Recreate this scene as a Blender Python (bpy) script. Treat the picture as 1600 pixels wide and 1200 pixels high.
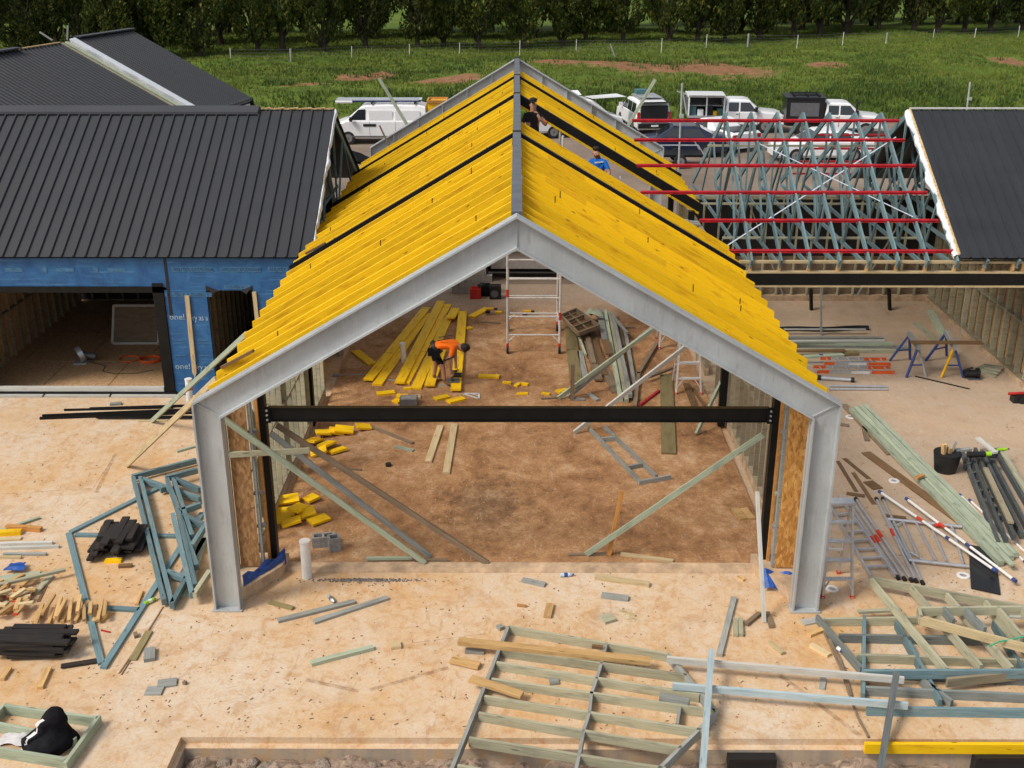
import bpy, bmesh, math, random
from mathutils import Vector, Matrix, Euler, noise as mnoise
random.seed(7)
S = bpy.context.scene
for o in list(bpy.data.objects): bpy.data.objects.remove(o)
COL = S.collection
R = math.radians
# ------------------------------------------------------------------ camera
FPX, PITCH, YAW = 1755.0, R(21.75), R(0.245)
CAM = Vector((0.0, -15.3, 9.95))
cd = bpy.data.cameras.new('camera'); cam = bpy.data.objects.new('camera', cd); COL.objects.link(cam)
cd.sensor_width = 36; cd.lens = 36*FPX/1600; cd.clip_end = 2000; cd.clip_start = .1
cam.location = CAM; cam.rotation_euler = (R(90)-PITCH, 0, YAW)
S.camera = cam
# ------------------------------------------------------------------ sky and sun (bright, hazy day)
SUN_DIR = Vector((-0.62, -0.36, 0.80)).normalized()
w = bpy.data.worlds.new('World'); S.world = w; w.use_nodes = True
nt = w.node_tree; bgn = nt.nodes['Background']
sky = nt.nodes.new('ShaderNodeTexSky'); sky.sky_type = 'NISHITA'; sky.sun_disc = False
sky.sun_elevation = math.asin(SUN_DIR.z); sky.sun_rotation = math.atan2(SUN_DIR.x, SUN_DIR.y)
sky.dust_density = 3.0; sky.air_density = 1.0; sky.ozone_density = 1.0
hs = nt.nodes.new('ShaderNodeHueSaturation'); hs.inputs['Saturation'].default_value = 0.42
nt.links.new(sky.outputs[0], hs.inputs['Color']); nt.links.new(hs.outputs[0], bgn.inputs[0])
bgn.inputs[1].default_value = 0.125
sl = bpy.data.lights.new('sun', 'SUN'); sl.energy = 2.0; sl.angle = R(15); sl.color = (1, .93, .82)
so = bpy.data.objects.new('sun', sl); COL.objects.link(so)
so.rotation_euler = (-SUN_DIR).to_track_quat('-Z', 'Y').to_euler(); so.location = SUN_DIR*60
vs = S.view_settings; vs.view_transform = 'Standard'; vs.look = 'None'; vs.exposure = 0.35; vs.gamma = 1.0
vs.use_curve_mapping = False
# ------------------------------------------------------------------ surveying helper: where does a sight line meet a known plane of the place
_RM = Euler((R(90)-PITCH, 0, YAW)).to_matrix()
def P(px, py, z=None, X=None, Y=None):
    d = _RM @ Vector(((px-800)/FPX, -(py-600)/FPX, -1))
    if X is not None: t = (X-CAM.x)/d.x
    elif Y is not None: t = (Y-CAM.y)/d.y
    else: t = ((z or 0)-CAM.z)/d.z
    return CAM + d*t
# ------------------------------------------------------------------ object helpers
ORG = {}
def V(*a): return Vector(a)
def thing(name, label, cat, loc=(0,0,0), group=None):
    o = bpy.data.objects.new(name, None); COL.objects.link(o); o.empty_display_size = .2
    o.location = loc; ORG[o] = Vector(loc); tag(o, label, cat, group); return o
def tag(o, label=None, cat=None, group=None, kind=None):
    if label: o['label'] = label
    if cat: o['category'] = cat
    if group: o['group'] = group
    if kind: o['kind'] = kind
    elif label and cat: o['kind'] = 'thing'
    return o
class MB:
    def __init__(s): s.v = []; s.f = []; s.uv = []; s.mi = []
    def poly(s, pts, uv=None, mi=0):
        pts = [Vector(p) for p in pts]; n0 = len(s.v); s.v += pts; s.f.append(list(range(n0, n0+len(pts)))); s.mi.append(mi)
        if uv is None:
            n = Vector((0,0,0))
            for i in range(len(pts)): n += pts[i].cross(pts[(i+1) % len(pts)])
            a = max(range(3), key=lambda k: abs(n[k])); k1, k2 = [(1,2),(0,2),(0,1)][a]
            uv = [(p[k1], p[k2]) for p in pts]
        s.uv.append(uv); return s
    def beam(s, a, b, w, h, up=(0,0,1), mi=0, center=True):
        a = Vector(a); b = Vector(b); d = (b-a); L = d.length; d.normalize(); up = Vector(up)
        sd = d.cross(up)
        if sd.length < 1e-3: sd = d.cross(Vector((0,1,0)))
        sd.normalize(); u = sd.cross(d).normalized()
        sx, uy = sd*(w/2), u*(h/2)
        if not center: a = a+uy; b = b+uy
        c = [a-sx-uy, a+sx-uy, a+sx+uy, a-sx+uy, b-sx-uy, b+sx-uy, b+sx+uy, b-sx+uy]
        v = 0
        for (i, j, k, l, ww) in ((0,1,5,4,w), (1,2,6,5,h), (2,3,7,6,w), (3,0,4,7,h)):
            s.poly([c[i], c[j], c[k], c[l]][::-1], [(0,v),(0,v+ww),(L,v+ww),(L,v)][::-1], mi); v += ww
        s.poly([c[0], c[1], c[2], c[3]], [(0,0),(w*.2,0),(w*.2,h),(0,h)], mi)
        s.poly([c[7], c[6], c[5], c[4]], [(0,0),(w*.2,0),(w*.2,h),(0,h)], mi)
        return s
    def box(s, lo, hi, mi=0):
        x0,y0,z0 = lo; x1,y1,z1 = hi
        c = [(x0,y0,z0),(x1,y0,z0),(x1,y1,z0),(x0,y1,z0),(x0,y0,z1),(x1,y0,z1),(x1,y1,z1),(x0,y1,z1)]
        for q in ((0,3,2,1),(4,5,6,7),(0,1,5,4),(1,2,6,5),(2,3,7,6),(3,0,4,7)): s.poly([c[i] for i in q], None, mi)
        return s
    def tube(s, a, b, r, n=8, r2=None, mi=0, caps=True):
        a = Vector(a); b = Vector(b); d = (b-a); L = d.length; d.normalize(); r2 = r if r2 is None else r2
        e = d.cross(Vector((0,0,1)))
        if e.length < 1e-3: e = Vector((1,0,0))
        e.normalize(); g = d.cross(e)
        A = [a+(e*math.cos(t)+g*math.sin(t))*r for t in [2*math.pi*i/n for i in range(n)]]
        Bq = [b+(e*math.cos(t)+g*math.sin(t))*r2 for t in [2*math.pi*i/n for i in range(n)]]
        for i in range(n):
            j = (i+1) % n
            s.poly([A[i], A[j], Bq[j], Bq[i]], [(0,i*.05),(0,i*.05+.05),(L,i*.05+.05),(L,i*.05)], mi)
        if caps: s.poly(A[::-1], None, mi); s.poly(Bq, None, mi)
        return s
    def path(s, pts, r, n=6, mi=0):
        for a, b in zip(pts[:-1], pts[1:]): s.tube(a, b, r, n, None, mi)
        return s
    def extr(s, poly, ax, a, b, mi=0):
        # extrude a 2-D outline along axis ax ('x','y','z') from a to b
        def m(p, t): return {'x': (t,p[0],p[1]), 'y': (p[0],t,p[1]), 'z': (p[0],p[1],t)}[ax]
        n = len(poly)
        s.poly([m(p,a) for p in poly], None, mi); s.poly([m(p,b) for p in poly][::-1], None, mi)
        for i in range(n):
            j = (i+1) % n; s.poly([m(poly[i],a), m(poly[i],b), m(poly[j],b), m(poly[j],a)], None, mi)
        return s
    def mesh(s, name, off=Vector((0,0,0)), smooth=None, weld=False):
        me = bpy.data.meshes.new(name)
        me.from_pydata([tuple(p-off) for p in s.v], [], s.f)
        ul = me.uv_layers.new(name='UVMap'); k = 0; buf = []
        for u in s.uv:
            for c in u: buf += [c[0], c[1]]
        ul.data.foreach_set('uv', buf)
        me.polygons.foreach_set('material_index', s.mi)
        if weld or smooth is not None:
            bm = bmesh.new(); bm.from_mesh(me); bmesh.ops.remove_doubles(bm, verts=bm.verts, dist=1e-4)
            bmesh.ops.recalc_face_normals(bm, faces=bm.faces); bm.to_mesh(me); bm.free()
        if smooth is not None:
            me.polygons.foreach_set('use_smooth', [True]*len(me.polygons)); me.set_sharp_from_angle(angle=R(smooth))
        me.update(); return me
    def build(s, name, mat, parent=None, label=None, cat=None, group=None, kind=None, smooth=None, weld=False):
        if parent is not None: off = ORG[parent]
        else:
            n = len(s.v); off = Vector((sum(p.x for p in s.v)/n, sum(p.y for p in s.v)/n, min(p.z for p in s.v)))
        me = s.mesh(name, off, smooth, weld)
        for m in (mat if isinstance(mat, (list, tuple)) else [mat]): me.materials.append(M[m])
        o = bpy.data.objects.new(name, me); COL.objects.link(o); ORG[o] = off.copy()
        if parent is not None: o.parent = parent
        else: o.location = off
        return tag(o, label, cat, group, kind)
def link(name, me, mat, parent, loc=(0,0,0), rot=(0,0,0), scale=(1,1,1)):
    """another object that shares a mesh; loc is in world space"""
    o = bpy.data.objects.new(name, me); COL.objects.link(o)
    if mat and not me.materials: me.materials.append(M[mat])
    off = ORG[parent] if parent is not None else Vector((0,0,0))
    o.location = Vector(loc)-off; o.rotation_euler = rot; o.scale = scale; ORG[o] = Vector(loc)
    if parent is not None: o.parent = parent
    return o
def copy_tree(o, parent=None):
    c = o.copy(); COL.objects.link(c); ORG[c] = ORG[o].copy()
    if parent is not None: c.parent = parent
    for ch in list(o.children): copy_tree(ch, c)
    return c
# ------------------------------------------------------------------ materials
M = {}
class NT:
    def __init__(s, name):
        m = bpy.data.materials.new(name); m.use_nodes = True; M[name] = m; s.m = m; s.t = m.node_tree; s.b = s.t.nodes['Principled BSDF']
    def n(s, typ, **k):
        nd = s.t.nodes.new('ShaderNode'+typ)
        for a, v in k.items():
            if isinstance(a, str) and a.startswith('i_'): nd.inputs[a[2:].replace('_', ' ')].default_value = v
            else: setattr(nd, a, v)
        return nd
    def l(s, a, b): s.t.links.new(a, b)
    def co(s, what='Object', scale=(1,1,1), loc=(0,0,0)):
        tc = s.n('TexCoord'); mp = s.n('Mapping'); mp.inputs['Scale'].default_value = scale; mp.inputs['Location'].default_value = loc
        s.l(tc.outputs[what], mp.inputs['Vector']); return mp.outputs[0]
    def pos(s, scale=(1,1,1)):
        g = s.n('NewGeometry'); mp = s.n('Mapping'); mp.inputs['Scale'].default_value = scale; s.l(g.outputs['Position'], mp.inputs['Vector']); return mp.outputs[0]
    def noise(s, vec, scale, detail=6, rough=.6, dist=0.0):
        x = s.n('TexNoise'); x.inputs['Scale'].default_value = scale; x.inputs['Detail'].default_value = detail
        x.inputs['Roughness'].default_value = rough; x.inputs['Distortion'].default_value = dist; s.l(vec, x.inputs['Vector']); return x.outputs['Fac']
    def ramp(s, fac, stops):
        r = s.n('ValToRGB'); e = r.color_ramp.elements
        while len(e) < len(stops): e.new(.5)
        for el, (p, c) in zip(e, stops): el.position = p; el.color = (c[0], c[1], c[2], 1) if hasattr(c, '__len__') else (c,c,c,1)
        s.l(fac, r.inputs[0]); return r.outputs[0]
    def mix(s, fac, a, b, mode='MIX'):
        x = s.n('Mix', data_type='RGBA', blend_type=mode)
        for sock, val in ((x.inputs[0], fac), (x.inputs[6], a), (x.inputs[7], b)):
            if hasattr(val, 'is_output'): s.l(val, sock)
            elif hasattr(val, '__len__'): sock.default_value = (val[0], val[1], val[2], 1)
            else: sock.default_value = val
        return x.outputs[2]
    def math(s, op, a, b=0.0, clamp=False):
        x = s.n('Math', operation=op, use_clamp=clamp)
        for i, v in enumerate((a, b)):
            if hasattr(v, 'is_output'): s.l(v, x.inputs[i])
            else: x.inputs[i].default_value = v
        return x.outputs[0]
    def bump(s, h, strength=.4, dist=.01):
        b = s.n('Bump'); b.inputs['Strength'].default_value = strength; b.inputs['Distance'].default_value = dist
        s.l(h, b.inputs['Height']); s.l(b.outputs[0], s.b.inputs['Normal'])
    def out(s, col=None, rough=.7, metal=0.0, spec=.4):
        if col is not None:
            if hasattr(col, 'is_output'): s.l(col, s.b.inputs['Base Color'])
            else: s.b.inputs['Base Color'].default_value = (*col, 1)
        if hasattr(rough, 'is_output'): s.l(rough, s.b.inputs['Roughness'])
        else: s.b.inputs['Roughness'].default_value = rough
        s.b.inputs['Metallic'].default_value = metal; s.b.inputs['Specular IOR Level'].default_value = spec
        return s.m
def lerp3(a, b, t): return tuple(a[i]+(b[i]-a[i])*t for i in range(3))
def wood(name, c, c2=None, dark=None, var=.35, stain=None, knots=True, rough=.75):
    n = NT(name); c2 = c2 or lerp3(c, (c[0]*.6, c[1]*.55, c[2]*.5), .8); dark = dark or (c[0]*.3, c[1]*.25, c[2]*.22)
    oi = n.n('ObjectInfo'); tc = n.n('TexCoord'); ad = n.n('Vector', ) if False else n.n('VectorMath', operation='ADD')
    cx = n.n('CombineXYZ'); n.l(n.math('MULTIPLY', oi.outputs['Random'], 37.0), cx.inputs[0]); n.l(n.math('MULTIPLY', oi.outputs['Random'], 91.0), cx.inputs[1])
    n.l(tc.outputs['UV'], ad.inputs[0]); n.l(cx.outputs[0], ad.inputs[1])
    def mp(sc):
        m = n.n('Mapping'); m.inputs['Scale'].default_value = sc; n.l(ad.outputs[0], m.inputs['Vector']); return m.outputs[0]
    g = n.noise(mp((2.2, 55, 1)), 1.0, 5, .65, .6)
    col = n.mix(n.ramp(g, [(.32, 0), (.7, 1)]), c2, c)
    b = n.noise(mp((1.3, 5, 1)), 1.6, 4, .6)
    col = n.mix(n.math('MULTIPLY', n.ramp(b, [(.5, 0), (.78, 1)]), .55), col, stain or dark)
    if knots:
        vo = n.n('TexVoronoi'); vo.inputs['Scale'].default_value = 1.0; n.l(mp((1.7, 9, 1)), vo.inputs['Vector'])
        col = n.mix(n.ramp(vo.outputs['Distance'], [(.05, .75), (.14, 0)]), col, dark)
    fac = n.math('ADD', n.math('MULTIPLY', oi.outputs['Random'], var), 1-var*.6)
    col = n.mix(1.0, col, (1,1,1), 'MULTIPLY'); hv = n.n('HueSaturation'); n.l(col, hv.inputs['Color']); n.l(fac, hv.inputs['Value'])
    n.bump(g, .25, .004); n.out(hv.outputs[0], rough, 0, .3)
def plain(name, c, rough=.6, metal=0.0, spec=.4, var=.12, scale=6, bump=.1):
    n = NT(name); f = n.noise(n.co('Object'), scale, 5, .65)
    col = n.mix(n.ramp(f, [(.3, 0), (.75, 1)]), tuple(x*(1-var*2) for x in c), tuple(min(1, x*(1+var)) for x in c))
    if bump: n.bump(f, bump, .01)
    n.out(col, rough, metal, spec)
wood('pine', (.68,.44,.19)); wood('pine_pale', (.66,.53,.31)); wood('pine_orange', (.58,.28,.08))
wood('treated', (.46,.435,.30), (.29,.285,.20), (.09,.08,.055)); wood('treated_green', (.47,.51,.37), (.29,.35,.26), (.09,.10,.07)); wood('mid_wood', (.25,.27,.255), (.13,.15,.145), (.06,.065,.06), var=.45); wood('slate_wood', (.115,.125,.125), (.06,.07,.07), (.03,.03,.03), var=.5); wood('pale_blue_wood', (.45,.52,.53), (.30,.39,.42), (.12,.22,.27), stain=(.16,.30,.36))
wood('blue_wood', (.175,.265,.285), (.08,.145,.165), (.035,.055,.065), stain=(.26,.27,.24), var=.5); wood('grey_wood', (.36,.365,.335), (.22,.23,.215), (.09,.09,.08))
wood('old_wood', (.27,.20,.13), (.17,.12,.08), (.07,.05,.03)); wood('stud', (.34,.29,.19), (.24,.20,.13), (.10,.08,.05))
wood('dark_board', (.030,.026,.024), (.018,.015,.014), (.08,.045,.03), var=.5, knots=False); wood('brown_board', (.22,.13,.06), (.15,.085,.04))
wood('white_wood', (.55,.54,.50), (.42,.42,.38), (.25,.24,.2))
wood('olive_board', (.27,.22,.10), (.19,.15,.07))
# yellow laminated beams: stamped, scuffed, dirty in patches
def yellow(name, dirt):
    n = NT(name); oi = n.n('ObjectInfo'); tc = n.n('TexCoord'); ad = n.n('VectorMath', operation='ADD'); cx = n.n('CombineXYZ')
    n.l(n.math('MULTIPLY', oi.outputs['Random'], 53.0), cx.inputs[0]); n.l(n.math('MULTIPLY', oi.outputs['Random'], 17.0), cx.inputs[1])
    n.l(tc.outputs['UV'], ad.inputs[0]); n.l(cx.outputs[0], ad.inputs[1])
    def mp(sc):
        m = n.n('Mapping'); m.inputs['Scale'].default_value = sc; n.l(ad.outputs[0], m.inputs['Vector']); return m.outputs[0]
    g = n.noise(mp((3, 40, 1)), 1.0, 5, .6, .4)
    col = n.mix(n.ramp(g, [(.3, 0), (.72, 1)]), (.84,.50,.001), (.95,.60,.002))
    b = n.noise(mp((1.1, 7, 1)), 1.5, 5, .62)
    col = n.mix(n.math('MULTIPLY', n.ramp(b, [(.53, 0), (.70, 1)]), dirt), col, (.56,.26,.005))
    vo = n.n('TexVoronoi'); vo.inputs['Scale'].default_value = 1.0; n.l(mp((2.2, 8, 1)), vo.inputs['Vector'])
    col = n.mix(n.ramp(vo.outputs['Distance'], [(.05, .85), (.12, 0)]), col, (.22,.10,.008))
    ux = n.n('SeparateXYZ'); n.l(ad.outputs[0], ux.inputs[0]); fr = n.math('FRACT', n.math('MULTIPLY', ux.outputs[0], .27))
    col = n.mix(n.math('MULTIPLY', n.math('LESS_THAN', fr, .0055), n.math('GREATER_THAN', oi.outputs['Random'], .45)), col, (.05,.025,.004))
    pa = n.math('MULTIPLY', n.math('LESS_THAN', n.math('FRACT', n.math('MULTIPLY', ux.outputs[0], .131)), .11), n.math('GREATER_THAN', oi.outputs['Random'], .8)); col = n.mix(n.math('MULTIPLY', pa, .3), col, (.40,.20,.01))
    hv = n.n('HueSaturation'); n.l(col, hv.inputs['Color']); n.l(n.math('ADD', n.math('MULTIPLY', oi.outputs['Random'], .26), .84), hv.inputs['Value'])
    n.bump(g, .2, .003); n.out(hv.outputs[0], .6, 0, .35)
yellow('yellow', .8); yellow('yellow_dirty', 1.0); wood('yellow_edge', (.88,.56,.02), (.84,.50,.01), (.45,.25,.02), var=.2, knots=False)
# galvanised steel
n = NT('galv'); v = n.n('TexVoronoi'); n.l(n.co('Object', (1,1,1)), v.inputs['Vector']); v.inputs['Scale'].default_value = 26
f = n.noise(n.co('Object', (1,1,1)), .9, 5, .55); sp = n.mix(.07, f, v.outputs['Color'], 'MIX')
col = n.mix(n.ramp(sp, [(.3, 0), (.68, 1)]), (.38,.40,.405), (.50,.525,.53))
st = n.noise(n.co('Object', (3,3,.7)), 3.0, 5, .7); col = n.mix(n.math('MULTIPLY', n.ramp(st, [(.55, 0), (.70, 1)]), .45), col, (.25,.24,.22)); dr = n.noise(n.co('Object', (9,9,.8)), 2.0, 5, .7); col = n.mix(n.math('MULTIPLY', n.ramp(dr, [(.55, 0), (.72, 1)]), .35), col, (.66,.68,.68))
n.bump(f, .08, .01); n.out(col, n.ramp(f, [(.3, .38), (.7, .6)]), .3, .5)
plain('ridge_grey', (.115,.125,.145), .55, 0, .4, .15, 3); plain('black_steel', (.007,.007,.007), .5, 0, .25, .3, 4)
plain('alu', (.55,.56,.58), .35, .55, .5, .1, 9); plain('alu_white', (.66,.65,.63), .5, .1, .5, .12, 9)
plain('red_steel', (.42,.010,.018), .5, 0, .4, .25, 5); plain('orange_plastic', (.75,.11,.015), .5); plain('red_tape', (.62,.045,.02), .5)
plain('white_pvc', (.74,.72,.69), .4, 0, .5, .06); plain('white_strap', (.52,.57,.63), .5, 0, .4, .05); plain('blue_plastic', (.02,.085,.36), .45, 0, .4, .3, 9)
plain('black_plastic', (.015,.015,.016), .5); plain('rubber', (.018,.018,.018), .8); plain('trestle_blue', (.035,.065,.22), .45)
plain('yellow_paint', (.75,.42,.01), .5); plain('lime', (.33,.62,.02), .5); plain('cloth_black', (.012,.012,.015), .9, 0, .1, .3, 7, .4)
plain('cloth_white', (.62,.60,.60), .9, 0, .1); plain('foil_white', (.74,.77,.80), .35, .1, .5, .1, 14, .8); plain('wool', (.66,.47,.24), .95, 0, .1, .3, 24, .9)
plain('screen_dark', (.03,.035,.035), .25, 0, .6); plain('teal_thing', (.06,.16,.17), .5); plain('red_tool', (.45,.02,.015), .5)
plain('skin', (.42,.22,.14), .6, 0, .3, .05); plain('hair', (.02,.014,.010), .8); plain('hivis', (.92,.17,.008), .7, 0, .2, .1)
plain('shorts_black', (.013,.013,.014), .9, 0, .1); plain('shirt_blue', (.01,.13,.50), .8, 0, .2); plain('shirt_black', (.017,.017,.018), .85, 0, .2)
plain('boots', (.22,.13,.065), .8); plain('concrete_block', (.31,.30,.29), .9, 0, .2, .2, 20, .4); plain('rope_green', (.05,.45,.25), .6)
# roofing steel
def roofing(name, c, rough=.5):
    n = NT(name); f = n.noise(n.pos((.25,.8,.8)), 2.0, 5, .6); f2 = n.noise(n.pos((6,1,1)), 1.5, 4, .6)
    oi = n.n('ObjectInfo'); col = n.mix(f, tuple(x*.82 for x in c), tuple(x*1.16 for x in c)); col = n.mix(n.math('MULTIPLY', f2, .3), col, tuple(x*1.3+.01 for x in c))
    hv = n.n('HueSaturation'); n.l(col, hv.inputs['Color']); n.l(n.math('ADD', n.math('MULTIPLY', oi.outputs['Random'], .14), .93), hv.inputs['Value'])
    n.out(hv.outputs[0], n.ramp(f, [(.3, rough-.06), (.7, rough+.1)]), 0, .42)
roofing('roof_black', (.024,.026,.031), .55); roofing('roof_flash', (.036,.038,.045), .5)
# blue building wrap
n = NT('wrap'); f = n.noise(n.pos((1,1,1)), 2.2, 5, .6, .8); f2 = n.noise(n.pos((.6,1,9)), 2.0, 4, .6)
col = n.mix(n.ramp(f, [(.35, 0), (.75, 1)]), (.014,.078,.22), (.032,.145,.33)); col = n.mix(n.math('MULTIPLY', n.ramp(f2, [(.56, 0), (.7, 1)]), .5), col, (.09,.24,.42))
n.bump(f, .7, .03); n.out(col, .5, 0, .4)
plain('wrap_print', (.42,.55,.66), .6, 0, .3, .3, 12, 0); plain('wrap_print_faint', (.06,.17,.31), .6, 0, .3, .2, 12, 0); plain('wrap_ink', (.012,.06,.16), .6, 0, .3, .1, 12, 0)
# oriented strand board
def osb(name, c1, c2, c3):
    n = NT(name); v = n.n('TexVoronoi'); n.l(n.co('Object', (30,30,11)), v.inputs['Vector']); v.inputs['Scale'].default_value = 1.0
    f = n.noise(n.co('Object', (1,1,1)), 14, 6, .7, 1.5); x = n.n('SeparateColor'); n.l(v.outputs['Color'], x.inputs[0])
    col = n.ramp(n.mix(.5, x.outputs[0], f), [(.25, c1), (.55, c2), (.8, c3)])
    n.bump(v.outputs['Distance'], .25, .01); n.out(col, .75, 0, .3)
osb('osb_bright', (.36,.15,.035), (.58,.28,.07), (.72,.42,.14)); osb('osb_worn_shaded', (.20,.10,.04), (.33,.18,.075), (.42,.25,.12)); osb('osb_floor', (.36,.21,.10), (.48,.30,.155), (.55,.37,.21))
# far things
plain('tyre', (.02,.02,.02), .85); plain('rim', (.35,.35,.36), .35, .6); plain('car_white', (.78,.79,.80), .25, 0, .6, .03, 2, 0); plain('car_navy', (.012,.017,.045), .25, 0, .6, .1, 2, 0)
plain('car_black', (.012,.012,.013), .35, 0, .5, .1, 3, 0); plain('car_grey', (.12,.12,.13), .4, 0, .5); plain('lamp_red', (.5,.02,.015), .3); plain('lamp_clear', (.7,.7,.66), .15)
n = NT('glass_dark'); n.out((.015,.02,.025), .06, 0, .8)
wood('bark', (.075,.055,.04), (.045,.033,.025), (.02,.015,.012), knots=False)
def foliage(name, a, b, c, sc=.9):
    n = NT(name); f = n.noise(n.co('Object'), sc, 5, .65); g = n.n('NewGeometry'); oi = n.n('ObjectInfo')
    col = n.mix(n.ramp(f, [(.35, 0), (.68, 1)]), a, b); col = n.mix(n.ramp(g.outputs['Random Per Island'], [(.45, 0), (1, .8)]), col, c)
    hv = n.n('HueSaturation'); n.l(col, hv.inputs['Color']); n.l(n.math('ADD', n.math('MULTIPLY', oi.outputs['Random'], .5), .75), hv.inputs['Value'])
    tr = n.n('BsdfTranslucent'); n.l(hv.outputs[0], tr.inputs[0]); n.out(hv.outputs[0], .65, 0, .25)
    ms = n.n('MixShader'); ms.inputs[0].default_value = .22; o = n.t.nodes['Material Output']
    n.l(n.b.outputs[0], ms.inputs[1]); n.l(tr.outputs[0], ms.inputs[2]); n.l(ms.outputs[0], o.inputs[0])
foliage('leaf_dark', (.030,.050,.013), (.070,.098,.020), (.23,.22,.035)); foliage('grass_blade', (.060,.115,.016), (.15,.19,.024), (.21,.20,.06), .11); foliage('weed', (.045,.085,.016), (.085,.14,.024), (.15,.19,.04), .2)
# ================================================================== SETTING: ground, slab, hall floor, yard, paddock
def nz(x, y, s, o=0.0): return mnoise.noise(Vector((x*s+o, y*s-o*.7, o*1.3)))
def nz3(x, y, s, o=0.0): return nz(x,y,s,o)+.5*nz(x,y,s*2.1,o+3)+.25*nz(x,y,s*4.3,o+7)

def grit(n, col, p, lo, hi):
    # fine grit, drag scratches and scuffs
    g = n.noise(p, 26, 7, .8); col = n.mix(1.0, col, n.ramp(g, [(.30, (lo,lo,lo)), (.70, (hi,hi,hi))]), 'MULTIPLY')
    for ang, sc_, th in ((.5, 1.0, .60), (-.75, 1.3, .61), (1.35, .8, .62)):
        mp = n.n('Mapping'); mp.inputs['Rotation'].default_value = (0,0,ang); mp.inputs['Scale'].default_value = (sc_*9, sc_*1.6, 1); n.l(p, mp.inputs['Vector'])
        s_ = n.noise(mp.outputs[0], 1.0, 6, .7, .8); col = n.mix(n.math('MULTIPLY', n.ramp(s_, [(th, 0), (th+.05, 1)]), .33), col, (.34,.17,.075) if ang > 0 else (.62,.52,.41))
    return col
# slab concrete: pale concrete under a skin of orange clay dust
n = NT('slab'); p = n.pos()
a = n.noise(p, .32, 7, .62, .5); b = n.noise(n.pos((1.2,.8,1)), 1.1, 9, .74, .7); c = n.noise(p, 5.5, 8, .78, .5); d = n.noise(p, 42, 3, .6)
dust = n.ramp(n.math('ADD', n.math('MULTIPLY', a, .50), n.math('ADD', n.math('MULTIPLY', b, .36), n.math('MULTIPLY', c, .22))), [(.43, 0), (.64, 1)])
col = n.mix(dust, (.62,.515,.395), (.58,.355,.165))
d0 = n.noise(p, 2.3, 9, .8, .9); col = n.mix(n.math('MULTIPLY', n.ramp(d0, [(.51, 0), (.61, 1)]), .5), col, (.46,.245,.10)); col = n.mix(n.math('MULTIPLY', n.ramp(n.noise(n.pos((1.3,.7,1)), .8, 8, .75, .6), [(.55, 0), (.68, 1)]), .55), col, (.62,.53,.43))
col = n.mix(n.math('MULTIPLY', n.ramp(c, [(.52, 0), (.63, 1)]), .4), col, (.45,.245,.105))
sx = n.n('SeparateXYZ'); n.l(p, sx.inputs[0])
far = n.math('MULTIPLY', n.math('MULTIPLY', n.math('ADD', sx.outputs[0], -2.0), .2, True), n.math('MULTIPLY', n.math('ADD', sx.outputs[1], .5), .22, True), True)
back = n.math('MULTIPLY', n.math('ADD', sx.outputs[1], -13.0), .4, True)
col = n.mix(n.math('MULTIPLY', n.math('MAXIMUM', far, back), .72), col, n.mix(n.ramp(a, [(.35, 0), (.65, 1)]), (.33,.25,.18), (.46,.35,.26)))
col = n.mix(n.math('MULTIPLY', n.ramp(n.noise(p, 1.1, 5, .7), [(.55, 0), (.72, 1)]), .28), col, (.27,.16,.09))
vo = n.n('TexVoronoi'); vo.inputs['Scale'].default_value = 2.6; n.l(p, vo.inputs['Vector'])
col = n.mix(n.ramp(vo.outputs['Distance'], [(.015, .6), (.03, 0)]), col, (.17,.09,.045))
v2 = n.n('TexVoronoi'); v2.inputs['Scale'].default_value = 9; n.l(n.pos((1,.6,1)), v2.inputs['Vector'])
col = n.mix(n.math('MULTIPLY', n.ramp(v2.outputs['Distance'], [(.03, .7), (.08, 0)]), n.ramp(a, [(.52, 0), (.62, 1)])), col, (.22,.10,.04))
# marks where planks lay on the wet clay
def strip_mark(n, col, pts, wdt, colr, amt=.6):
    for (x0,y0,x1,y1) in pts:
        dx, dy = x1-x0, y1-y0; L = math.hypot(dx,dy); ux, uy = dx/L, dy/L
        u = n.math('ADD', n.math('MULTIPLY', sx.outputs[0], ux), n.math('MULTIPLY', sx.outputs[1], uy)); v = n.math('ADD', n.math('MULTIPLY', sx.outputs[0], -uy), n.math('MULTIPLY', sx.outputs[1], ux))
        uc, vc = (x0+x1)/2*ux+(y0+y1)/2*uy, -(x0+x1)/2*uy+(y0+y1)/2*ux
        mu = n.math('LESS_THAN', n.math('ABSOLUTE', n.math('ADD', u, -uc)), L/2); mv = n.math('LESS_THAN', n.math('ABSOLUTE', n.math('ADD', n.math('ADD', v, -vc), n.math('MULTIPLY', n.math('ADD', c, -.5), .06))), wdt/2)
        col = n.mix(n.math('MULTIPLY', n.math('MULTIPLY', mu, mv), n.math('MULTIPLY', n.ramp(c, [(.38, .2), (.6, 1)]), amt)), col, colr)
    return col
def mk(*q): return [(*P(a,b).xy, *P(c_,d_).xy) for (a,b,c_,d_) in q]
col = strip_mark(n, col, mk((478,1062,560,1080),(578,1078,700,1043),(1308,722,1340,770),(1320,718,1362,750),(1210,1048,1345,1150),(150,770,180,710),(190,1050,250,960)), .075, (.20,.10,.055))
# saw cuts in the slab
col = strip_mark(n, col, mk((0,772,145,763),(145,763,182,708),(640,1005,760,990),(0,838,60,832)), .012, (.16,.09,.05), .8)
col = grit(n, col, p, .84, 1.12)
n.bump(n.math('ADD', n.math('MULTIPLY', c, .5), n.math('MULTIPLY', d, .3)), .3, .012); n.out(col, .85, 0, .25)
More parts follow.
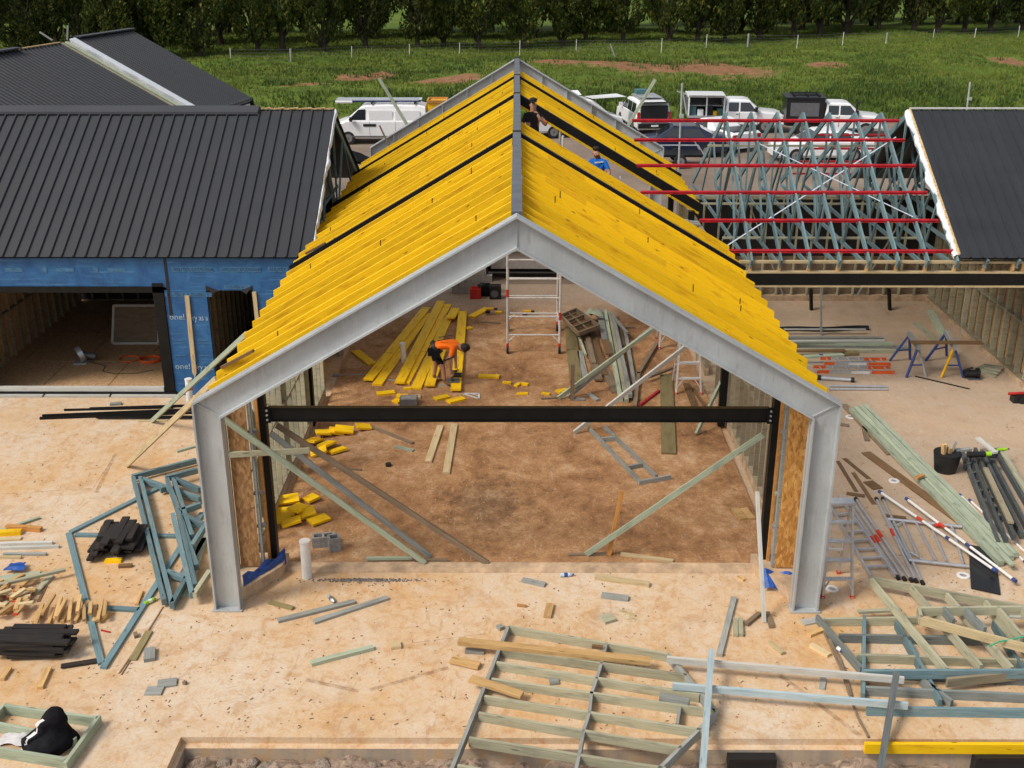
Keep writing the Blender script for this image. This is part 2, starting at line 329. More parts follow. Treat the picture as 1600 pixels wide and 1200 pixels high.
# trodden clay over the hall's floor
n = NT('clay_floor'); p = n.pos()
a = n.noise(p, .55, 7, .65, .6); b = n.noise(n.pos((1,.8,1)), 3.2, 10, .8, .25); c = n.noise(p, 19, 5, .7)
f = n.math('ADD', n.math('MULTIPLY', a, .5), n.math('MULTIPLY', b, .5))
col = n.ramp(f, [(.37, (.17,.082,.037)), (.46, (.32,.165,.075)), (.53, (.43,.24,.115)), (.61, (.56,.37,.22))])
sx = n.n('SeparateXYZ'); n.l(p, sx.inputs[0])
back = n.math('MULTIPLY', n.math('ADD', sx.outputs[1], -14.2), .5, True)
col = n.mix(n.math('MULTIPLY', back, .85), col, n.mix(a, (.30,.225,.165), (.42,.33,.25)))
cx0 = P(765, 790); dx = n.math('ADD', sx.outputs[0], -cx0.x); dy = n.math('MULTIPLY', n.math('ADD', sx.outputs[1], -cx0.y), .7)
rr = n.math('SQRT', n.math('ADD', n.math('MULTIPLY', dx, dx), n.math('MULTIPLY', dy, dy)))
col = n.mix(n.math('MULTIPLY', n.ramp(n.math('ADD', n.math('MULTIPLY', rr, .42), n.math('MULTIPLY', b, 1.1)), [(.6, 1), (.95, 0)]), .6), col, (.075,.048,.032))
col = grit(n, col, p, .62, 1.3)
n.bump(n.math('ADD', b, n.math('MULTIPLY', c, .4)), .6, .025); n.out(col, .92, 0, .2)
# yard gravel
n = NT('yard'); p = n.pos(); a = n.noise(p, .22, 6, .65); b = n.noise(p, 7, 5, .7)
col = n.mix(n.ramp(a, [(.35, 0), (.65, 1)]), (.17,.13,.10), (.28,.215,.165)); col = n.mix(n.math('MULTIPLY', n.ramp(b, [(.5, 0), (.7, 1)]), .35), col, (.09,.07,.055))
n.bump(b, .5, .03); n.out(col, .95, 0, .2)
# paddock: grass with bare earth
n = NT('paddock'); p = n.pos(); a = n.noise(p, .16, 6, .65); b = n.noise(p, 1.7, 6, .7); at = n.n('Attribute', attribute_name='bare')
col = n.mix(n.ramp(a, [(.36, 0), (.64, 1)]), (.060,.11,.015), (.13,.18,.026)); col = n.mix(n.math('MULTIPLY', n.ramp(b, [(.42, 0), (.7, 1)]), .5), col, (.085,.10,.02))
e = n.mix(n.ramp(b, [(.35, 0), (.65, 1)]), (.16,.075,.035), (.30,.16,.085))
ex = n.n('SeparateColor'); n.l(at.outputs['Color'], ex.inputs[0])
col = n.mix(n.ramp(n.math('ADD', ex.outputs[0], n.math('MULTIPLY', n.math('ADD', b, -.5), .7)), [(.42, 0), (.58, 1)]), col, e)
n.bump(b, .8, .08); n.out(col, .95, 0, .15)
# rubble below the slab edge
n = NT('rubble'); p = n.pos(); b = n.noise(p, 6, 7, .75, .8); col = n.ramp(b, [(.35, (.10,.07,.05)), (.5, (.36,.26,.19)), (.66, (.55,.42,.32))])
n.bump(b, 1.0, .06); n.out(col, .95, 0, .2)
plain('stone', (.30,.24,.19), .95, 0, .2, .35, 5, .7); plain('kerb_concrete', (.54,.385,.25), .9, 0, .2, .22, 4, .4); plain('gravel_grey', (.26,.23,.21), .95, 0, .2, .4, 30, .3)

n = NT('edge_concrete'); a = n.noise(n.pos((1.6,1,.25)), 1.6, 6, .65, .5); b = n.noise(n.pos((1,1,2)), 9, 6, .7)
col = n.ramp(a, [(.38, (.30,.25,.20)), (.52, (.40,.31,.22)), (.62, (.46,.28,.13)), (.7, (.33,.29,.25))]); col = n.mix(n.math('MULTIPLY', n.ramp(b, [(.55, 0), (.7, 1)]), .5), col, (.15,.11,.08)); n.bump(b, .4, .01); n.out(col, .9, 0, .2)
SLAB_Y0, SLAB_XL = -3.12, -4.48
# ground: one sheet out to the horizon
m = MB()
ys = [-60,-20,-8,-4,-2,0,14,17.9,18.4,30,60,120,400,1500]; xs = [-1500,-400,-60,-30,-15,0,15,30,60,400,1500]
gz = lambda x, y: -.55 if y < 14 else (-.55+(y-14)/4*.5 if y < 18 else -.05)
for i in range(len(ys)-1):
    for j in range(len(xs)-1):
        m.poly([(xs[j+a],ys[i+b],gz(0,ys[i+b])) for a,b in ((0,0),(1,0),(1,1),(0,1))])
tag(m.build('ground', 'yard', weld=True), kind='structure')
# concrete slab with its stepped front edge
m = MB()
out = [(-32,-9),(SLAB_XL-.12,-9),(SLAB_XL,SLAB_Y0),(32,SLAB_Y0),(32,17.8),(-32,17.8)]
m.poly([(x,y,0) for x,y in out])
for (x0,y0),(x1,y1) in zip(out, out[1:]+out[:1]): m.poly([(x0,y0,-.10),(x1,y1,-.10),(x1,y1,0),(x0,y0,0)])
out2 = [(-32,-9),(SLAB_XL-.06,-9),(SLAB_XL+.06,SLAB_Y0-.09),(32,SLAB_Y0-.09),(32,17.8),(-32,17.8)]
for i in (1,2):
    (x0,y0),(x1,y1) = out[i], out[i+1]; (a0,b0),(a1,b1) = out2[i], out2[i+1]
    m.poly([(a0,b0,-.11),(a1,b1,-.11),(x1,y1,-.10),(x0,y0,-.10)]); m.poly([(a0,b0,-.6),(a1,b1,-.6),(a1,b1,-.11),(a0,b0,-.11)],None,1)
slab = tag(m.build('concrete_slab', ['slab','edge_concrete']), kind='structure')
# hall floor + threshold kerb
m = MB(); m.box((-4.32,1.25,.002),(4.42,17.75,.05)); tag(m.build('hall_floor', 'clay_floor'), kind='structure')
m = MB()
for i in range(24):
    x0 = -4.0+i*(8.05/24); x1 = x0+8.05/24; y0 = .94
    y1 = .93+random.uniform(-.02,.02)
    m.poly([(x0,y0+.16,.075),(x1,y0+.16,.075),(x1,1.27,.08),(x0,1.27,.08)]); m.poly([(x0,y0+.13,.002),(x1,y0+.13,.002),(x1,y0+.16,.075),(x0,y0+.16,.075)]); m.poly([(x1,1.27,.0),(x0,1.27,.0),(x0,1.27,.09),(x1,1.27,.09)])
tag(m.build('threshold_kerb', 'kerb_concrete', weld=True), kind='structure')
# rubble strip in the pit in front of the slab
m = MB(); N = 60; Mm = 12
def rz(x, y): return -.31+.13*nz3(x,y,1.3,5)+.08*nz3(x,y,4,9)
pts = [[(SLAB_XL+.02+i*(30.0/N) if i else SLAB_XL-.05, -9+j*((SLAB_Y0-.1+9)/Mm)) for i in range(N+1)] for j in range(Mm+1)]
N2 = 160
for j in range(26):
    for i in range(N2):
        q = []
        for a, b in ((0,0),(1,0),(1,1),(0,1)):
            x = -4.52+(i+a)*(14.0/N2); y = -5.2+(j+b)*(2.05/26); q.append((x,y,rz(x,y)))
        m.poly(q)
tag(m.build('rubble_bed', 'rubble', smooth=60), kind='structure')
def rock_mesh(seed, mat='stone'):
    rg = random.Random(seed); bm = bmesh.new(); bmesh.ops.create_icosphere(bm, subdivisions=2, radius=1)
    for v in bm.verts:
        k = 1+.35*mnoise.noise(v.co*1.3+Vector((seed*7.1,0,0)))+.12*mnoise.noise(v.co*3.1+Vector((0,seed*3.3,0))); v.co *= k; v.co.z *= .7
    me = bpy.data.meshes.new('rock'); bm.to_mesh(me); bm.free(); me.materials.append(M[mat]); return me
RK = [rock_mesh(i) for i in range(4)]
rspots = [(352,1192,.10,'leftmost rounded stone beside the pit wall'),(395,1190,.085,'angular reddish stone in the rubble below slab edge'),(505,1194,.12,'broad dark stone in the rubble below slab edge'),(412,1198,.09,'stone beside the angular reddish one in rubble'),(1065-480,1196,.08,'small lone stone in rubble below the middle of the slab edge'),(705,1194,.09,'dark stone close to the foot of the big wall frame')]
for i,(x,y,r,lb) in enumerate(rspots):
    q = P(x,y,-.28); o = link('rock', RK[i % 4], None, None, (q.x,q.y,q.z-.02), (0,0,i*1.3), (r*1.2,r,r)); tag(o, lb, 'stone', 'stones in the rubble')
# ------------------------------------------------------------------ paddock terrain
EX = [(1060,118,200,21),(690,138,95,10),(470,150,60,8),(1575,108,45,12),(860,112,60,9),(560,133,40,7),(1290,116,40,6),(600,128,40,6)]
EXW = [(P(a,b), abs(P(a+c,b).x-P(a,b).x), abs(P(a,b-d).y-P(a,b+d).y)/2) for a,b,c,d in EX]
def bare(x, y):
    t = .62*max(0, nz3(x,y,.06,31))-.12
    for q, rx, ry in EXW:
        k = math.hypot((x-q.x)/rx, (y-q.y)/ry); t = max(t, 1-k*.75)
    return max(0, min(1, t+.25*nz3(x,y,.25,2)))
def tz(x, y):
    e = 51+1.5*nz(x,0,.08,4); k = max(0, min(1, (y-e)/6)); k = k*k*(3-2*k)
    return -.12+k*(.75+.45*nz3(x,y,.07,11)+.18*nz3(x,y,.35,3))
m = MB(); VX = [-75+i*1.25 for i in range(121)]; VY = [46+i*.9 for i in range(60)]+[100+i*3.5 for i in range(14)]+[160,220,400,1200]
verts = []; faces = []; bv = []
for y in VY:
    for x in VX:
        xx = x if y < 150 else x*(1+(y-150)/60); verts.append((xx,y,tz(xx,y) if y < 140 else .6+.02*(y-140))); bv.append(bare(xx,y))
W = len(VX)
for j in range(len(VY)-1):
    for i in range(W-1): faces.append((j*W+i, j*W+i+1, (j+1)*W+i+1, (j+1)*W+i))
me = bpy.data.meshes.new('paddock'); me.from_pydata(verts, [], faces); me.polygons.foreach_set('use_smooth', [True]*len(faces)); me.materials.append(M['paddock'])
ca = me.color_attributes.new('bare', 'FLOAT_COLOR', 'POINT')
for i, t in enumerate(bv): ca.data[i].color = (t,t,t,1)
pad = bpy.data.objects.new('paddock', me); COL.objects.link(pad); tag(pad, kind='structure')
# grass: blades in tufts, nobody could count them
def blades(name, mat, spots, label, cat):
    vs_, fs = [], []
    for (x,y,z,h,nb,sp) in spots:
        for k in range(nb):
            a = random.uniform(0,6.283); r = random.uniform(0,sp); bx, by = x+r*math.cos(a), y+r*math.sin(a); hh = h*random.uniform(.5,1.15); le = random.uniform(0,.5)*hh; wd = random.uniform(.03,.075)*(.6+h)
            t = random.uniform(0,3.14); ux, uy = math.cos(t)*wd, math.sin(t)*wd; i = len(vs_)
            vs_ += [(bx-ux,by-uy,z-.05),(bx+ux,by+uy,z-.05),(bx+ux*.6+le*math.cos(a)*.5,by+uy*.6+le*math.sin(a)*.5,z+hh*.6),(bx+le*math.cos(a),by+le*math.sin(a),z+hh)]
            fs += [(i,i+1,i+2),(i,i+2,i+3)]
    me = bpy.data.meshes.new(name); me.from_pydata(vs_, [], fs); me.materials.append(M[mat]); o = bpy.data.objects.new(name, me); COL.objects.link(o); return tag(o, label, cat, None, 'stuff')
sp = []
for k in range(42000):
    y = 50+(random.random()**.8)*58; hwx = .52*(y+15.3)
    x = random.uniform(-hwx, hwx)
    if bare(x,y)+random.uniform(-.15,.15) > .42 or y < 51.2+1.5*nz(x,0,.08,4): continue
    q = .5+.5*nz3(x,y,.12,21); sp.append((x,y,tz(x,y),.12+.16*max(0,q)*random.uniform(.5,1.5),5,.32))
blades('grass', 'grass_blade', sp, 'long green grass covering the paddock behind the parked vehicles', 'grass')
sp = []
for (px,py,wx,dy,cnt) in [(840,190,60,16,70),(640,175,80,8,50),(900,175,70,20,160),(1000,150,120,10,90),(1300,165,120,18,260),(1480,170,100,20,230),(760,150,90,12,60),(470,165,80,6,50),(620,122,30,5,16),(1380,120,70,14,120),(1150,140,70,8,70),(430,140,40,5,40),(1000,165,330,16,420),(1400,150,200,22,420),(700,158,160,10,160),(1100,98,400,10,220),(600,115,200,8,120)]:
    for k in range(cnt):
        q = P(px+random.gauss(0,wx*.5), py+random.gauss(0,dy*.5), .4)
        if q.y < 51: continue
        sp.append((q.x,q.y,tz(q.x,q.y),random.uniform(.15,.42),12,.6))
blades('weeds', 'weed', sp, 'taller dark green weeds growing on the earth bank', 'weeds')
# ================================================================== THE HALL under construction
HW, ZE, ZA, DEP = 4.78, 3.56, 6.37, .41
SL = math.atan2(ZA-ZE, HW); cs, sn = math.cos(SL), math.sin(SL)
hall = thing('gable_hall', 'half-built gable hall with galvanised end frame and yellow rafters', 'building', (0,0,0))
def portal(y, name_parent, fw=.22, dep=DEP, cleats=False):
    """steel portal: outer line base-knee-apex-knee-base, inner line offset by dep; web in the plane, flanges across it"""
    zi_a = ZA-dep/cs; xi = HW-dep; zi_k = zi_a-xi*math.tan(SL)
    for s in (-1, 1):
        for kind in ('column', 'rafter'):
            if kind == 'column': o0, o1, i0, i1 = (s*HW,0.03), (s*HW,ZE), (s*xi,0.03), (s*xi,zi_k)
            else: o0, o1, i0, i1 = (s*HW,ZE), (0,ZA), (s*xi,zi_k), (0,zi_a)
            m = MB(); m.extr([o0,o1,i1,i0], 'y', y-.006, y+.006)
            par = m.build('galvanised_'+kind, 'galv', hall)
            for (a, b, sg) in ((o0,o1,1), (i0,i1,-1)):
                a, b = Vector(a), Vector(b); oo = [Vector(o0),Vector(o1)]; ii = [Vector(i0),Vector(i1)]
                t = .028
                # flange = thin slab just outside/inside the line, mitred toward the opposite line
                ea = (Vector(i0)-Vector(o0)).normalized()*sg; eb = (Vector(i1)-Vector(o1)).normalized()*sg
                ka = t/abs(ea.dot(Vector((-(b-a).y, (b-a).x)).normalized())); kb = t/abs(eb.dot(Vector((-(b-a).y, (b-a).x)).normalized()))
                m = MB(); m.extr([tuple(a),tuple(b),tuple(b+eb*kb),tuple(a+ea*ka)], 'y', y-fw/2, y+fw/2); m.build('flange', 'galv', par, weld=True)
            # mitre plate / weld at the knee
            if kind == 'rafter':
                m = MB(); a, b = Vector((o0[0],y,o0[1])), Vector((i0[0],y,i0[1])); m.beam(a, b, .022, .045, up=(0,1,0)); m.build('weld_seam', 'galv', par)
                if s == 1:
                    m = MB(); m.beam((0,y,ZA-.02), (0,y,zi_a+.02), .02, .05, up=(0,1,0)); m.build('weld_seam', 'galv', par)
                if cleats:
                    for k in range(1, 6):
                        t = k/6; A = Vector((s*HW*t, y-fw*.25, ZA-HW*t*math.tan(SL)-.03)); m = MB()
                        m.extr([(A.x-.01,A.z-.30),(A.x+.01,A.z-.30),(A.x+.01,A.z-.02),(A.x-.01,A.z-.02)], 'y', y-fw*.48, y-.008); m.build('stiffener', 'galv', par)
            else:
                m = MB(); m.box((min(o0[0],i0[0])-.03,y-.14,.004),(max(o0[0],i0[0])+.03,y+.14,.028)); m.build('base_plate', 'galv', par)
portal(0.0, 'front'); 
YB = [7.1, 12.9, 16.8]; YEND = 21.5
portal(YEND, 'back', cleats=True)
# black steel rafters
def slope_beam(name, mat, y, w, dep, s, x_out, zoff=0.0, x_in=.09):
    # top of beam lies zoff below the outer roof line
    m = MB(); n_ = Vector((s*sn,0,cs)); a = Vector((s*x_in, y, ZA-x_in*math.tan(SL)-zoff)); b = Vector((s*x_out, y, ZA-x_out*math.tan(SL)-zoff))
    a -= n_*dep/2; b -= n_*dep/2
    m.beam(a, b, w, dep, up=n_); return m
for y in YB:
    for s in (-1, 1):
        m = slope_beam('x','black_steel', y, .10, .21, s, 4.70 if s < 0 else 4.72, -.02); m.build('black_steel_rafter', 'black_steel', hall)
        m = MB(); m.beam((s*4.45,y,.05),(s*4.45,y,3.45),.15,.15); m.build('black_steel_post', 'black_steel', hall)
# ridge beam in lengths
for a, b in zip([.12]+YB, YB+[YEND-.1]):
    m = MB(); m.box((-.078,a+.05,ZA-.30),(.078,b-.05,ZA+.005)); r = m.build('ridge_beam', 'ridge_grey', hall)
    m = MB(); m.box((-.085,b-.05,ZA-.2),(.085,b+.05,ZA+.02)); m.build('ridge_joint', 'black_steel', r)
# yellow laminated rafters on edge: every one a part
proto = {}
def plumb_rafter(s, x0, x1, w_, dep):
    # ends cut plumb; grain runs along the slope
    m = MB(); zt = lambda x: ZA-x*math.tan(SL)-.012; dz = dep/cs; L_ = (x1-x0)/cs
    q = [(x0,zt(x0)),(x1,zt(x1)),(x1,zt(x1)-dz),(x0,zt(x0)-dz)]
    for sg in (-1,1): m.poly([(s*x,sg*w_/2,z) for x,z in (q if sg*s < 0 else q[::-1])], [(0,dep),(L_,dep),(L_,0),(0,0)] if sg*s < 0 else [(0,0),(L_,0),(L_,dep),(0,dep)])
    for k,(a,b,mi) in enumerate(((q[0],q[1],1),(q[1],q[2],0),(q[2],q[3],0),(q[3],q[0],0))):
        l_ = math.hypot(a[0]-b[0],a[1]-b[1]); m.poly([(s*a[0],-w_/2,a[1]),(s*b[0],-w_/2,b[1]),(s*b[0],w_/2,b[1]),(s*a[0],w_/2,a[1])], [(0,.5),(l_,.5),(l_,.5+w_),(0,.5+w_)], mi)
    return m
rr_ = random.Random(3)
for s in (-1, 1):
    for k in range(3):
        L = [4.66, 4.70, 4.68][k]
        sb = plumb_rafter(s, .09, L, .046, .29); proto[s,k] = sb.mesh('rafter'); proto[s,k].materials.append(M['yellow']); proto[s,k].materials.append(M['yellow_edge'])
def bay(s, y0, y1, n_, skip=()):
    for i in range(n_):
        y = y0+(i+.5)*(y1-y0)/n_
        if i in skip: continue
        o = link('yellow_rafter', proto[s, rr_.randrange(3)], None, hall, (rr_.uniform(-.012,.012)*1.0, y+rr_.uniform(-.02,.02), rr_.uniform(-.010,.006)))
        o.rotation_euler = (rr_.uniform(-.012,.012), rr_.uniform(-.002,.002), rr_.uniform(-.003,.003))
for s in (-1, 1):
    bay(s, .16, YB[0]-.1, 11); bay(s, YB[0]+.1, YB[1]-.1, 9, () if s < 0 else tuple(range(3,9))); bay(s, YB[1]+.1, YB[2]-.1, 6); bay(s, YB[2]+.1, 18.75, 3)
# short packer nailed on the roof near the left knee, second one on the eave
for (a, b, lb) in (((346,574),(396,548),'left'), ((478,396),(508,380),'up')):
    def on_roof(px,py):
        d = P(px,py,0)-CAM; # meet the left roof plane z = ZA + x*tan
        t = (ZA+.03-CAM.z+CAM.x*math.tan(SL))/(d.z-d.x*math.tan(SL)); return CAM+d*t
    m = MB(); m.beam(on_roof(*a), on_roof(*b), .06, .04, up=(-sn,0,cs)); m.build('batten', 'brown_board', hall)
# front opening: black posts, beam, jamb studs, strand board nibs
for s, xb in ((-1,-4.06), (1,4.14)):
    m = MB(); m.box((xb-.05,1.15,.09),(xb+.05,1.31,3.52)); po = m.build('black_steel_post', 'black_steel', hall)
    m = MB(); m.box((min(xb+s*.055,xb+s*.10),1.10,.20),(max(xb+s*.055,xb+s*.10),1.22,3.42)); m.build('jamb_timber', 'pine_orange', hall)
    xo0, xo1 = (-4.56,-4.24) if s < 0 else (4.28,4.72)
    zt0, zt1 = (3.05,3.26) if s < 0 else (3.24,3.02)
    m = MB(); m.extr([(xo0,.24),(xo1,.24),(xo1,zt1),(xo0,zt0)], 'y', .86, .875); m.build('strand_board', 'osb_worn_shaded' if s < 0 else 'osb_bright', hall)  # left board: weathered brown, with the column's shade put into its colour
    for (xs_, mt) in (((-4.62,'treated_green'),(-4.20,'grey_wood')) if s < 0 else ((4.25,'grey_wood'),(4.50,'stud'))):
        m = MB(); m.box((xs_-.022,.88,.24),(xs_+.022,.97,3.2 if abs(xs_) > 4.4 else 3.3)); m.build('stud', mt, hall)
    if s < 0:
        m = MB(); m.box((-4.64,.78,.24),(-4.595,.855,3.1)); m.build('stud', 'treated_green', hall)
        m = MB(); m.beam((-4.63,.82,2.30),(-3.3,.95,2.32),.045,.09); m.build('nogging', 'treated', hall)
    for z in (.9,1.5,2.6):
        a, b = sorted((xb+s*.10, xo1 if s < 0 else xo0)); m = MB(); m.box((a-.03,.98,z),(b+.03,1.07,z+.045)); m.build('nogging', 'grey_wood', hall)
    # plinth
    if s < 0: pl = [(-4.40,.14),(-4.36,.22),(-3.90,.92),(-3.86,1.35),(-4.8,1.35),(-4.8,.14)]
    else: pl = [(4.02,.92),(4.40,.24),(4.40,.14),(4.86,.14),(4.86,1.35),(3.98,1.35)]
    m = MB(); m.extr(pl, 'z', .0, .215); m.build('plinth', 'kerb_concrete', hall)
m = MB(); yb = 1.18
m.box((-3.97,yb+.085,2.72),(4.04,yb+.095,2.96)); m.box((-3.97,yb-.005,2.948),(4.04,yb+.085,2.962)); m.box((-3.97,yb-.005,2.718),(4.04,yb+.085,2.732)); m.box((-3.97,yb+.02,2.734),(4.04,yb+.04,2.946))
tb = m.build('black_steel_beam', 'black_steel', hall)
for s, x in ((-1,-3.985),(1,4.055)):
    m = MB(); m.box((x-.05,yb-.012,2.70),(x+.05,yb+.005,2.98)); cl = m.build('end_cleat', 'black_steel', tb)
    for z in (2.76,2.84,2.92):
        m = MB(); m.tube((x,yb-.013,z),(x,yb-.035,z),.018,8); m.build('bolt', 'alu', tb)
# plinth membrane
def rag(name, label, cx, cy, z, sx_, sy_, mat='blue_plastic', h=.12, seed=1, parent=None, cat='membrane'):
    m = MB(); N = 9; g = []
    for j in range(N):
        row = []
        for i in range(N):
            u, v = i/(N-1)-.5, j/(N-1)-.5; k = 1+.35*nz(u*3,v*3,1,seed)
            row.append((cx+u*sx_*k*(1-.4*v), cy+v*sy_*k, z+h*(.55+.9*nz3(u*2,v*2,1.1,seed+.5))*(1-.9*max(abs(u),abs(v))**2*2)))
        g.append(row)
    for j in range(N-1):
        for i in range(N-1): m.poly([g[j][i],g[j][i+1],g[j+1][i+1],g[j+1][i]])
    return m.build(name, mat, parent, label, cat, smooth=80)
m = MB(); m.poly([(-4.33,.50,.22),(-4.02,.85,.22),(-3.86,1.18,.36),(-3.98,1.0,.24),(-4.2,.62,.30)]); 
for t in range(8):
    a, b = t/8, (t+1)/8; l = lambda q: V(-4.36+.52*q, .30+.86*q, .20)
    h0, h1 = .10+.16*abs(math.sin(a*7+1)), .10+.16*abs(math.sin(b*7+1)); m.poly([l(a)+V(-.02,-.05,-.06), l(b)+V(-.02,-.05,-.06), l(b)+V(-.05,.04,h1*.8), l(a)+V(-.05,.04,h0*.8)])
m.build('plastic_membrane', 'blue_plastic', hall)
q = P(1212,908,.1); m = MB()
for t in range(8):
    a, b = t/8, (t+1)/8; l = lambda q: V(4.05+.60*q, .60-.10*q, .16-.03*q)
    m.poly([l(a)+V(0,-.10,-.10+.04*math.sin(a*9)), l(b)+V(0,-.10,-.10+.04*math.sin(b*9)), l(b)+V(-.02,.20,.09+.03*math.sin(b*11)), l(a)+V(-.02,.20,.09+.03*math.sin(a*11))])
m.build('plastic_membrane', 'blue_plastic', hall)
# side walls: plates, studs, diagonal braces
for s, xw, y0, y1 in ((-1,-4.47,1.5,8.8), (1,4.62,2.0,8.8), (-1,-4.47,11.5,16.5), (1,4.62,10.2,16.5)):
    m = MB(); m.box((xw-.05,y0,.002),(xw+.05,y1,.20)); m.build('wall_kerb', 'kerb_concrete', hall)
    m = MB(); m.box((xw-.045,y0,.20),(xw+.045,y1,.245)); m.build('bottom_plate', 'stud', hall)
    m = MB(); m.box((xw-.045,y0,3.12),(xw+.045,y1,3.165)); m.build('top_plate', 'stud', hall)
    y = y0+.02; sme = MB().box((-.045,-.022,.245),(.045,.022,3.12)).mesh('stud'); sme.materials.append(M['stud' if s > 0 else 'treated'])
    while y < y1:
        link('stud', sme, None, hall, (xw,y,0)); y += .45
    m = MB(); m.box((xw-.04,y0+.05,1.6),(xw+.04,y1-.05,1.645)); m.build('nogging', 'stud', hall)
# white plastic sheet and blue wrap scraps behind the left studs
for a,b in ((2.2,2.9),(4.4,4.8),(6.6,7.1)): MB().box((-4.545,a,.3),(-4.53,b,2.4)).build('lining_or_shade_sheet', 'white_wood', hall)
# pale corner post at the wall opening on the left
m = MB(); q = P(503,598,.06); m.box((q.x-.05,q.y,.05),(q.x+.07,q.y+.12,3.0)); m.build('corner_post', 'pine_orange', hall)
# ================================================================== SIDE WINGS
def PP(px, py, p0, nrm):
    d = P(px,py,0)-CAM; nrm = Vector(nrm); return CAM+d*((Vector(p0)-CAM).dot(nrm)/d.dot(nrm))
YW, YR, YK = 8.9, 13.25, 17.6           # wing: front wall, ridge, back wall
ZEV, ZRG = 3.40, 5.90
AL = math.atan2(ZRG-ZEV, YR-YW)
RP0, RPN = Vector((0,YW,ZEV)), Vector((0,-math.sin(AL),math.cos(AL)))
PAN = .262
def pan_mesh(name, length):
    m = MB(); prof = [(0,0),(.205,0),(.217,.042),(.243,.042),(.262,0)]
    e = Vector((0,math.cos(AL),math.sin(AL))); nn = Vector((0,-math.sin(AL),math.cos(AL)))
    for (x0,h0),(x1,h1) in zip(prof[:-1], prof[1:]):
        a, b = Vector((x0,0,0))+nn*h0, Vector((x1,0,0))+nn*h1
        m.poly([a,b,b+e*length,a+e*length], [(0,x0),(0,x1),(length,x1),(length,x0)])
    m.poly([Vector((.205,0,0)), Vector((.262,0,0)), Vector((.243,0,0))+nn*.042, Vector((.217,0,0))+nn*.042])
    me = m.mesh(name); me.materials.append(M['roof_black']); return me
RL = math.hypot(YR-YW+.12, (YR-YW+.12)*math.tan(AL))
panm = pan_mesh('roof_pan', RL)
def wing_roof(parent, x0, x1):
    n_ = int(round((x1-x0)/PAN))
    for i in range(n_):
        x = x0+i*PAN
        link('roof_sheet', panm, None, parent, (x, YW-.12, ZEV-.12*math.tan(AL)+.02))
        link('roof_sheet', panm, None, parent, (x+PAN, YK+.12, ZEV-.12*math.tan(AL)+.02), (0,0,math.pi))
    m = MB()  # black underlay just below the sheets
    for s_, ye in ((1,YW-.10),(-1,YK+.10)): m.poly([(x0,ye,ZEV-.08),(x1,ye,ZEV-.08),(x1,YR,ZRG-.03),(x0,YR,ZRG-.03)])
    m.build('roof_underlay', 'black_plastic', parent)
def ridge_cap(parent, x0, x1):
    m = MB(); h = .065
    for s_ in (-1, 1):
        m.poly([(x0,YR,ZRG+h+.06),(x1,YR,ZRG+h+.06),(x1,YR+s_*.22,ZRG+h+.06-.22*math.tan(AL)),(x0,YR+s_*.22,ZRG+h+.06-.22*math.tan(AL))])
        m.poly([(x0,YR+s_*.22,ZRG+h+.06-.22*math.tan(AL)),(x1,YR+s_*.22,ZRG+h+.06-.22*math.tan(AL)),(x1,YR+s_*.225,ZRG+h-.22*math.tan(AL)),(x0,YR+s_*.225,ZRG+h-.22*math.tan(AL))])
    m.poly([(x1,YR-.22,ZRG+h-.07),(x1,YR+.22,ZRG+h-.07),(x1,YR,ZRG+h+.06)])
    m.build('ridge_cap', 'roof_flash', parent)
def frayed(parent, x, side, mat, wd, seed, zof=.02, name='insulation_edge', thick=.05):
    """torn blanket edge along the front verge"""
    m = MB(); N = 46; rg = random.Random(seed); pr = None
    for i in range(N+1):
        t = i/N; y = YW-.05+t*(YR-YW+.05); z = ZEV+(y-YW)*math.tan(AL)+zof
        o = wd*(.65+.5*mnoise.noise(Vector((t*9,seed,0)))+.35*mnoise.noise(Vector((t*27,seed,3)))); dz = -.05*mnoise.noise(Vector((t*14,seed,9)))
        cur = [V(x,y,z+.01), V(x+side*o*.6,y,z+thick*.5+dz*.5), V(x+side*o,y,z-.02+dz), V(x+side*o*.95,y,z-thick-.03)]
        if pr:
            for k in range(3): m.poly([pr[k],pr[k+1],cur[k+1],cur[k]])
        pr = cur
    return m.build(name, mat, parent, smooth=50)
tcnt = [0]
def truss(parent, x, mat='blue_wood', ov=.12):
    e_ = .05 if ov > 0 else -.2; m = MB(); m.beam((x,YW-e_,3.14),(x,YK+e_,3.14),.045,.09); t = m.build('roof_truss', mat, parent)
    def mem(nm, a, b, h=.09, dx=0): MB().beam((x+dx,a[0],a[1]),(x+dx,b[0],b[1]),.042,h).build(nm, mat, t)
    k = math.tan(AL)
    zt = lambda y: ZEV+(min(y,2*YR-y)-YW)*k-.10
    mem('top_chord', (YW-ov,zt(YW-ov)), (YR,zt(YR)), .15, .003); mem('top_chord', (YK+ov,zt(YK+ov)), (YR,zt(YR)), .15, -.003)
    q = [(YW+1.45), (YW+2.9), YR, (YK-2.9), (YK-1.45)]
    for a, b in (((q[0]+.5,3.16),(q[0]+.1,zt(q[0]+.1))), ((q[0]+.5,3.16),(q[1]+.2,zt(q[1]+.2))), ((YR,3.16),(q[1]+.2,zt(q[1]+.2))), ((YR,zt(YR)),(YR,3.16)), ((YR,3.16),(q[3],zt(q[3]))), ((q[4],3.16),(q[3],zt(q[3])))):
        mem('web', a, b, .06)
    return t
def text_mesh(body, size, ext=0.0):
    cu = bpy.data.curves.new('lettering', 'FONT'); cu.body = body; cu.size = size; cu.align_x = 'LEFT'; cu.resolution_u = 2
    o = bpy.data.objects.new('tmp', cu); COL.objects.link(o); dg = bpy.context.evaluated_depsgraph_get(); dg.update()
    me = bpy.data.meshes.new_from_object(o.evaluated_get(dg)); bpy.data.objects.remove(o); me.name = 'lettering'; me.materials.clear(); return me
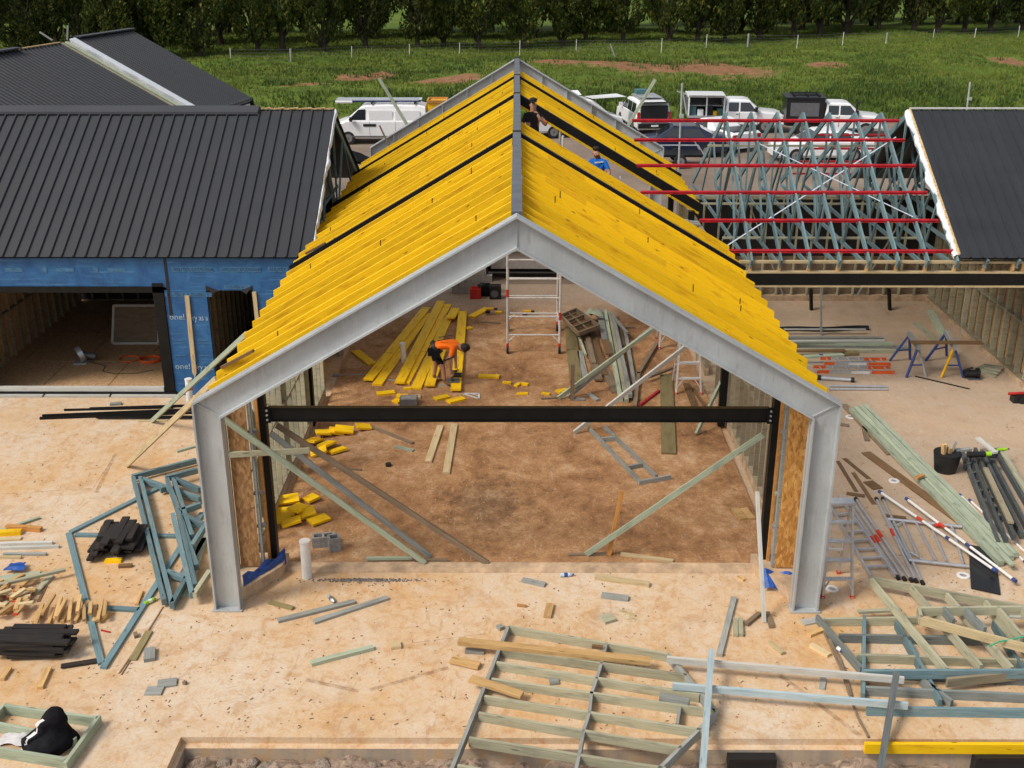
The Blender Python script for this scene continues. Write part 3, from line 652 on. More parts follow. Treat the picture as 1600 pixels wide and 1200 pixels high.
def lettering(parent, body, size, loc, mat, rot=(R(90),0,0), scale=(1,1,1)):
    me = text_mesh(body, size); me.materials.append(M[mat]); return link('lettering', me, None, parent, loc, rot, scale)
# ------------------------------------------------------------------ left wing
LX0, LX1 = -16.33, -4.55
lw = thing('left_wing', 'dark steel roofed wing with blue wrapped wall at left', 'building', (-10,YW,0))
wing_roof(lw, LX0, LX1-.02); ridge_cap(lw, LX0, -6.42)
frayed(lw, LX1-.02, 1, 'foil_white', .12, 4); 
m = MB(); 
for i in range(16):
    x = -6.38+i*.113; m.beam((x,YR-.03,ZRG+.05),(x+.12,YR+.01,ZRG+.05+.02*math.sin(i*2.1)),.07,.03)
m.build('ridge_foam', 'wool', lw)
for x in (-4.62,-5.25,-5.9,-7.2,-8.5): truss(lw, x, 'blue_wood', -.2)
yf = YW-.006
m = MB(); m.poly([(-5.4,YW+.2,.0),(-5.4,YK-.2,.0),(-5.4,YK-.2,ZEV-.15),(-5.4,YR,ZRG-.25),(-5.4,YW+.2,ZEV-.15)]); m.build('lining_or_shade_sheet', 'black_plastic', lw)  # black sheet added inside the gable, standing in for its shaded depth
def wpanel(x0, x1, z0, z1, nm='wall_wrap'): return MB().box((x0,YW,z0),(x1,YW+.11,z1)).build(nm, 'wrap', lw)
hd1 = wpanel(LX0,-7.83,2.62,3.33); hd2 = wpanel(-7.80,-4.82,2.55,3.30); pr1 = wpanel(-7.93,-6.98,.0,2.55); pr2 = wpanel(-5.93,-4.85,.0,2.55); wpanel(LX0,-12.36,0,2.62)
# overlap tapes, folded flap corners
m = MB(); m.box((-7.86,YW-.012,1.95),(-7.80,YW-.002,3.30)); m.build('joint_tape', 'black_plastic', lw)
for sx_, x in ((1,-6.98),(-1,-5.93)):
    m = MB(); m.poly([(x,YW-.004,2.55),(x+sx_*.28,YW-.004,2.55),(x+sx_*.14,YW-.03,2.47),(x,YW-.012,2.66)]); m.build('wrap_flap', 'black_plastic', lw)
# large opening with black frame
for (x0,x1,z0,z1) in ((-12.36,-12.18,.06,2.62),(-8.18,-7.94,.02,2.72),(-12.36,-7.94,2.50,2.64)):
    m = MB(); m.box((x0,YW-.03,z0),(x1,YW+.14,z1)); m.build('opening_frame', 'black_steel', lw)
m = MB(); m.box((-12.2,YW-.02,.10),(-8.2,YW+.08,.20)); m.build('sill', 'white_wood', lw)
m = MB(); m.box((-12.5,YW-.06,.035),(-7.9,YW+.06,.098)); m.build('sill_track', 'black_steel', lw)
for i in range(3): MB().box((-12.5+i*1.55,YW-.16,.004),(-11.0+i*1.55,YW-.06,.05)).build('sill_packer', 'white_wood', lw)
# inside: floor sheets with dark joints, stud walls
i = 0
for a in range(7):
    for b in range(4):
        x0 = -15.9+a*1.55+(b % 2)*.4; y0 = YW+.15+b*2.05
        MB().box((x0,y0,.003),(x0+1.53,y0+2.03,.022)).build('floor_sheet', 'osb_floor', lw)
sme = MB().box((-.045,-.022,.03),(.045,.022,3.09)).mesh('stud'); sme.materials.append(M['stud'])
smy = MB().box((-.022,-.045,.03),(.022,.045,3.09)).mesh('stud'); smy.materials.append(M['stud'])
for k in range(18): link('stud', sme, None, lw, (-12.75,YW+.35+k*.45,0))
for k in range(17): link('stud', smy, None, lw, (-12.4+k*.45,YW+7.2,0))
for k in range(16): link('stud', sme, None, lw, (-7.35,YW+.5+k*.45,0))
for k in range(10): link('stud', sme, None, lw, (-4.95,YW+.3+k*.45,0))
MB().box((-12.82,YW+.2,.03),(-12.80,YW+7.2,3.05)).build('lining_or_shade_sheet', 'osb_floor', lw)
MB().box((-12.8,YW+7.3,.03),(-4.9,YW+7.32,3.05)).build('lining_or_shade_sheet', 'black_plastic', lw)
MB().box((-7.42,YW+.5,.03),(-7.40,YW+7.2,3.05)).build('lining_or_shade_sheet', 'osb_floor', lw)
for z in (1.2,2.3): MB().box((-12.79,YW+.3,z),(-12.71,YW+7.2,z+.045)).build('nogging', 'stud', lw)
# stakes nailed on the wrap
for (a,b) in (((292,462),(304,582)),):
    m = MB(); A, Bq = P(*a,Y=YW-.03), P(*b,Y=YW-.03); m.beam(A, Bq, .10, .035, up=(0,1,0))
    d = (Bq-A).normalized(); m.poly([Bq+V(-.05,-.017,0),Bq+V(.05,-.017,0),Bq+d*.13+V(0,-.017,0)]); m.build('stake', 'pine_pale', lw)
m = MB(); A, Bq = P(397,456,Y=YW-.03), P(402,502,Y=YW-.03); m.beam(A, Bq, .09, .035, up=(0,1,0)); m.build('stake', 'pine_pale', lw)
# printing on the wrap
def banner(x, z, w_, h_, body, sz, par):
    MB().box((x,yf-.002,z),(x+w_,yf+.004,z+h_)).build('print_band', 'wrap_print_faint', par)
    lettering(par, body, sz, (x+.04,yf-.006,z+h_*.22), 'wrap_ink')
for x in (-7.70,-6.62,-5.55): banner(x, 2.98, .92, .12, 'SOLITEX EXTASANA', .098, hd2)
for x in (-7.92,-7.38,-6.62+.05): banner(x, 2.40 if x < -6.9 else 2.58, .52 if x < -7 else .6, .10, 'SOLITEX EXTASANA'[:9 if x < -7 else 9], .09, hd2)
for i in range(4):
    x = -12.9+i*1.15; banner(x+.32, 2.98, .40, .09, '', .08, hd1); MB().box((x,yf-.002,2.96),(x+.11,yf+.004,3.10)).build('print_mark', 'wrap_print_faint', hd1)
    lettering(hd1, 'Dry as a bone!', .10, (x-.1,yf-.006,2.72), 'wrap_print_faint')
for z in (1.86, .66):
    lettering(pr1, 'one!', .20, (-7.88,yf-.004,z), 'wrap_print'); lettering(pr1, 'Dry as a', .20, (-7.48+.02,yf-.004,z-.02), 'wrap_print', scale=(.68,1,1))
lettering(pr2, 'one!', .20, (-5.75,yf-.004,1.86), 'wrap_print')
for z in (1.35,1.28,.98):
    for x in (-7.85,-7.3): MB().box((x,yf-.002,z),(x+.26,yf+.003,z+.025)).build('print_line', 'wrap_print_faint', pr1)
# ------------------------------------------------------------------ right wing: open trusses, red battens, roofed end
rw = thing('right_wing', 'wing with bare blue trusses, red battens and dark roofed end', 'building', (9,YW,0))
RX0, RX1 = 9.78, 15.6
wing_roof(rw, RX0, RX1); frayed(rw, RX0+.02, -1, 'foil_white', .20, 8, .015); frayed(rw, RX0+.03, -1, 'wool', .085, 12, .045, 'wool_edge', .03)
m = MB(); m.box((RX0,YR-.03,ZRG+.05),(RX1,YR+.03,ZRG+.085)); m.build('ridge_strip', 'alu_white', rw)
XT = [5.20+.648*i for i in range(8)]
for x in XT: truss(rw, x)
for x in (10.4,11.1,11.8): truss(rw, x)
# red battens on the front slope, a few on the back one
for (ax,ay,bx,by) in ((988,189,1403,185.5),(991,216,1414,219),(995,257.5,1430,257.5),(1001,299.5,1449,299.5),(1093,343,1466,343.5),(1137,391,1492,391)):
    A, Bq = PP(ax,ay,RP0+RPN*.0,RPN), PP(bx,by,RP0,RPN); yy = (A.y+Bq.y)/2; zz = RP0.z+(yy-YW)*math.tan(AL)
    m = MB(); m.beam((A.x,yy,zz-.012),(Bq.x,yy,zz-.012),.06,.04,up=RPN); m.beam((A.x,yy,zz-.034),(Bq.x,yy,zz-.034),.085,.006,up=RPN); m.build('red_batten', 'red_steel', rw)
for k in range(5):
    y = YR+.5+k*.9; z = ZEV+(YK-y)*math.tan(AL)-.015
    m = MB(); m.beam((7.9,y,z),(RX0+.05,y,z),.075,.045); m.build('red_batten', 'red_steel', rw)
for (a,b) in (((1134,385),(1400,214)), ((1171,217),(1440,345))):
    m = MB(); m.beam(PP(*a,RP0-RPN*.055,RPN), PP(*b,RP0-RPN*.055,RPN), .028, .004, up=RPN); m.build('strap_brace', 'white_strap', rw)
# runners tying the trusses
for (y,z,mt) in ((YW+2.2,3.21,'treated'),(YW+5.9,3.21,'treated'),(YR+.8,4.9,'treated'),(YK-1.6,3.21,'blue_wood')):
    MB().beam((4.95,y,z),(9.75,y,z),.09,.04).build('runner', mt, rw)
# front lintel
def rbox(nm, mt, *b): return MB().box(b[:3], b[3:]).build(nm, mt, rw)
rbox('top_plate','pine_pale', 4.95,YW-.02,3.195, 15.6,YW+.09,3.245); rbox('bottom_rail','pine_pale', 4.95,YW-.02,2.965, 15.6,YW+.09,3.01)
for k in range(18): rbox('block','pine', 5.17+k*.648,YW-.015,3.012, 5.235+k*.648,YW+.085,3.193)
rbox('block','pine', 11.22,YW-.015,3.012, 11.30,YW+.085,3.193)
rbox('steel_lintel','black_steel', 4.9,YW-.03,2.70, 15.6,YW+.10,2.955); rbox('lintel_packer','pine_pale', 4.9,YW-.02,2.645, 15.6,YW+.09,2.695)
# back wall
YBW = 16.35
rbox('lining_or_shade_sheet','black_plastic', 4.8,YBW+.12,1.3,15.6,YBW+.14,3.0); rbox('lining_or_shade_sheet','old_wood', 4.8,YBW+.12,.1,15.6,YBW+.14,1.3); rbox('top_plate','treated', 4.8,YBW-.04,3.0,15.6,YBW+.05,3.09); rbox('wall_kerb','kerb_concrete',4.8,YBW-.10,.002,15.6,YBW+.10,.16)
smr = MB().box((-.022,-.045,.16),(.022,.045,3.0)).mesh('stud'); smr.materials.append(M['treated'])
for k in range(24): link('stud', smr, None, rw, (4.9+k*.45,YBW,0))
for (a,b) in ((5.2,6.4),(7.8,6.6),(10,11.2)): MB().beam((a,YBW-.06,.2),(b,YBW-.06,2.9),.03,.06,up=(0,1,0)).build('strap_brace','grey_wood',rw)
# right wall
XR = 12.12; rbox('wall_kerb','kerb_concrete', XR-.14,YW+.15,.002,XR+.06,YBW-.1,.10); rbox('bottom_plate','stud', XR-.09,YW+.2,.10,XR+.05,YBW-.1,.145)
smq = MB().box((-.07,-.022,.145),(.07,.022,2.95)).mesh('stud'); smq.materials.append(M['treated'])
for k in range(15): link('stud', smq, None, rw, (XR,YW+.25+k*.5,0))
rbox('nogging','treated', XR-.06,YW+.2,1.35,XR+.06,YBW-.2,1.395); rbox('lining_or_shade_sheet','osb_floor', XR+.10,YW+.2,.15,XR+.115,YBW,2.95)
# black fold-down window frame leaning by the back wall
m = MB()
for (a,b) in (((1213,508),(1392,503)),((1267,452),(1268,502)),((1389,452),(1391,503))):
    A, Bq = P(*a,Y=15.4), P(*b,Y=15.4); m.beam(A, Bq, .08, .12, up=(0,1,0))
m.build('window_frame', 'black_steel', None, 'black steel window frame standing inside the right wing', 'window frame')
MB().beam(P(1283,524,.0),P(1283,448,Y=P(1283,524,.0).y),.05,.05).build('prop','grey_wood',None,'thin grey prop standing upright under the right wing lintel','prop')
# ------------------------------------------------------------------ far building with two dark roofs
fb = thing('far_building', 'distant building with two fine-ribbed dark roofs before the trees', 'building', (-16,38,0))
a11 = R(11); dv = Vector((math.sin(a11),math.cos(a11),0)); rv = Vector((math.cos(a11),-math.sin(a11),0)); E0 = P(397,155,3.0); WD = 5.7; RISE = 2.95; F0 = E0-rv*WD+Vector((0,0,RISE))
def ribbed(name, t0, t1, drop=0.0, side=1):
    m = MB(); n_ = int((t1-t0)/.26)
    for i in range(n_):
        t = t0+i*(t1-t0)/n_; st = (t1-t0)/n_; up = Vector((0,0,.05))
        for (p0,h0,p1,h1) in ((0,0,.35,0),(.35,0,.5,1),(.5,1,.85,1),(.85,1,1,0)):
            a = F0-dv*(t+p0*st)+up*h0+Vector((0,0,-drop)); b = F0-dv*(t+p1*st)+up*h1+Vector((0,0,-drop)); dn = (rv if side > 0 else -rv)*WD-Vector((0,0,RISE))
            m.poly([a,b,b+dn,a+dn])
    m.build(name, 'roof_black', fb)
TB = 4.75; TA0 = 5.75
ribbed('roof_sheeting', 0, TB); ribbed('roof_sheeting', TA0, 30, .12)
ribbed('roof_sheeting', 0, TB, 0, -1); ribbed('roof_sheeting', TA0, 30, .12, -1)
dn = rv*WD-Vector((0,0,RISE))
def along(t, k, h=0.0): return F0-dv*t+dn*k+Vector((0,0,h))
m = MB()
for i in range(30):
    a, b = i/30, (i+1)/30; w0, w1 = .38+.12*mnoise.noise(Vector((a*11,2,0))), .38+.12*mnoise.noise(Vector((b*11,2,0)))
    m.poly([along(TB-.1,a,.05),along(TB-.1,b,.05),along(TB+w1,b,.02),along(TB+w0,a,.02)]); m.poly([along(TB+w0,a,.02),along(TB+w1,b,.02),along(TB+w1-.03,b,-.15),along(TB+w0-.03,a,-.15)])
m.build('insulation_edge', 'foil_white', fb)
MB().beam(along(TA0-.35,0,-.08),along(TA0-.35,1,-.08),.20,.05,up=(dn.cross(dv)).normalized()).build('verge_board','treated_green',fb)
MB().beam(along(TA0-.05,0,-.10),along(TA0-.05,1,-.10),.12,.05,up=(dn.cross(dv)).normalized()).build('verge_board','treated',fb)
MB().beam(along(-.05,0,.06),along(TB-.2,0,.06),.35,.05).build('ridge_cap','roof_flash',fb); MB().beam(along(TA0+3,0,-.02),along(30,0,-.02),.35,.05).build('ridge_cap','roof_flash',fb)
MB().beam(along(TA0+.1,0,-.06),along(TA0+2.9,0,-.06),.10,.04).build('ridge_foam','wool',fb)
m = MB()
for t0, t1, hh in ((0.3,TB,0),(TA0,30,0)):
    A, Bq = along(t0,.96), along(t1,.96); m.poly([(A.x,A.y,-.2),(Bq.x,Bq.y,-.2),(Bq.x,Bq.y,2.95),(A.x,A.y,2.95)])
A, Bq, C_ = along(.3,.96), along(.3,0), along(.3,.96)-rv*WD*1.9; m.poly([(A.x,A.y,-.2),(C_.x,C_.y,-.2),(C_.x,C_.y,2.9),(Bq.x,Bq.y,Bq.z-.1),(A.x,A.y,2.9)])
m.build('wall', 'black_plastic', fb); 
MB().beam(along(.1,.98,-.05),along(TB,.98,-.05),.08,.16).build('gutter','car_grey',fb); MB().beam(along(.35,.985,-.3),along(1.6,.985,-.3),.05,.22).build('fascia','alu_white',fb); MB().beam(along(.05,.90,-.6),along(.06,1.0,-.2),.1,.6).build('end_panel','black_plastic',fb)
for (a,b) in (((62,50),(82,63)),((105,62),(106,40))):
    y = F0.y-TA0*.98; MB().beam(P(*a,Y=y),P(*b,Y=y),.06,.06).build('prop_rail','grey_wood',fb)
# ================================================================== TREES, FENCE, VEHICLES
def crown_mesh(seed, h0, h1, rad, ncard):
    rg = random.Random(seed); vs_, fs = [], []; lobes = []
    prof = lambda t: .5+1.63*t if t < .3 else (.99 if t < .6 else .99-1.1*(t-.6))
    for k in range(74):
        t = rg.random()**.85; z = h0+(h1-h0)*t; rr = rad*prof(t)*(rg.random()**.45); a = rg.uniform(0,6.283); lobes.append((rr*math.cos(a), rr*math.sin(a), z, rg.uniform(.48,.85)))
    for k in range(ncard):
        lx,ly,lz,lr = lobes[rg.randrange(len(lobes))]
        d = Vector((rg.gauss(0,1),rg.gauss(0,1),rg.gauss(0,1))).normalized()*lr*(rg.random()**.3)
        c = Vector((lx,ly,lz))+Vector((d.x,d.y,d.z*1.5))
        if c.z < h0-.4: continue
        ax = Vector((lx*.25+rg.gauss(0,.45),ly*.25+rg.gauss(0,.45),1.0+rg.gauss(0,.35))).normalized(); n_ = (d.normalized()+Vector((rg.gauss(0,.6),rg.gauss(0,.6),rg.gauss(0,.6)))).normalized()
        g = n_.cross(ax)
        if g.length < .05: continue
        g.normalize(); s_ = rg.uniform(.11,.24); i = len(vs_); vs_ += [c-ax*s_, c+g*s_*.42, c+ax*s_, c-g*s_*.42]; fs.append((i,i+1,i+2,i+3))
    me = bpy.data.meshes.new('crown'); me.from_pydata([tuple(v) for v in vs_], [], fs); me.materials.append(M['leaf_dark']); return me
def trunk_mesh(seed, h):
    rg = random.Random(seed+50); m = MB(); pts = [Vector((0,0,-.3))]
    for k in range(1,6): pts.append(Vector((rg.uniform(-.15,.15),rg.uniform(-.15,.15),-.3+h*k/5)))
    for k in range(5): m.tube(pts[k], pts[k+1], .27-.04*k, 7, .27-.04*(k+1))
    for k in range(8):
        z = rg.uniform(.15,1.8); a = rg.uniform(0,6.283); b = Vector((0,0,z)); e = b+Vector((math.cos(a)*rg.uniform(.7,1.5),math.sin(a)*rg.uniform(.7,1.5),rg.uniform(1.6,3.0))); md_ = (b+e)/2+Vector((math.cos(a)*.12,math.sin(a)*.12,-.2)); m.tube(b, md_, .11, 6, .085); m.tube(md_, e, .085, 6, .03)
    me = m.mesh('trunk', smooth=50); me.materials.append(M['bark']); return me
CR = [crown_mesh(i, 1.15+.35*(i % 3), 11.0, 2.55+.3*(i % 2), 10000) for i in range(5)]; TK = [trunk_mesh(i, 6) for i in range(3)]
rg = random.Random(11)
# trees are told apart by where they stand along the fence
A, Bq = P(-40,104,.4), P(1640,50,.4)
def ordinal(k): return str(k)+('th' if 10 <= k % 100 <= 20 else {1:'st',2:'nd',3:'rd'}.get(k % 10,'th'))
def tree(q, k, sc, label, group):
    t = thing('tree', label, 'tree', (q.x,q.y,tz(q.x,q.y)-.05), group)
    link('trunk', TK[k % 3], None, t, tuple(ORG[t]), (0,0,rg.uniform(0,6)), (sc,sc,sc)); link('crown', CR[k % 5], None, t, tuple(ORG[t]), (0,0,rg.uniform(0,6.2)), (sc*rg.uniform(.85,1.15),sc*rg.uniform(.85,1.15),sc*rg.uniform(.9,1.1)))
for i in range(31):
    q = A.lerp(Bq, i/30); tree(Vector((q.x+rg.uniform(-.7,.7), q.y+rg.uniform(-1,1.6), 0)), i, rg.uniform(.82,1.22), 'dark bushy tree, %s from the left in the front row behind the fence' % ordinal(i+1), 'front row of trees behind the fence')
for i in range(24):
    q = A.lerp(Bq, i/23)+Vector((rg.uniform(-1,1), 10+rg.uniform(-2,2), 0)); q.x *= 1.09; tree(q, i+2, rg.uniform(1.0,1.25), 'dark tree, %s from the left in the back row, seen between front trunks' % ordinal(i+1), 'back row of trees')
for i in range(24):
    q = A.lerp(Bq, i/23)+Vector((rg.uniform(-1.5,1.5), 20+rg.uniform(-2,2), 0)); q.x *= 1.18; tree(q, i+1, rg.uniform(1.1,1.35), 'dark tree, %s from the left in the rearmost row, mostly hidden' % ordinal(i+1), 'rearmost trees')
# fence: posts and wires as parts
fence = thing('wire_fence', 'thin wire fence with pale posts along the edge of the paddock', 'fence', (0,90,.4))
FP = [(361,99,.035,1.2),(455,99,.09,1.15),(550,94,.035,1.1),(640,92,.035,1.2),(718,88,.035,1.1),(812,86,.035,1.2),(900,83,.035,1.15),(1033,83,.035,1.25),(1103,77,.04,1.3),(1168,74,.10,1.2),(1245,74,.035,1.1),(1316,71,.04,1.2),(1384,71,.09,1.15),(1457,66,.035,1.2),(1522,64,.04,1.2),(1590,60,.04,1.2)]
tops = []
for (x,y,r,h) in FP:
    q = P(x,y,.45); m = MB(); m.tube((q.x,q.y,tz(q.x,q.y)-.1),(q.x+.03,q.y,q.z+h),r,8); m.build('post','grey_wood' if r > .05 else 'alu_white',fence); tops.append(Vector((q.x,q.y,q.z)))
for k in range(4):
    m = MB()
    for a, b in zip(tops[:-1], tops[1:]): m.tube(a+V(0,0,.3+.25*k), b+V(0,0,.3+.25*k), .008, 4)
    m.build('wire','car_grey',fence)
q = P(963,90,.45); m = MB(); m.beam((q.x,q.y,.2),(q.x-.55,q.y,1.55),.2,.12); m.build('leaning_post','grey_wood',None,'pale broken post leaning alone in front of the fence','post')
# ---- vehicles
def wheel(par, c, r=.34, w_=.22, ax=None):
    ax = Vector(ax); t = MB().tube(c-ax*w_/2, c+ax*w_/2, r, 18).build('wheel','tyre',par,smooth=40)
    MB().tube(c+ax*(w_/2+.003), c+ax*(w_/2+.012), r*.62, 14).build('rim','rim',t); MB().tube(c+ax*(w_/2+.013), c+ax*(w_/2+.02), r*.18, 8).build('hub_cap','car_grey',t); MB().tube(c-ax*(w_/2+.012), c-ax*(w_/2+.003), r*.62, 14).build('rim','rim',t)
class Car:
    """local x forward along the car, y to its left, z up"""
    def __init__(s, name, label, pos, ang, cat, L=5.0, W=1.85):
        s.t = thing(name, label, cat, pos); s.p = Vector(pos); s.f = Vector((math.cos(ang),math.sin(ang),0)); s.l = Vector((-math.sin(ang),math.cos(ang),0)); s.L = L; s.W = W
    def w(s, x, y, z): return s.p+s.f*x+s.l*y+Vector((0,0,z))
    def loft(s, name, mat, secs, par=None, smooth=24):
        """secs: list of (x, [(y,z)...half profile bottom->top centre]) mirrored"""
        m = MB(); rings = []
        for x, pr in secs:
            ring = [s.w(x,y,z) for y,z in pr]+[s.w(x,-y,z) for y,z in reversed(pr)]; rings.append(ring)
        for r0, r1 in zip(rings[:-1], rings[1:]):
            n_ = len(r0)
            for i in range(n_): j = (i+1) % n_; m.poly([r0[i],r0[j],r1[j],r1[i]])
        m.poly(rings[0]); m.poly(rings[-1][::-1]); return m.build(name, mat, par or s.t, smooth=smooth)
    def body(s, mat, prof, W=None, z0=.28, tumble=.12, belt=.95):
        """prof: list of (x, ztop); body sides vertical to belt then lean in"""
        hw = (W or s.W)/2; secs = []
        for x, zt in prof:
            zb = min(zt-.06, belt); k = max(0, zt-belt)
            secs.append((x, [(hw*.90,z0),(hw,z0+.12),(hw,zb-.03),(hw-.03,zb+.02),(hw-.05-tumble*k*1.0,zt-.07 if k > .1 else zt-.02),(hw-.16-tumble*k,zt)]))
        return s.loft('body', mat, secs)
    def pane(s, name, pts, mat='glass_dark', off=.012, side=0):
        m = MB(); m.poly([s.w(*p) for p in pts]); return m.build(name, mat, s.t)
    def wheels(s, xf, xr, r=.34):
        for x in (xf, xr):
            for sg in (1,-1): wheel(s.t, s.w(x,sg*(s.W/2-.10),r), r, .22, s.l*sg)
    def box(s, name, mat, x0, x1, y0, y1, z0, z1, par=None):
        m = MB(); c = [s.w(x,y,z) for z in (z0,z1) for x,y in ((x0,y0),(x1,y0),(x1,y1),(x0,y1))]
        for q in ((0,3,2,1),(4,5,6,7),(0,1,5,4),(1,2,6,5),(2,3,7,6),(3,0,4,7)): m.poly([c[i] for i in q])
        return m.build(name, mat, par or s.t)
    def side_glass(s, xs_, zb, zt, hw, tumble, belt=1.1, ztop=1.76):
        # panes sit a finger's width proud of the leaning upper side
        k = ztop-belt; yy = lambda z: hw-.03-(z-belt-.02)/(ztop-.07-belt-.02)*(.02+tumble*k)+.012
        for sg in (1,-1):
            for (xa,xb,xc,xd) in xs_:
                pts = [(xa,sg*yy(zb),zb),(xb,sg*yy(zb),zb),(xc,sg*yy(zt),zt),(xd,sg*yy(zt),zt)]; s.pane('side_window', pts if sg > 0 else pts[::-1])
# white panel van, side on, facing left
q = P(592,226,-.05); v = Car('parked_van', 'white panel van with ladders on its roof parked behind left wing', (q.x,q.y+.9,-.05), math.pi, 'van', 5.0, 1.9)
v.body('car_white', [(2.5,.72),(2.42,.92),(2.25,1.02),(1.75,1.20),(1.68,1.24),(.85,1.90),(.6,1.97),(-.5,2.0),(-2.1,1.98),(-2.42,1.90),(-2.5,1.2),(-2.52,.55)], z0=.30, tumble=.13, belt=1.18)
for sg in (1,-1):
    hw = .95; pl = [(1.55,sg*(hw-.035),1.22),(.62,sg*(hw-.035),1.22),(.62,sg*(hw-.10),1.78),(.98,sg*(hw-.10),1.76)]; v.pane('side_window', pl if sg > 0 else pl[::-1])
    for (xa,xb,nm) in ((.45,-.75,'side_panel'),(-.9,-2.15,'side_panel')): v.box(nm,'car_white',xb,xa,sg*(hw-.055)-.02,sg*(hw-.055)+.02,1.24,1.72)
    v.box('door_handle','black_plastic',.1,.75,sg*(hw)-.015,sg*(hw)+.02,.93,1.06); v.box('side_moulding','car_grey',-2.0,1.9,sg*hw-.02,sg*hw+.015,.40,.46)
    v.box('door_gap','car_grey',.42,.435,sg*hw-.02,sg*hw+.006,.4,1.18); v.box('door_gap','car_grey',-.9,-.885,sg*hw-.02,sg*hw+.006,.4,1.18); v.box('side_mirror','black_plastic',1.28,1.42,sg*1.12-.1,sg*1.12+.1,1.2,1.42)
    v.box('headlight','lamp_clear',2.22,2.46,sg*.72-.15,sg*.72+.15,.72,.92); v.box('tail_light','lamp_red',-2.53,-2.46,sg*.85-.06,sg*.85+.06,.9,1.3)
v.pane('windscreen', [(1.66,.74,1.27),(1.66,-.74,1.27),(.95,-.64,1.87),(.95,.64,1.87)]); v.wheels(1.55,-1.55,.34)
for x in (.3,-.8,-1.9): v.box('roof_bar','black_steel',x-.03,x+.03,-.8,.8,2.03,2.10)
ld = thing('roof_ladder', 'blue pipes and ladder carried on the roof of the white van', 'ladder', tuple(v.w(0,0,2.1)))
for k, y in enumerate((.55,.35,.15,-.1,-.3)): MB().tube(v.w(2.2-.1*k,y,2.14+.03*(k % 2)),v.w(-2.2,y,2.17),.055,8).build('pipe','white_strap' if k else 'trestle_blue',ld)
for k in range(9): MB().tube(v.w(1.8-k*.45,.6,2.24),v.w(1.8-k*.45,.2,2.24),.02,6).build('rung','alu',ld)
for y in (.62,.18): MB().beam(v.w(2.1,y,2.24),v.w(-2.1,y,2.24),.04,.09).build('stile','white_strap',ld)
MB().tube(v.w(2.15,.66,2.12),v.w(1.3,.66,2.12),.07,10).build('pipe_cap','white_pvc',ld)
t = thing('yellow_bin', 'yellow steel bin standing behind the white van', 'bin', tuple(v.w(-3.05,0,.9)-Vector((0,0,.9))))
o = v.w(-3.0,0,0); m = MB(); m.box((o.x-.45,o.y-.6,.6),(o.x+.5,o.y+.6,2.05)); m.build('bin_body','yellow_paint',t)
for (a,b) in (((-.5,-.65),(-.42,.65)),((.45,-.65),(.53,.65)),((-.42,-.68),(.45,-.60)),((-.42,.60),(.45,.68))): MB().box((o.x+a[0],o.y+a[1],2.03),(o.x+b[0],o.y+b[1],2.15)).build('rim_rail','pine_orange',t)
for sx_ in (-.4,.4):
    for sy_ in (-.5,.5): MB().box((o.x+sx_-.05,o.y+sy_-.05,-.05),(o.x+sx_+.05,o.y+sy_+.05,.6)).build('leg','car_grey',t)
# white wagon, tail to us, tailgate up
q = P(1006,211,-.05); c = Car('parked_wagon', 'white wagon seen from behind with its tailgate raised', (q.x+.15,q.y+2.2,-.05), R(98), 'car', 4.9, 1.9)
c.body('car_white', [(2.45,.7),(2.3,.98),(1.3,1.12),(1.2,1.16),(.45,1.72),(-.3,1.80),(-1.6,1.78),(-2.2,1.70),(-2.4,1.05),(-2.45,.6)], z0=.32, belt=1.1)
c.pane('windscreen', [(1.17,.7,1.2),(1.17,-.7,1.2),(.55,-.62,1.66),(.55,.62,1.66)]); c.side_glass([(.95,.05,.05,.5),(-.03,-.95,-.95,-.03),(-1.03,-1.9,-1.8,-1.03)],1.13,1.62,.95,.12,1.1,1.78)
c.box('boot_opening','black_plastic',-2.46,-2.30,-.74,.74,.78,1.58); c.box('bumper','black_plastic',-2.62,-2.4,-.88,.88,.42,.66); c.box('bumper_step','car_grey',-2.66,-2.45,-.72,.72,.66,.74)
for sg in (1,-1): c.box('tail_light','lamp_red',-2.48,-2.38,sg*.86-.07,sg*.86+.07,.85,1.25); c.box('roof_rail','alu',-1.9,.3,sg*.62-.02,sg*.62+.02,1.82,1.87); c.box('side_mirror','car_white',.85,1.0,sg*1.06-.1,sg*1.06+.1,1.15,1.35)
m = MB(); m.poly([c.w(-2.2,.78,1.72),c.w(-2.2,-.78,1.72),c.w(-3.0,-.74,1.86),c.w(-3.0,.74,1.86)]); m.poly([c.w(-3.0,.74,1.80),c.w(-3.0,-.74,1.80),c.w(-2.2,-.78,1.66),c.w(-2.2,.78,1.66)]); m.poly([c.w(-3,.74,1.80),c.w(-3,-.74,1.80),c.w(-3,-.74,1.86),c.w(-3,.74,1.86)]); m.build('tailgate','glass_dark',c.t)
c.box('cargo_box','brown_board',-2.44,-2.2,-.62,.1,.84,1.12); c.box('number_plate','car_white',-2.64,-2.625,-.2,.2,.5,.6); c.wheels(1.5,-1.45,.37)
c.box('roof_rack','alu',-1.6,.2,-.6,.6,1.88,1.92); c.box('roof_load','teal_thing',-.4,.3,-.1,.5,1.93,2.15)
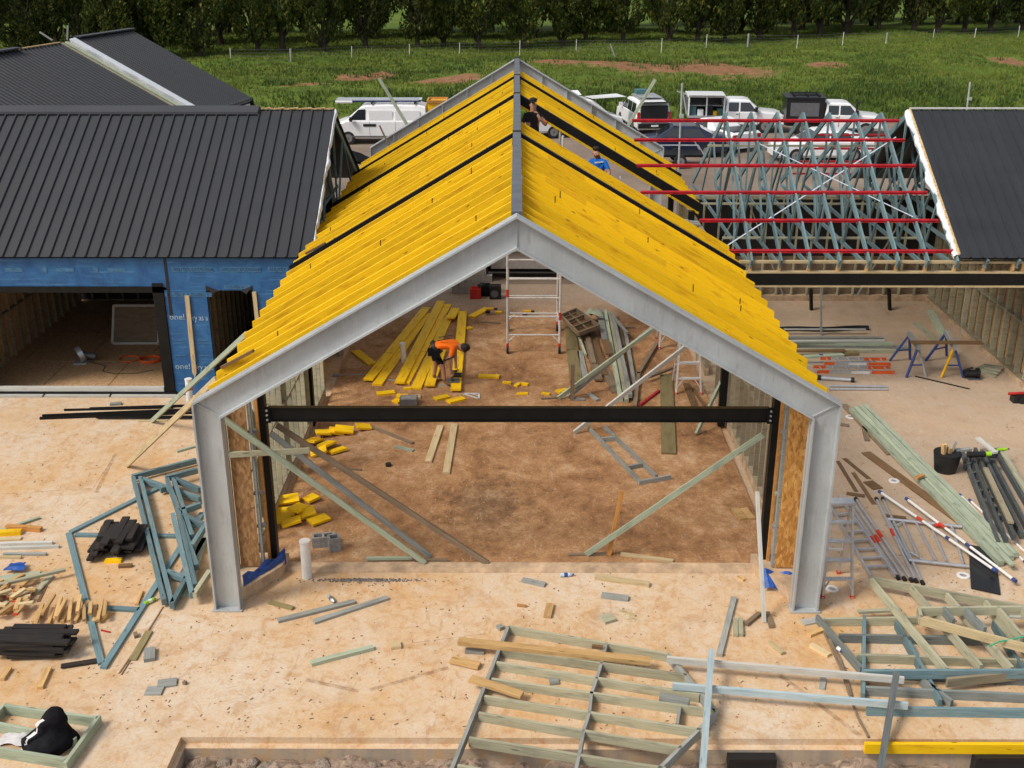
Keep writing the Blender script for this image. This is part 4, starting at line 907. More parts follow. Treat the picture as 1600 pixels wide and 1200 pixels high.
# utes
def ute(name, label, pos, ang, cat, canopy, mat='car_white'):
    c = Car(name, label, pos, ang, cat, 5.2, 1.88)
    c.body(mat, [(2.6,.75),(2.5,1.0),(2.3,1.08),(1.45,1.16),(1.38,1.18),(.75,1.70),(.5,1.76),(-.3,1.76),(-.5,1.70),(-.55,1.16),(-.60,.7)], z0=.36, belt=1.12)
    c.pane('windscreen', [(1.36,.74,1.22),(1.36,-.74,1.22),(.82,-.64,1.66),(.82,.64,1.66)]); c.side_glass([(1.12,.22,.22,.72),(.14,-.40,-.40,.14)],1.15,1.62,.94,.12,1.12,1.76)
    for sg in (1,-1):
        c.box('headlight','lamp_clear',2.42,2.58,sg*.72-.16,sg*.72+.16,.8,.98); c.box('side_mirror','black_plastic',1.0,1.14,sg*1.06-.1,sg*1.06+.1,1.15,1.4); c.box('door_handle','car_grey',.0,.14,sg*.94-.01,sg*.94+.015,.98,1.03); c.box('mudguard','black_plastic',1.2,2.05,sg*.945-.01,sg*.945+.004,.36,.5)
    for sg in (1,-1):
        for x in (1.18,.18,-.46): c.box('door_gap','car_grey',x-.008,x+.008,sg*.94-.02,sg*.94+.005,.5,1.12)
        c.box('sill_step','black_plastic',-.5,1.2,sg*.9-.06,sg*.9+.06,.34,.40)
    c.box('number_plate','yellow_paint',2.685,2.695,-.18,.18,.5,.6)
    c.box('bumper','car_grey',2.56,2.68,-.85,.85,.42,.7); c.box('grille','black_plastic',2.58,2.63,-.5,.5,.72,.92); c.box('chassis','black_plastic',-2.5,-.5,-.4,.4,.45,.7); c.wheels(1.62,-1.6,.38); return c
q = P(1150,208,-.05); c = ute('parked_ute', 'white ute with an open-sided tool canopy on its tray', (q.x,q.y+1.0,-.05), R(-4), 'ute', 0)
c.box('tray','alu',-2.6,-.62,-.94,.94,.78,.9)
for sg in (1,-1):
    for x in (-2.56,-1.6,-.66): c.box('canopy_post','car_white',x-.04,x+.04,sg*.9-.04,sg*.9+.04,.9,1.9)
c.box('canopy_roof','car_white',-2.65,-.6,-.95,.95,1.88,1.98); c.box('canopy_back','car_grey',-2.6,-.62,.84,.9,.9,1.88); c.box('canopy_divider','car_grey',-2.58,-2.54,-.85,.85,.9,1.88); c.box('canopy_front','car_white',-.66,-.60,-.9,.9,.9,1.9)
m = MB(); m.poly([c.w(-2.6,-.95,1.93),c.w(-.65,-.95,1.93),c.w(-.65,-1.55,2.06),c.w(-2.6,-1.55,2.06)]); m.build('raised_side_door','car_white',c.t)
for k, (x, mt, hh) in enumerate(((-2.3,'teal_thing',.45),(-1.9,'car_white',.3),(-1.4,'black_plastic',.5),(-1.05,'yellow_paint',.22),(-.85,'teal_thing',.35))): c.box('tool_box',mt,x-.16,x+.16,-.7,-.2,.9,.9+hh)
c.box('shelf','alu',-2.5,-.7,-.6,.8,1.38,1.41); MB().beam(c.w(-2.7,-.9,2.02),c.w(-3.25,-1.0,2.2),.06,.06).build('rear_rack','alu',c.t); MB().beam(c.w(-2.66,-.9,1.0),c.w(-2.9,-.9,2.05),.06,.06).build('rear_rack','alu',c.t)
q = P(1306,214,-.05); c = ute('parked_ute', 'white ute with a black boxy canopy and roof rack', (q.x,q.y+1.0,-.05), R(-6), 'ute', 1)
c.box('canopy','car_black',-2.6,-.62,-.94,.94,.75,1.95); c.box('canopy_lid','car_black',-2.68,-.55,-.98,.98,1.95,2.03); c.box('side_hatch','car_grey',-2.4,-.9,-.955,-.935,1.05,1.75)
for y in (-.6,0,.6): c.box('rack_bar','black_steel',-2.3,-.8,y-.03,y+.03,2.08,2.12)
for x in (-2.2,-1.5,-.9): c.box('rack_bar','black_steel',x-.03,x+.03,-.75,.75,2.04,2.08)
c.box('snorkel','black_plastic',1.0,1.08,-.99,-.93,1.1,1.8); MB().tube(c.w(1.04,-.96,1.8),c.w(1.2,-.96,1.84),.06,8).build('snorkel_head','black_plastic',c.t)
# low white ute pointing away to the left
A, Bq = P(1062,214,-.05), P(1172,240,-.05); q = (A+Bq)/2; c = Car('parked_coupe', 'low white coupe utility parked beside the navy sedan', (q.x,q.y,-.05), math.atan2(A.y-Bq.y,A.x-Bq.x), 'car', 5.0, 1.9)
c.body('car_white', [(2.5,.55),(2.42,.72),(2.2,.82),(1.1,.96),(1.0,.98),(.2,1.40),(-.1,1.44),(-.6,1.40),(-1.0,1.06),(-2.3,1.02),(-2.5,.92),(-2.52,.5)], z0=.22, belt=.92)
c.pane('windscreen', [(.98,.74,1.0),(.98,-.74,1.0),(.25,-.6,1.36),(.25,.6,1.36)]); c.side_glass([(.75,-.55,-.45,.12)],.96,1.32,.95,.12,.92,1.42); c.wheels(1.5,-1.45,.33); c.box('tray_cover','car_black',-2.35,-.95,-.76,.76,1.03,1.06)
for sg in (1,-1): c.box('headlight','lamp_clear',2.3,2.46,sg*.72-.16,sg*.72+.16,.6,.75); c.box('tail_light','lamp_red',-2.54,-2.46,sg*.75-.12,sg*.75+.12,.7,.9)
# navy sedan
q = P(1062,246,-.05); c = Car('parked_sedan', 'dark navy sedan parked in front of the white coupe utility', (q.x,q.y+.9,-.05), R(176), 'car', 4.6, 1.85)
c.body('car_navy', [(2.3,.55),(2.2,.75),(1.2,.92),(1.1,.95),(.4,1.40),(-.2,1.46),(-.9,1.42),(-1.7,1.05),(-2.2,1.0),(-2.32,.55)], z0=.22, belt=.95)
c.pane('windscreen', [(1.08,.72,.98),(1.08,-.72,.98),(.45,-.6,1.37),(.45,.6,1.37)]); c.side_glass([(.85,-.1,-.1,.36),(-.18,-1.25,-.95,-.18)],.98,1.36,.925,.12,.95,1.45); c.pane('rear_window', [(-1.62,-.68,1.1),(-1.62,.68,1.1),(-.98,.6,1.41),(-.98,-.6,1.41)]); c.wheels(1.4,-1.35,.32); c.box('roof_panel','car_grey',-.8,.3,-.55,.55,1.44,1.475)
for sg in (1,-1): c.box('headlight','lamp_clear',2.12,2.28,sg*.68-.15,sg*.68+.15,.6,.74)
# white car behind the trusses
q = P(1288,254,-.05); c = Car('parked_sedan', 'white sedan with a dark red side stripe seen through the trusses', (q.x,q.y+.9,-.05), R(182), 'car', 4.7, 1.85)
c.body('car_white', [(2.35,.55),(2.25,.78),(1.2,.94),(1.1,.97),(.4,1.40),(-.2,1.46),(-.9,1.44),(-2.0,1.10),(-2.25,1.02),(-2.35,.55)], z0=.22, belt=.96)
c.pane('windscreen', [(1.08,.72,1.0),(1.08,-.72,1.0),(.45,-.6,1.37),(.45,.6,1.37)]); c.side_glass([(.85,-.1,-.1,.36),(-.18,-1.3,-1.0,-.18)],.99,1.37,.925,.12,.96,1.45); c.wheels(1.42,-1.35,.33)
for sg in (1,-1): c.box('side_stripe','lamp_red',-2.0,.4,sg*.925-.005,sg*.925+.006,.72,.80); c.box('headlight','lamp_clear',2.18,2.33,sg*.68-.15,sg*.68+.15,.62,.78)
# white van behind the hall roof, side door lifted
q = P(918,150,2.0); c = Car('parked_van', 'white van mostly hidden behind the hall roof, door lifted', (q.x-.6,q.y,-.05), R(15), 'van', 4.8, 1.85)
c.body('car_white', [(2.4,.7),(2.3,1.0),(1.6,1.2),(.8,1.86),(.5,1.95),(-2.2,1.95),(-2.4,1.2),(-2.42,.5)], z0=.3, belt=1.15); c.wheels(1.5,-1.5,.34)
m = MB(); m.poly([c.w(.6,.9,1.97),c.w(-.2,.9,1.97),c.w(-.3,1.6,2.15),c.w(.6,1.6,2.15)]); m.poly([c.w(2.6,-.7,2.02),c.w(.6,-.9,2.0),c.w(.5,.2,2.0),c.w(2.4,.4,2.06)]); m.build('raised_door','car_white',c.t)
# low trailer with rails
q = P(1058,262,-.05); t = thing('trailer', 'small black trailer with bent tube rails next to the trusses', 'trailer', (q.x,q.y+.5,-.05))
m = MB(); m.box((q.x-1.2,q.y-.1,.45),(q.x+1.2,q.y+1.3,.55)); m.build('deck','black_steel',t)
for y in (-.1,1.3):
    MB().path([V(q.x-1.2,q.y+y,.55),V(q.x-1.05,q.y+y,1.0),V(q.x+.9,q.y+y,1.0),V(q.x+1.2,q.y+y,.55)],.03).build('rail','alu',t)
for s_ in (-1,1): wheel(t, V(q.x+.1,q.y+.6+s_*.85,.29), .29, .18, (0,s_,0))
# dark low wall/black heap behind the right wing, timber stacked
q = P(585,268,-.05); rag('rubbish_bag','pale sack lying on the yard between left wing and hall roof',q.x,q.y,-.04,.9,.7,'cloth_white',.6,5,None,'sack'); q = P(570,252,-.05); rag('tarpaulin','dark tarpaulin on the yard beyond the left wing gable',q.x-1,q.y,-.04,3.2,1.5,'cloth_black',.5,8,None,'tarpaulin')
# tall scaffold standards
for (x,y0,y1,Y,lb) in ((1066,250,130,None,'tall galvanised scaffold pole standing left of the trusses'),(1516,190,128,24.0,'galvanised scaffold pole rising behind the right wing roof')):
    if Y is None: Y = 18.8
    a, b = P(x,y1,Y=Y), P(x-3,y0,Y=Y); t = thing('scaffold_pole', lb, 'scaffold pole', (a.x,a.y,-.05)); MB().tube((b.x,Y,-.05),a,.03,8).build('tube','galv',t); k = a.lerp(b,.42); MB().box((k.x-.06,Y-.05,k.z-.05),(k.x+.06,Y+.05,k.z+.05)).build('coupler','galv',t)
# timbers standing up past the back frame
for (a,b,Yd,lb) in (((592,122),(638,198),21.9,'pale timber prop sticking up past the left end of the far frame'),((1024,124),(978,202),21.9,'pale timber prop sticking up past the right end of the far frame'),((593,196),(607,226),21.0,'thin brown stick poking up behind the left eave')):
    A, Bq = P(*a,Y=Yd), P(*b,Y=Yd); d = (Bq-A); e = A+d*((A.z)/(A.z-Bq.z)); MB().beam(A,e,.10 if 'pale' in lb else .05,.05,up=(0,1,0)).build('timber_prop','treated_green' if 'pale' in lb else 'old_wood',None,lb,'timber')
# ================================================================== LOOSE TIMBER AND GEAR
FZ = .052      # hall floor level
def pt(p, z): return Vector(p) if len(p) == 3 else P(p[0], p[1], z)
def T(label, p1, p2, w_, t_, mat, z0=0.0, name='timber_offcut', cat='timber offcut', group=None, z1=None, parent=None):
    """a length of timber lying flat: p1, p2 = middle of its two ends, z0 = height of the underside (z1 at the second end)"""
    z1 = z0 if z1 is None else z1
    a, b = pt(p1, z0+t_), pt(p2, z1+t_); a = a-V(0,0,t_/2); b = b-V(0,0,t_/2)
    return MB().beam(a, b, w_, t_).build(name, mat, parent, label, cat, group)
def block(label, px, py, lx, ly, h, ang, mat, z0=0.0, name='timber_offcut', cat='timber offcut', group=None, parent=None):
    q = P(px, py, z0+h/2); d = V(math.cos(ang),math.sin(ang),0)*lx/2; c = V(q.x,q.y,z0+h/2)
    return MB().beam(c-d, c+d, ly, h).build(name, mat, parent, label, cat, group)
def brace(label, a, b, w_, t_, mat, name='timber_brace', cat='brace', up=(0,0,1)):
    return MB().beam(a, b, w_, t_, up=up).build(name, mat, None, label, cat)
# ---- braces of the hall front
brace('long pale green brace from left column down to the threshold', P(346,652,Y=.72), P(664,879,.10), .05, .09, 'treated_green')
brace('grey middle brace leaning from left black post to floor', P(424,678,Y=1.12), P(672,869,.08), .05, .09, 'grey_wood')
brace('weathered pinkish brace, rearmost of three at left post', P(432,664,Y=1.36), P(762,880,.08), .05, .09, 'old_wood')
brace('single pale brace leaning from right black post to floor', P(1192,679,Y=1.10), P(916,866,.08), .05, .09, 'treated_green')
a, b = P(872,622,FZ+.03), P(1100,457,X=4.4); brace('long pale brace rising right behind the black beam, nearer one', a, b, .05, .09, 'treated_green')
a, b = P(887,621,FZ+.03), P(1092,452,X=4.4); brace('grey brace rising right, paired behind the pale one', a, b, .05, .09, 'grey_wood')
a, b = P(897,676,FZ+.03), P(1120,504,X=4.4); brace('whitish brace with dark knots crossing above the black beam', a, b, .05, .09, 'white_wood')
a, b = P(1088,678,FZ+.03), P(1136,578,X=4.54); brace('short green brace against the right stud wall', a, b, .05, .09, 'treated_green')
a, b = P(972,768,Y=P(951,868,FZ).y), P(951,868,FZ); brace('upright orange stake nailed to the right brace', a, b, .075, .03, 'pine_orange', 'stake', 'stake', (0,1,0))
a, b = P(1183,768,Y=P(1194,972,0).y+.75), P(1194,972,.0); brace('whitish prop leaning on the right black post', a, b, .05, .06, 'white_wood', 'prop', 'prop')
a, b = P(386,521,X=-4.86), P(237,658,.03); brace('upper green prop leaning on left eave of hall', a, b, .05, .09, 'treated_green', 'prop', 'prop')
a, b = P(338,592,X=-4.86), P(198,727,.03); brace('lower pale prop leaning on left knee of front frame', a, b, .05, .10, 'pine_pale', 'prop', 'prop')
# ---- yellow boards where the carpenter works
for lb, p1, p2, z in (('leftmost long yellow board on the hall floor',(666,480),(575,592),.05),('second long yellow board from the left, partly under others',(668,489),(589,600),0),('lower long yellow board beneath the topmost one',(699,475),(632,598),.0),('topmost long yellow board of the fanned pile',(689,470),(624,597),.05),('long yellow board left of the bent carpenter',(702,492),(650,606),0),('yellow board under the carpenter, ending short',(690,545),(671,601),.046),('rightmost long yellow board, under the saw',(723,486),(712,608),.05)):
    T(lb, p1, p2, .24, .045, 'yellow_dirty', FZ+z, 'laminated_board', 'yellow board', 'yellow boards on the hall floor')
for lb, p1, p2 in (('dark grey bearer under the yellow boards, front',(598,592),(698,602)),('pale bearer stick left of the yellow boards',(520,585),(572,585))): T(lb, p1, p2, .07, .045, 'grey_wood', FZ-.045, 'bearer', 'bearer')
T('yellow board end lying left of the fanned boards',(555,547),(582,568),.24,.045,'yellow_dirty',FZ,'laminated_board','yellow board'); T('short yellow board with a drill on it behind the pile',(761,481),(736,494),.22,.045,'yellow_dirty',FZ,'laminated_board','yellow board'); T('short yellow board crossing the pile top',(712,481),(704,496),.24,.045,'yellow_dirty',FZ+.1,'laminated_board','yellow board')
T('thin brown stick near the scaffold foot',(752,502),(782,504),.06,.03,'old_wood',FZ)
YO = [(603,614,.42,.2,.3,0,'yellow offcut left of the front group on the floor'),(622,626,.22,.2,.9,0,'yellow offcut tilted beside the grey bucket'),(628,619,.26,.2,.0,.046,'yellow offcut lying on another near the bucket'),(690,621,.36,.2,.55,0,'yellow offcut in front of the carpenter boots'),(712,625,.42,.2,.6,0,'yellow offcut beside the white square'),(764,588,.5,.2,-.1,0,'yellow offcut alone right of the carpenter'),(732,513,.2,.16,.6,0,'yellow block right of the board ends'),(779,488,.18,.12,.3,0,'yellow block near the radio'),(792,598,.09,.2,1.5,0,'small upright yellow offcut by the scaffold'),(809,601,.2,.1,1.0,0,'small yellow offcut, left of a close pair'),(819,600,.2,.1,-.4,0,'small yellow offcut, right of a close pair'),(816,615,.26,.08,.1,0,'thin yellow strip below the close pair'),(853,615,.2,.07,-.4,0,'thin yellow strip near the brace foot'),(879,611,.28,.2,.5,0,'yellow offcut behind the brace foot'),(637,607,.18,.1,.2,0,'tiny yellow offcut under the board ends')]
for (x,y,lx,ly,a,z,lb) in YO: block(lb,x,y,lx,ly,.045,a,'yellow_dirty',FZ+z,group='yellow offcuts on the hall floor')
block('pale square offcut beside the grey bucket',650,620,.2,.2,.045,.2,'pine_pale',FZ)
YP = [(491,690,0,1.2),(505,676,.05,.3),(511,694,.05,1.1),(526,675,0,.2),(538,672,.05,.1),(527,703,0,.6),(568,668,0,.4),(498,708,0,.2)]
rgy = random.Random(14)
for i,(x,y,z,a) in enumerate(YP):
    q = P(x,y,FZ+z+.04); tl = rgy.uniform(-.32,.32); L_ = rgy.uniform(.28,.42); dd_ = V(math.cos(a),math.sin(a),tl).normalized()*L_/2; cc = V(q.x,q.y,FZ+z+.026+abs(tl)*L_/2)
    MB().beam(cc-dd_,cc+dd_,.24,.045,up=(rgy.uniform(-.3,.3),rgy.uniform(-.3,.3),1)).build('timber_offcut','yellow_dirty',None,'yellow offcut, %s from the left in the heap behind the beam' % ordinal(1+sorted(YP).index(YP[i])),'timber offcut','yellow offcuts heaped behind the beam')
YQ = [(450,780,.05,.25),(447,800,0,-.1),(455,817,0,.3),(466,795,.095,1.2),(480,802,.05,.4),(486,779,0,-.9),(498,811,.02,.7),(440,812,0,.1)]
for i,(x,y,z,a) in enumerate(YQ):
    q = P(x,y,FZ+z+.04); tl = rgy.uniform(-.32,.32); L_ = rgy.uniform(.28,.42); dd_ = V(math.cos(a),math.sin(a),tl).normalized()*L_/2; cc = V(q.x,q.y,FZ+z+.026+abs(tl)*L_/2)
    MB().beam(cc-dd_,cc+dd_,.24,.045,up=(rgy.uniform(-.3,.3),rgy.uniform(-.3,.3),1)).build('timber_offcut','yellow_dirty',None,'yellow offcut, %s from the left in the heap at left black post' % ordinal(1+sorted(YQ).index(YQ[i])),'timber offcut','yellow offcuts heaped at the left post')
T('left one of two pale boards under the black beam',(688,664),(669,720),.14,.045,'pine_pale',FZ,'board','board'); T('right one of two pale boards under the black beam',(710,662),(697,738),.14,.045,'pine_pale',FZ,'board','board')
T('brown stick from the yellow heap to mid floor',(579,665),(645,691),.08,.04,'old_wood',FZ); T('small green flat offcut by the brown stick',(618,697),(646,703),.10,.03,'treated_green',FZ)
T('thin stick lying behind the left braces',(530,730),(565,733),.04,.03,'old_wood',FZ); T('green stick lying at the foot of the left braces',(572,871),(643,870),.06,.045,'treated_green',FZ+.03); T('brown stick beside the foot of the left braces',(644,873),(700,874),.07,.03,'old_wood',FZ+.03)
T('brown flat stick at the foot of the right brace',(888,865),(956,864),.07,.03,'old_wood',FZ); T('pale notched batten right of the orange stake',(970,864),(1052,875),.08,.04,'pine_pale',FZ)
block('left pale offcut by the right wall inside the hall',1155,803,.14,.42,.045,.2,'pine',FZ); block('right pale offcut by the right wall inside the hall',1168,803,.14,.40,.045,.2,'pine',FZ)
# wooden ladder frame
t = thing('wooden_ladder', 'grey timber ladder frame lying on the clay floor under the beam', 'ladder', tuple(P(970,705,FZ)))
for p1,p2 in (((920,666),(1000,750)),((944,664),(1026,742))): T(None,p1,p2,.045,.09,'grey_wood',FZ,'rail',None,parent=t)
for p1,p2 in (((940,684),(962,682)),((980,728),(1005,723)),((998,751),(1048,742))): T(None,p1,p2,.045,.09,'grey_wood',FZ,'rung',None,parent=t)
# ---- heap of old timber on the right inside the hall
HP = [('wide olive board at the left of the old timber heap',(891,508),(900,596),.30,.04,'olive_board',.0),('grey board on the old timber heap under the tray frame',(917,525),(935,592),.20,.045,'old_wood',.05),('brown board second in the heap',(925,515),(945,585),.16,.045,'brown_board',.02),('leftmost long green beam of the heap',(945,484),(970,622),.10,.09,'treated_green',.0),('middle long green beam of the heap',(953,487),(979,624),.10,.09,'treated',.0),('upper long grey beam of the heap',(957,487),(985,616),.09,.09,'grey_wood',.09),('grey board behind the tray frame',(936,482),(946,534),.16,.045,'grey_wood',.1),('dark short board in the heap',(918,526),(928,566),.12,.045,'old_wood',.1),('crooked stick at the back of the heap',(960,495),(980,519),.07,.045,'grey_wood',.2),('grey batten right of the green beams',(977,515),(991,598),.09,.045,'grey_wood',.05),('dark beam lying apart right of the heap',(1026,535),(997,583),.09,.09,'old_wood',0),('dark beam end by the red level',(998,581),(992,632),.09,.09,'old_wood',0),('thin green batten in the heap',(905,526),(915,553),.06,.045,'treated_green',.1),('olive plank lying from heap under the black beam',(1041,585),(1045,707),.30,.045,'olive_board',0),('brown batten by the step ladder',(1072,598),(1087,637),.14,.045,'brown_board',0),('thin brown batten by the right wall',(1083,606),(1102,634),.05,.045,'brown_board',0),('thin batten leaning behind the step ladder',(1012,588),(1055,572),.08,.05,'old_wood',.1),('short grey offcut by the brace foot',(920,614),(934,624),.10,.05,'grey_wood',0),('grey offcut flat by the upright post',(893,622),(914,623),.10,.04,'grey_wood',0),('brown strip left of the brace foot',(846,622),(872,620),.07,.03,'old_wood',0),('old brown board under the heap',(930,540),(962,612),.2,.04,'old_wood',0),('dusty board under the crooked stick',(963,505),(972,540),.18,.04,'old_wood',0),('pale offcut on the heap',(946,530),(952,552),.18,.04,'brown_board',.15),('grey board at the left rim of the heap',(906,548),(915,590),.14,.04,'grey_wood',.0),('cross stick behind the heap',(962,511),(992,510),.06,.05,'old_wood',0)]
for lb,p1,p2,w_,t_,mt,z in HP: T(lb,p1,p2,w_,t_,mt,FZ+z,'old_timber','timber','old timber heaped in the hall')
brace('short post standing upright at the old timber heap', P(895,570,Y=P(894,625,FZ).y), P(894,625,FZ), .09, .09, 'old_wood', 'post', 'post')
t = thing('tray_frame', 'brown slatted wooden tray lying on the old timber heap', 'tray', tuple(P(905,503,.35)))
c = [P(876,494,.42),P(900,484,.42),P(936,510,.36),P(904,522,.36)]
m = MB(); m.poly([p-V(0,0,.08) for p in c]); m.build('base','brown_board',t)
for i in range(4): MB().beam(c[i], c[(i+1) % 4], .045, .11).build('rail','old_wood',t)
for k in (.35,.68): MB().beam(c[0].lerp(c[3],k), c[1].lerp(c[2],k), .04, .08).build('slat','old_wood',t)
MB().beam(c[0].lerp(c[1],.5), c[3].lerp(c[2],.5), .03, .05).build('slat','old_wood',t)
T('red spirit level lying on the hall floor',(998,633),(1030,609),.06,.05,'red_steel',FZ,'spirit_level','spirit level')
rag('green_sheet','crumpled green sheet behind the tray frame',P(920,490,.3).x,P(920,490,.3).y,.15,.6,.5,'treated_green',.35,3,None,'sheet')
# end of the hall: block wall, dark store, tool bags
t = thing('block_wall', 'low grey concrete block wall at the far end of the hall', 'wall', (-1.2,17,.05))
q0, q1 = P(711,462,FZ), P(752,460,FZ)
bm_ = MB().box((-.195,-.095,.003),(.195,.095,.187)).mesh('block'); bm_.materials.append(M['concrete_block'])
for r_ in range(4):
    for k in range(3): link('block', bm_, None, t, (q0.x+.1+k*.4-(r_ % 2)*.2, q0.y+.25, FZ+r_*.19))
t = thing('store_shed', 'dark open store with shelf at the far end of the hall', 'store', (0.5,18.6,0))
for nm,mt,b in (('back_wall','black_plastic',(-.9,19.3,0,3.4,19.36,2.2)),('roof','black_steel',(-1.0,18.2,2.2,3.5,19.5,2.28)),('shelf','grey_wood',(-.8,18.5,.85,3.3,19.2,.89)),('counter','alu',(-.8,18.6,.3,3.3,18.65,.8)),('side_wall','black_plastic',(-.95,18.3,0,-.9,19.4,2.2))): MB().box(b[:3],b[3:]).build(nm,mt,t)
def tool(name, label, px, py, parts, z=FZ, cat='tool'):
    q = P(px,py,z); t = thing(name, label, cat, (q.x,q.y,z))
    for nm, mt, kind, a in parts:
        m = MB()
        if kind == 'b': m.box((q.x+a[0],q.y+a[1],z+a[2]),(q.x+a[3],q.y+a[4],z+a[5]))
        else: m.tube(q.xy.to_3d()+V(a[0],a[1],z+a[2]), q.xy.to_3d()+V(a[3],a[4],z+a[5]), a[6], 10)
        m.build(nm, mt, t, smooth=40 if kind == 't' else None)
    return t
tool('jerry_can','red petrol can on the concrete beside tool bag',743,466,[('can','red_tool','b',(-.16,-.1,0,.16,.1,.30)),('handle','red_tool','b',(-.1,-.02,.30,.08,.02,.37)),('spout','black_plastic','t',(.1,0,.3,.2,0,.4,.025))],cat='can')
tool('tool_bag','black tool bag between petrol can and radio',758,461,[('bag','cloth_black','b',(-.22,-.15,0,.22,.15,.30)),('handle','black_plastic','t',(-.15,0,.36,.15,0,.36,.02)),('pocket','cloth_black','b',(-.18,-.18,.03,.1,-.15,.2))],cat='bag')
tool('site_radio','black site radio with pale face by tool bag',774,466,[('case','black_plastic','b',(-.17,-.12,0,.17,.12,.34)),('speaker','car_grey','t',(-.02,-.121,.17,-.02,-.135,.17,.11)),('bar','black_plastic','b',(-.17,-.14,.34,.17,.14,.40))],cat='radio')
def drill(label, px, py, z=FZ, c='yellow_paint'): tool('cordless_drill',label,px,py,[('body',c,'t',(-.12,0,.12,.10,0,.12,.045)),('chuck','black_plastic','t',(.10,0,.12,.2,0,.12,.03)),('grip','black_plastic','b',(-.10,-.02,.02,-.04,.02,.12)),('battery','black_plastic','b',(-.14,-.05,0,.0,.05,.05))],z,'drill')
drill('cordless drill lying on the short yellow board',766,489,FZ+.05); drill('yellow cordless drill behind the scaffold rung',824,493)
tool('nail_box','grey plastic bucket in front of the yellow boards',639,631,[('bucket','car_grey','b',(-.2,-.15,0,.2,.15,.16)),('inside','concrete_block','b',(-.17,-.12,.155,.17,.12,.165))],cat='bucket')
q = P(737,618,FZ); m = MB(); A,Bq,C_ = V(q.x-.22,q.y+.1,FZ+.012),V(q.x+.17,q.y+.1,FZ+.012),V(q.x+.17,q.y-.22,FZ+.012); m.beam(A,Bq,.05,.01); m.beam(Bq,C_,.05,.01); m.beam(A,C_,.05,.01); m.beam((A+Bq)/2,(Bq+C_)/2,.03,.008); m.build('set_square','alu_white',None,'white triangular set square beside yellow offcut','set square')
tool('tape_roll','small dark roll lying on the clay floor',607,728,[('roll','black_plastic','t',(0,0,0,0,0,.06,.06))],cat='roll')
def pipe(label, px, py, ptop, z=0, r=.085, red=False, Y=None):
    b = P(px,py,z); tp = P(ptop[0],ptop[1],Y=b.y); t = thing('plastic_pipe', label, 'pipe', (b.x,b.y,z)); m = MB(); m.tube(b,tp,r,16,caps=False); m.tube(tp,b,r*.9,16,caps=False); m.build('pipe_wall','white_pvc',t,smooth=50)
    MB().tube(tp-V(0,0,.02),tp+V(0,0,.005),r*1.12,16).build('cap','white_pvc',t,smooth=40)
    if red: MB().tube(tp-V(0,0,.26),tp-V(0,0,.13),r*1.02,16).build('red_band','red_tape',t,smooth=40)
pipe('white plastic pipe standing at the hall threshold',480,902,(476,845)); pipe('white pipe with red band by the blue wall corner',297,632,(294,592),red=True,r=.075); pipe('white plastic pipe standing between the yellow boards',631,565,(629,536),FZ,.07)
def cblock(label, px, py, ang, tip=0):
    q = P(px,py,FZ); t = thing('concrete_block', label, 'concrete block', (q.x,q.y,FZ)); m = MB(); L_,W_,H_ = .39,.19,.19
    ca, sa = math.cos(ang), math.sin(ang)
    def w3(x,y,z): return V(q.x+x*ca-y*sa, q.y+x*sa+y*ca, FZ+z)
    def bb(x0,x1,y0,y1,z0,z1):
        c = [w3(x,y,z) for z in (z0,z1) for x,y in ((x0,y0),(x1,y0),(x1,y1),(x0,y1))]
        for f in ((0,3,2,1),(4,5,6,7),(0,1,5,4),(1,2,6,5),(2,3,7,6),(3,0,4,7)): m.poly([c[i] for i in f])
    if tip: 
        for (x0,x1,y0,y1) in ((-.1,.1,-.1,-.065),(-.1,.1,.065,.1),(-.1,-.065,-.065,.065),(.065,.1,-.065,.065)): bb(x0,x1,y0,y1,0,.25)
    else:
        for (x0,x1,y0,y1) in ((-.195,.195,-.095,-.06),(-.195,.195,.06,.095),(-.195,-.155,-.06,.06),(.155,.195,-.06,.06),(-.02,.02,-.06,.06)): bb(x0,x1,y0,y1,0,.19)
    m.build('block_shell','concrete_block',t)
cblock('hollow concrete block standing on end inside the threshold',523,858,.35,1); cblock('concrete block lying behind the upright hollow block',506,851,.15)
# gravel by the threshold
m = MB(); rg = random.Random(5)
for k in range(520):
    x, y = rg.gauss(575,38), 893+abs(rg.gauss(0,8)); q = P(x,y,.0); r_ = rg.uniform(.008,.022); e = V(rg.uniform(-1,1),rg.uniform(-1,1),0).normalized()*r_
    if q.y > .87: q.y = .87-rg.random()*.1
    g = e.cross(V(0,0,1)); m.poly([q+e,q+g,q+V(0,0,r_*1.3)]); m.poly([q+g,q-e,q+V(0,0,r_*1.3)]); m.poly([q-e,q-g,q+V(0,0,r_*1.3)]); m.poly([q-g,q+e,q+V(0,0,r_*1.3)])
m.build('gravel','gravel_grey',None,'grey gravel spilled along the hall threshold','gravel',None,'stuff')
# crumbs of clay and sawdust on slab and floor
m = MB()
for k in range(900):
    x, y = rg.uniform(20,1590), rg.uniform(655,1145); inside = 440 < x < 1180 and 640 < y < 880
    q = P(x,y,FZ if inside else 0.003); r_ = rg.uniform(.005,.02); e = V(rg.uniform(-1,1),rg.uniform(-1,1),0).normalized()*r_; g = e.cross(V(0,0,1))*rg.uniform(.5,1.6)
    tp = q+V(0,0,r_*.8)
    for a, b in ((e,g),(g,-e),(-e,-g),(-g,e)): m.poly([q+a,q+b,tp])
m.build('clay_crumbs','clay_floor',None,'scattered clay crumbs and chips over slab and floor','debris',None,'stuff')
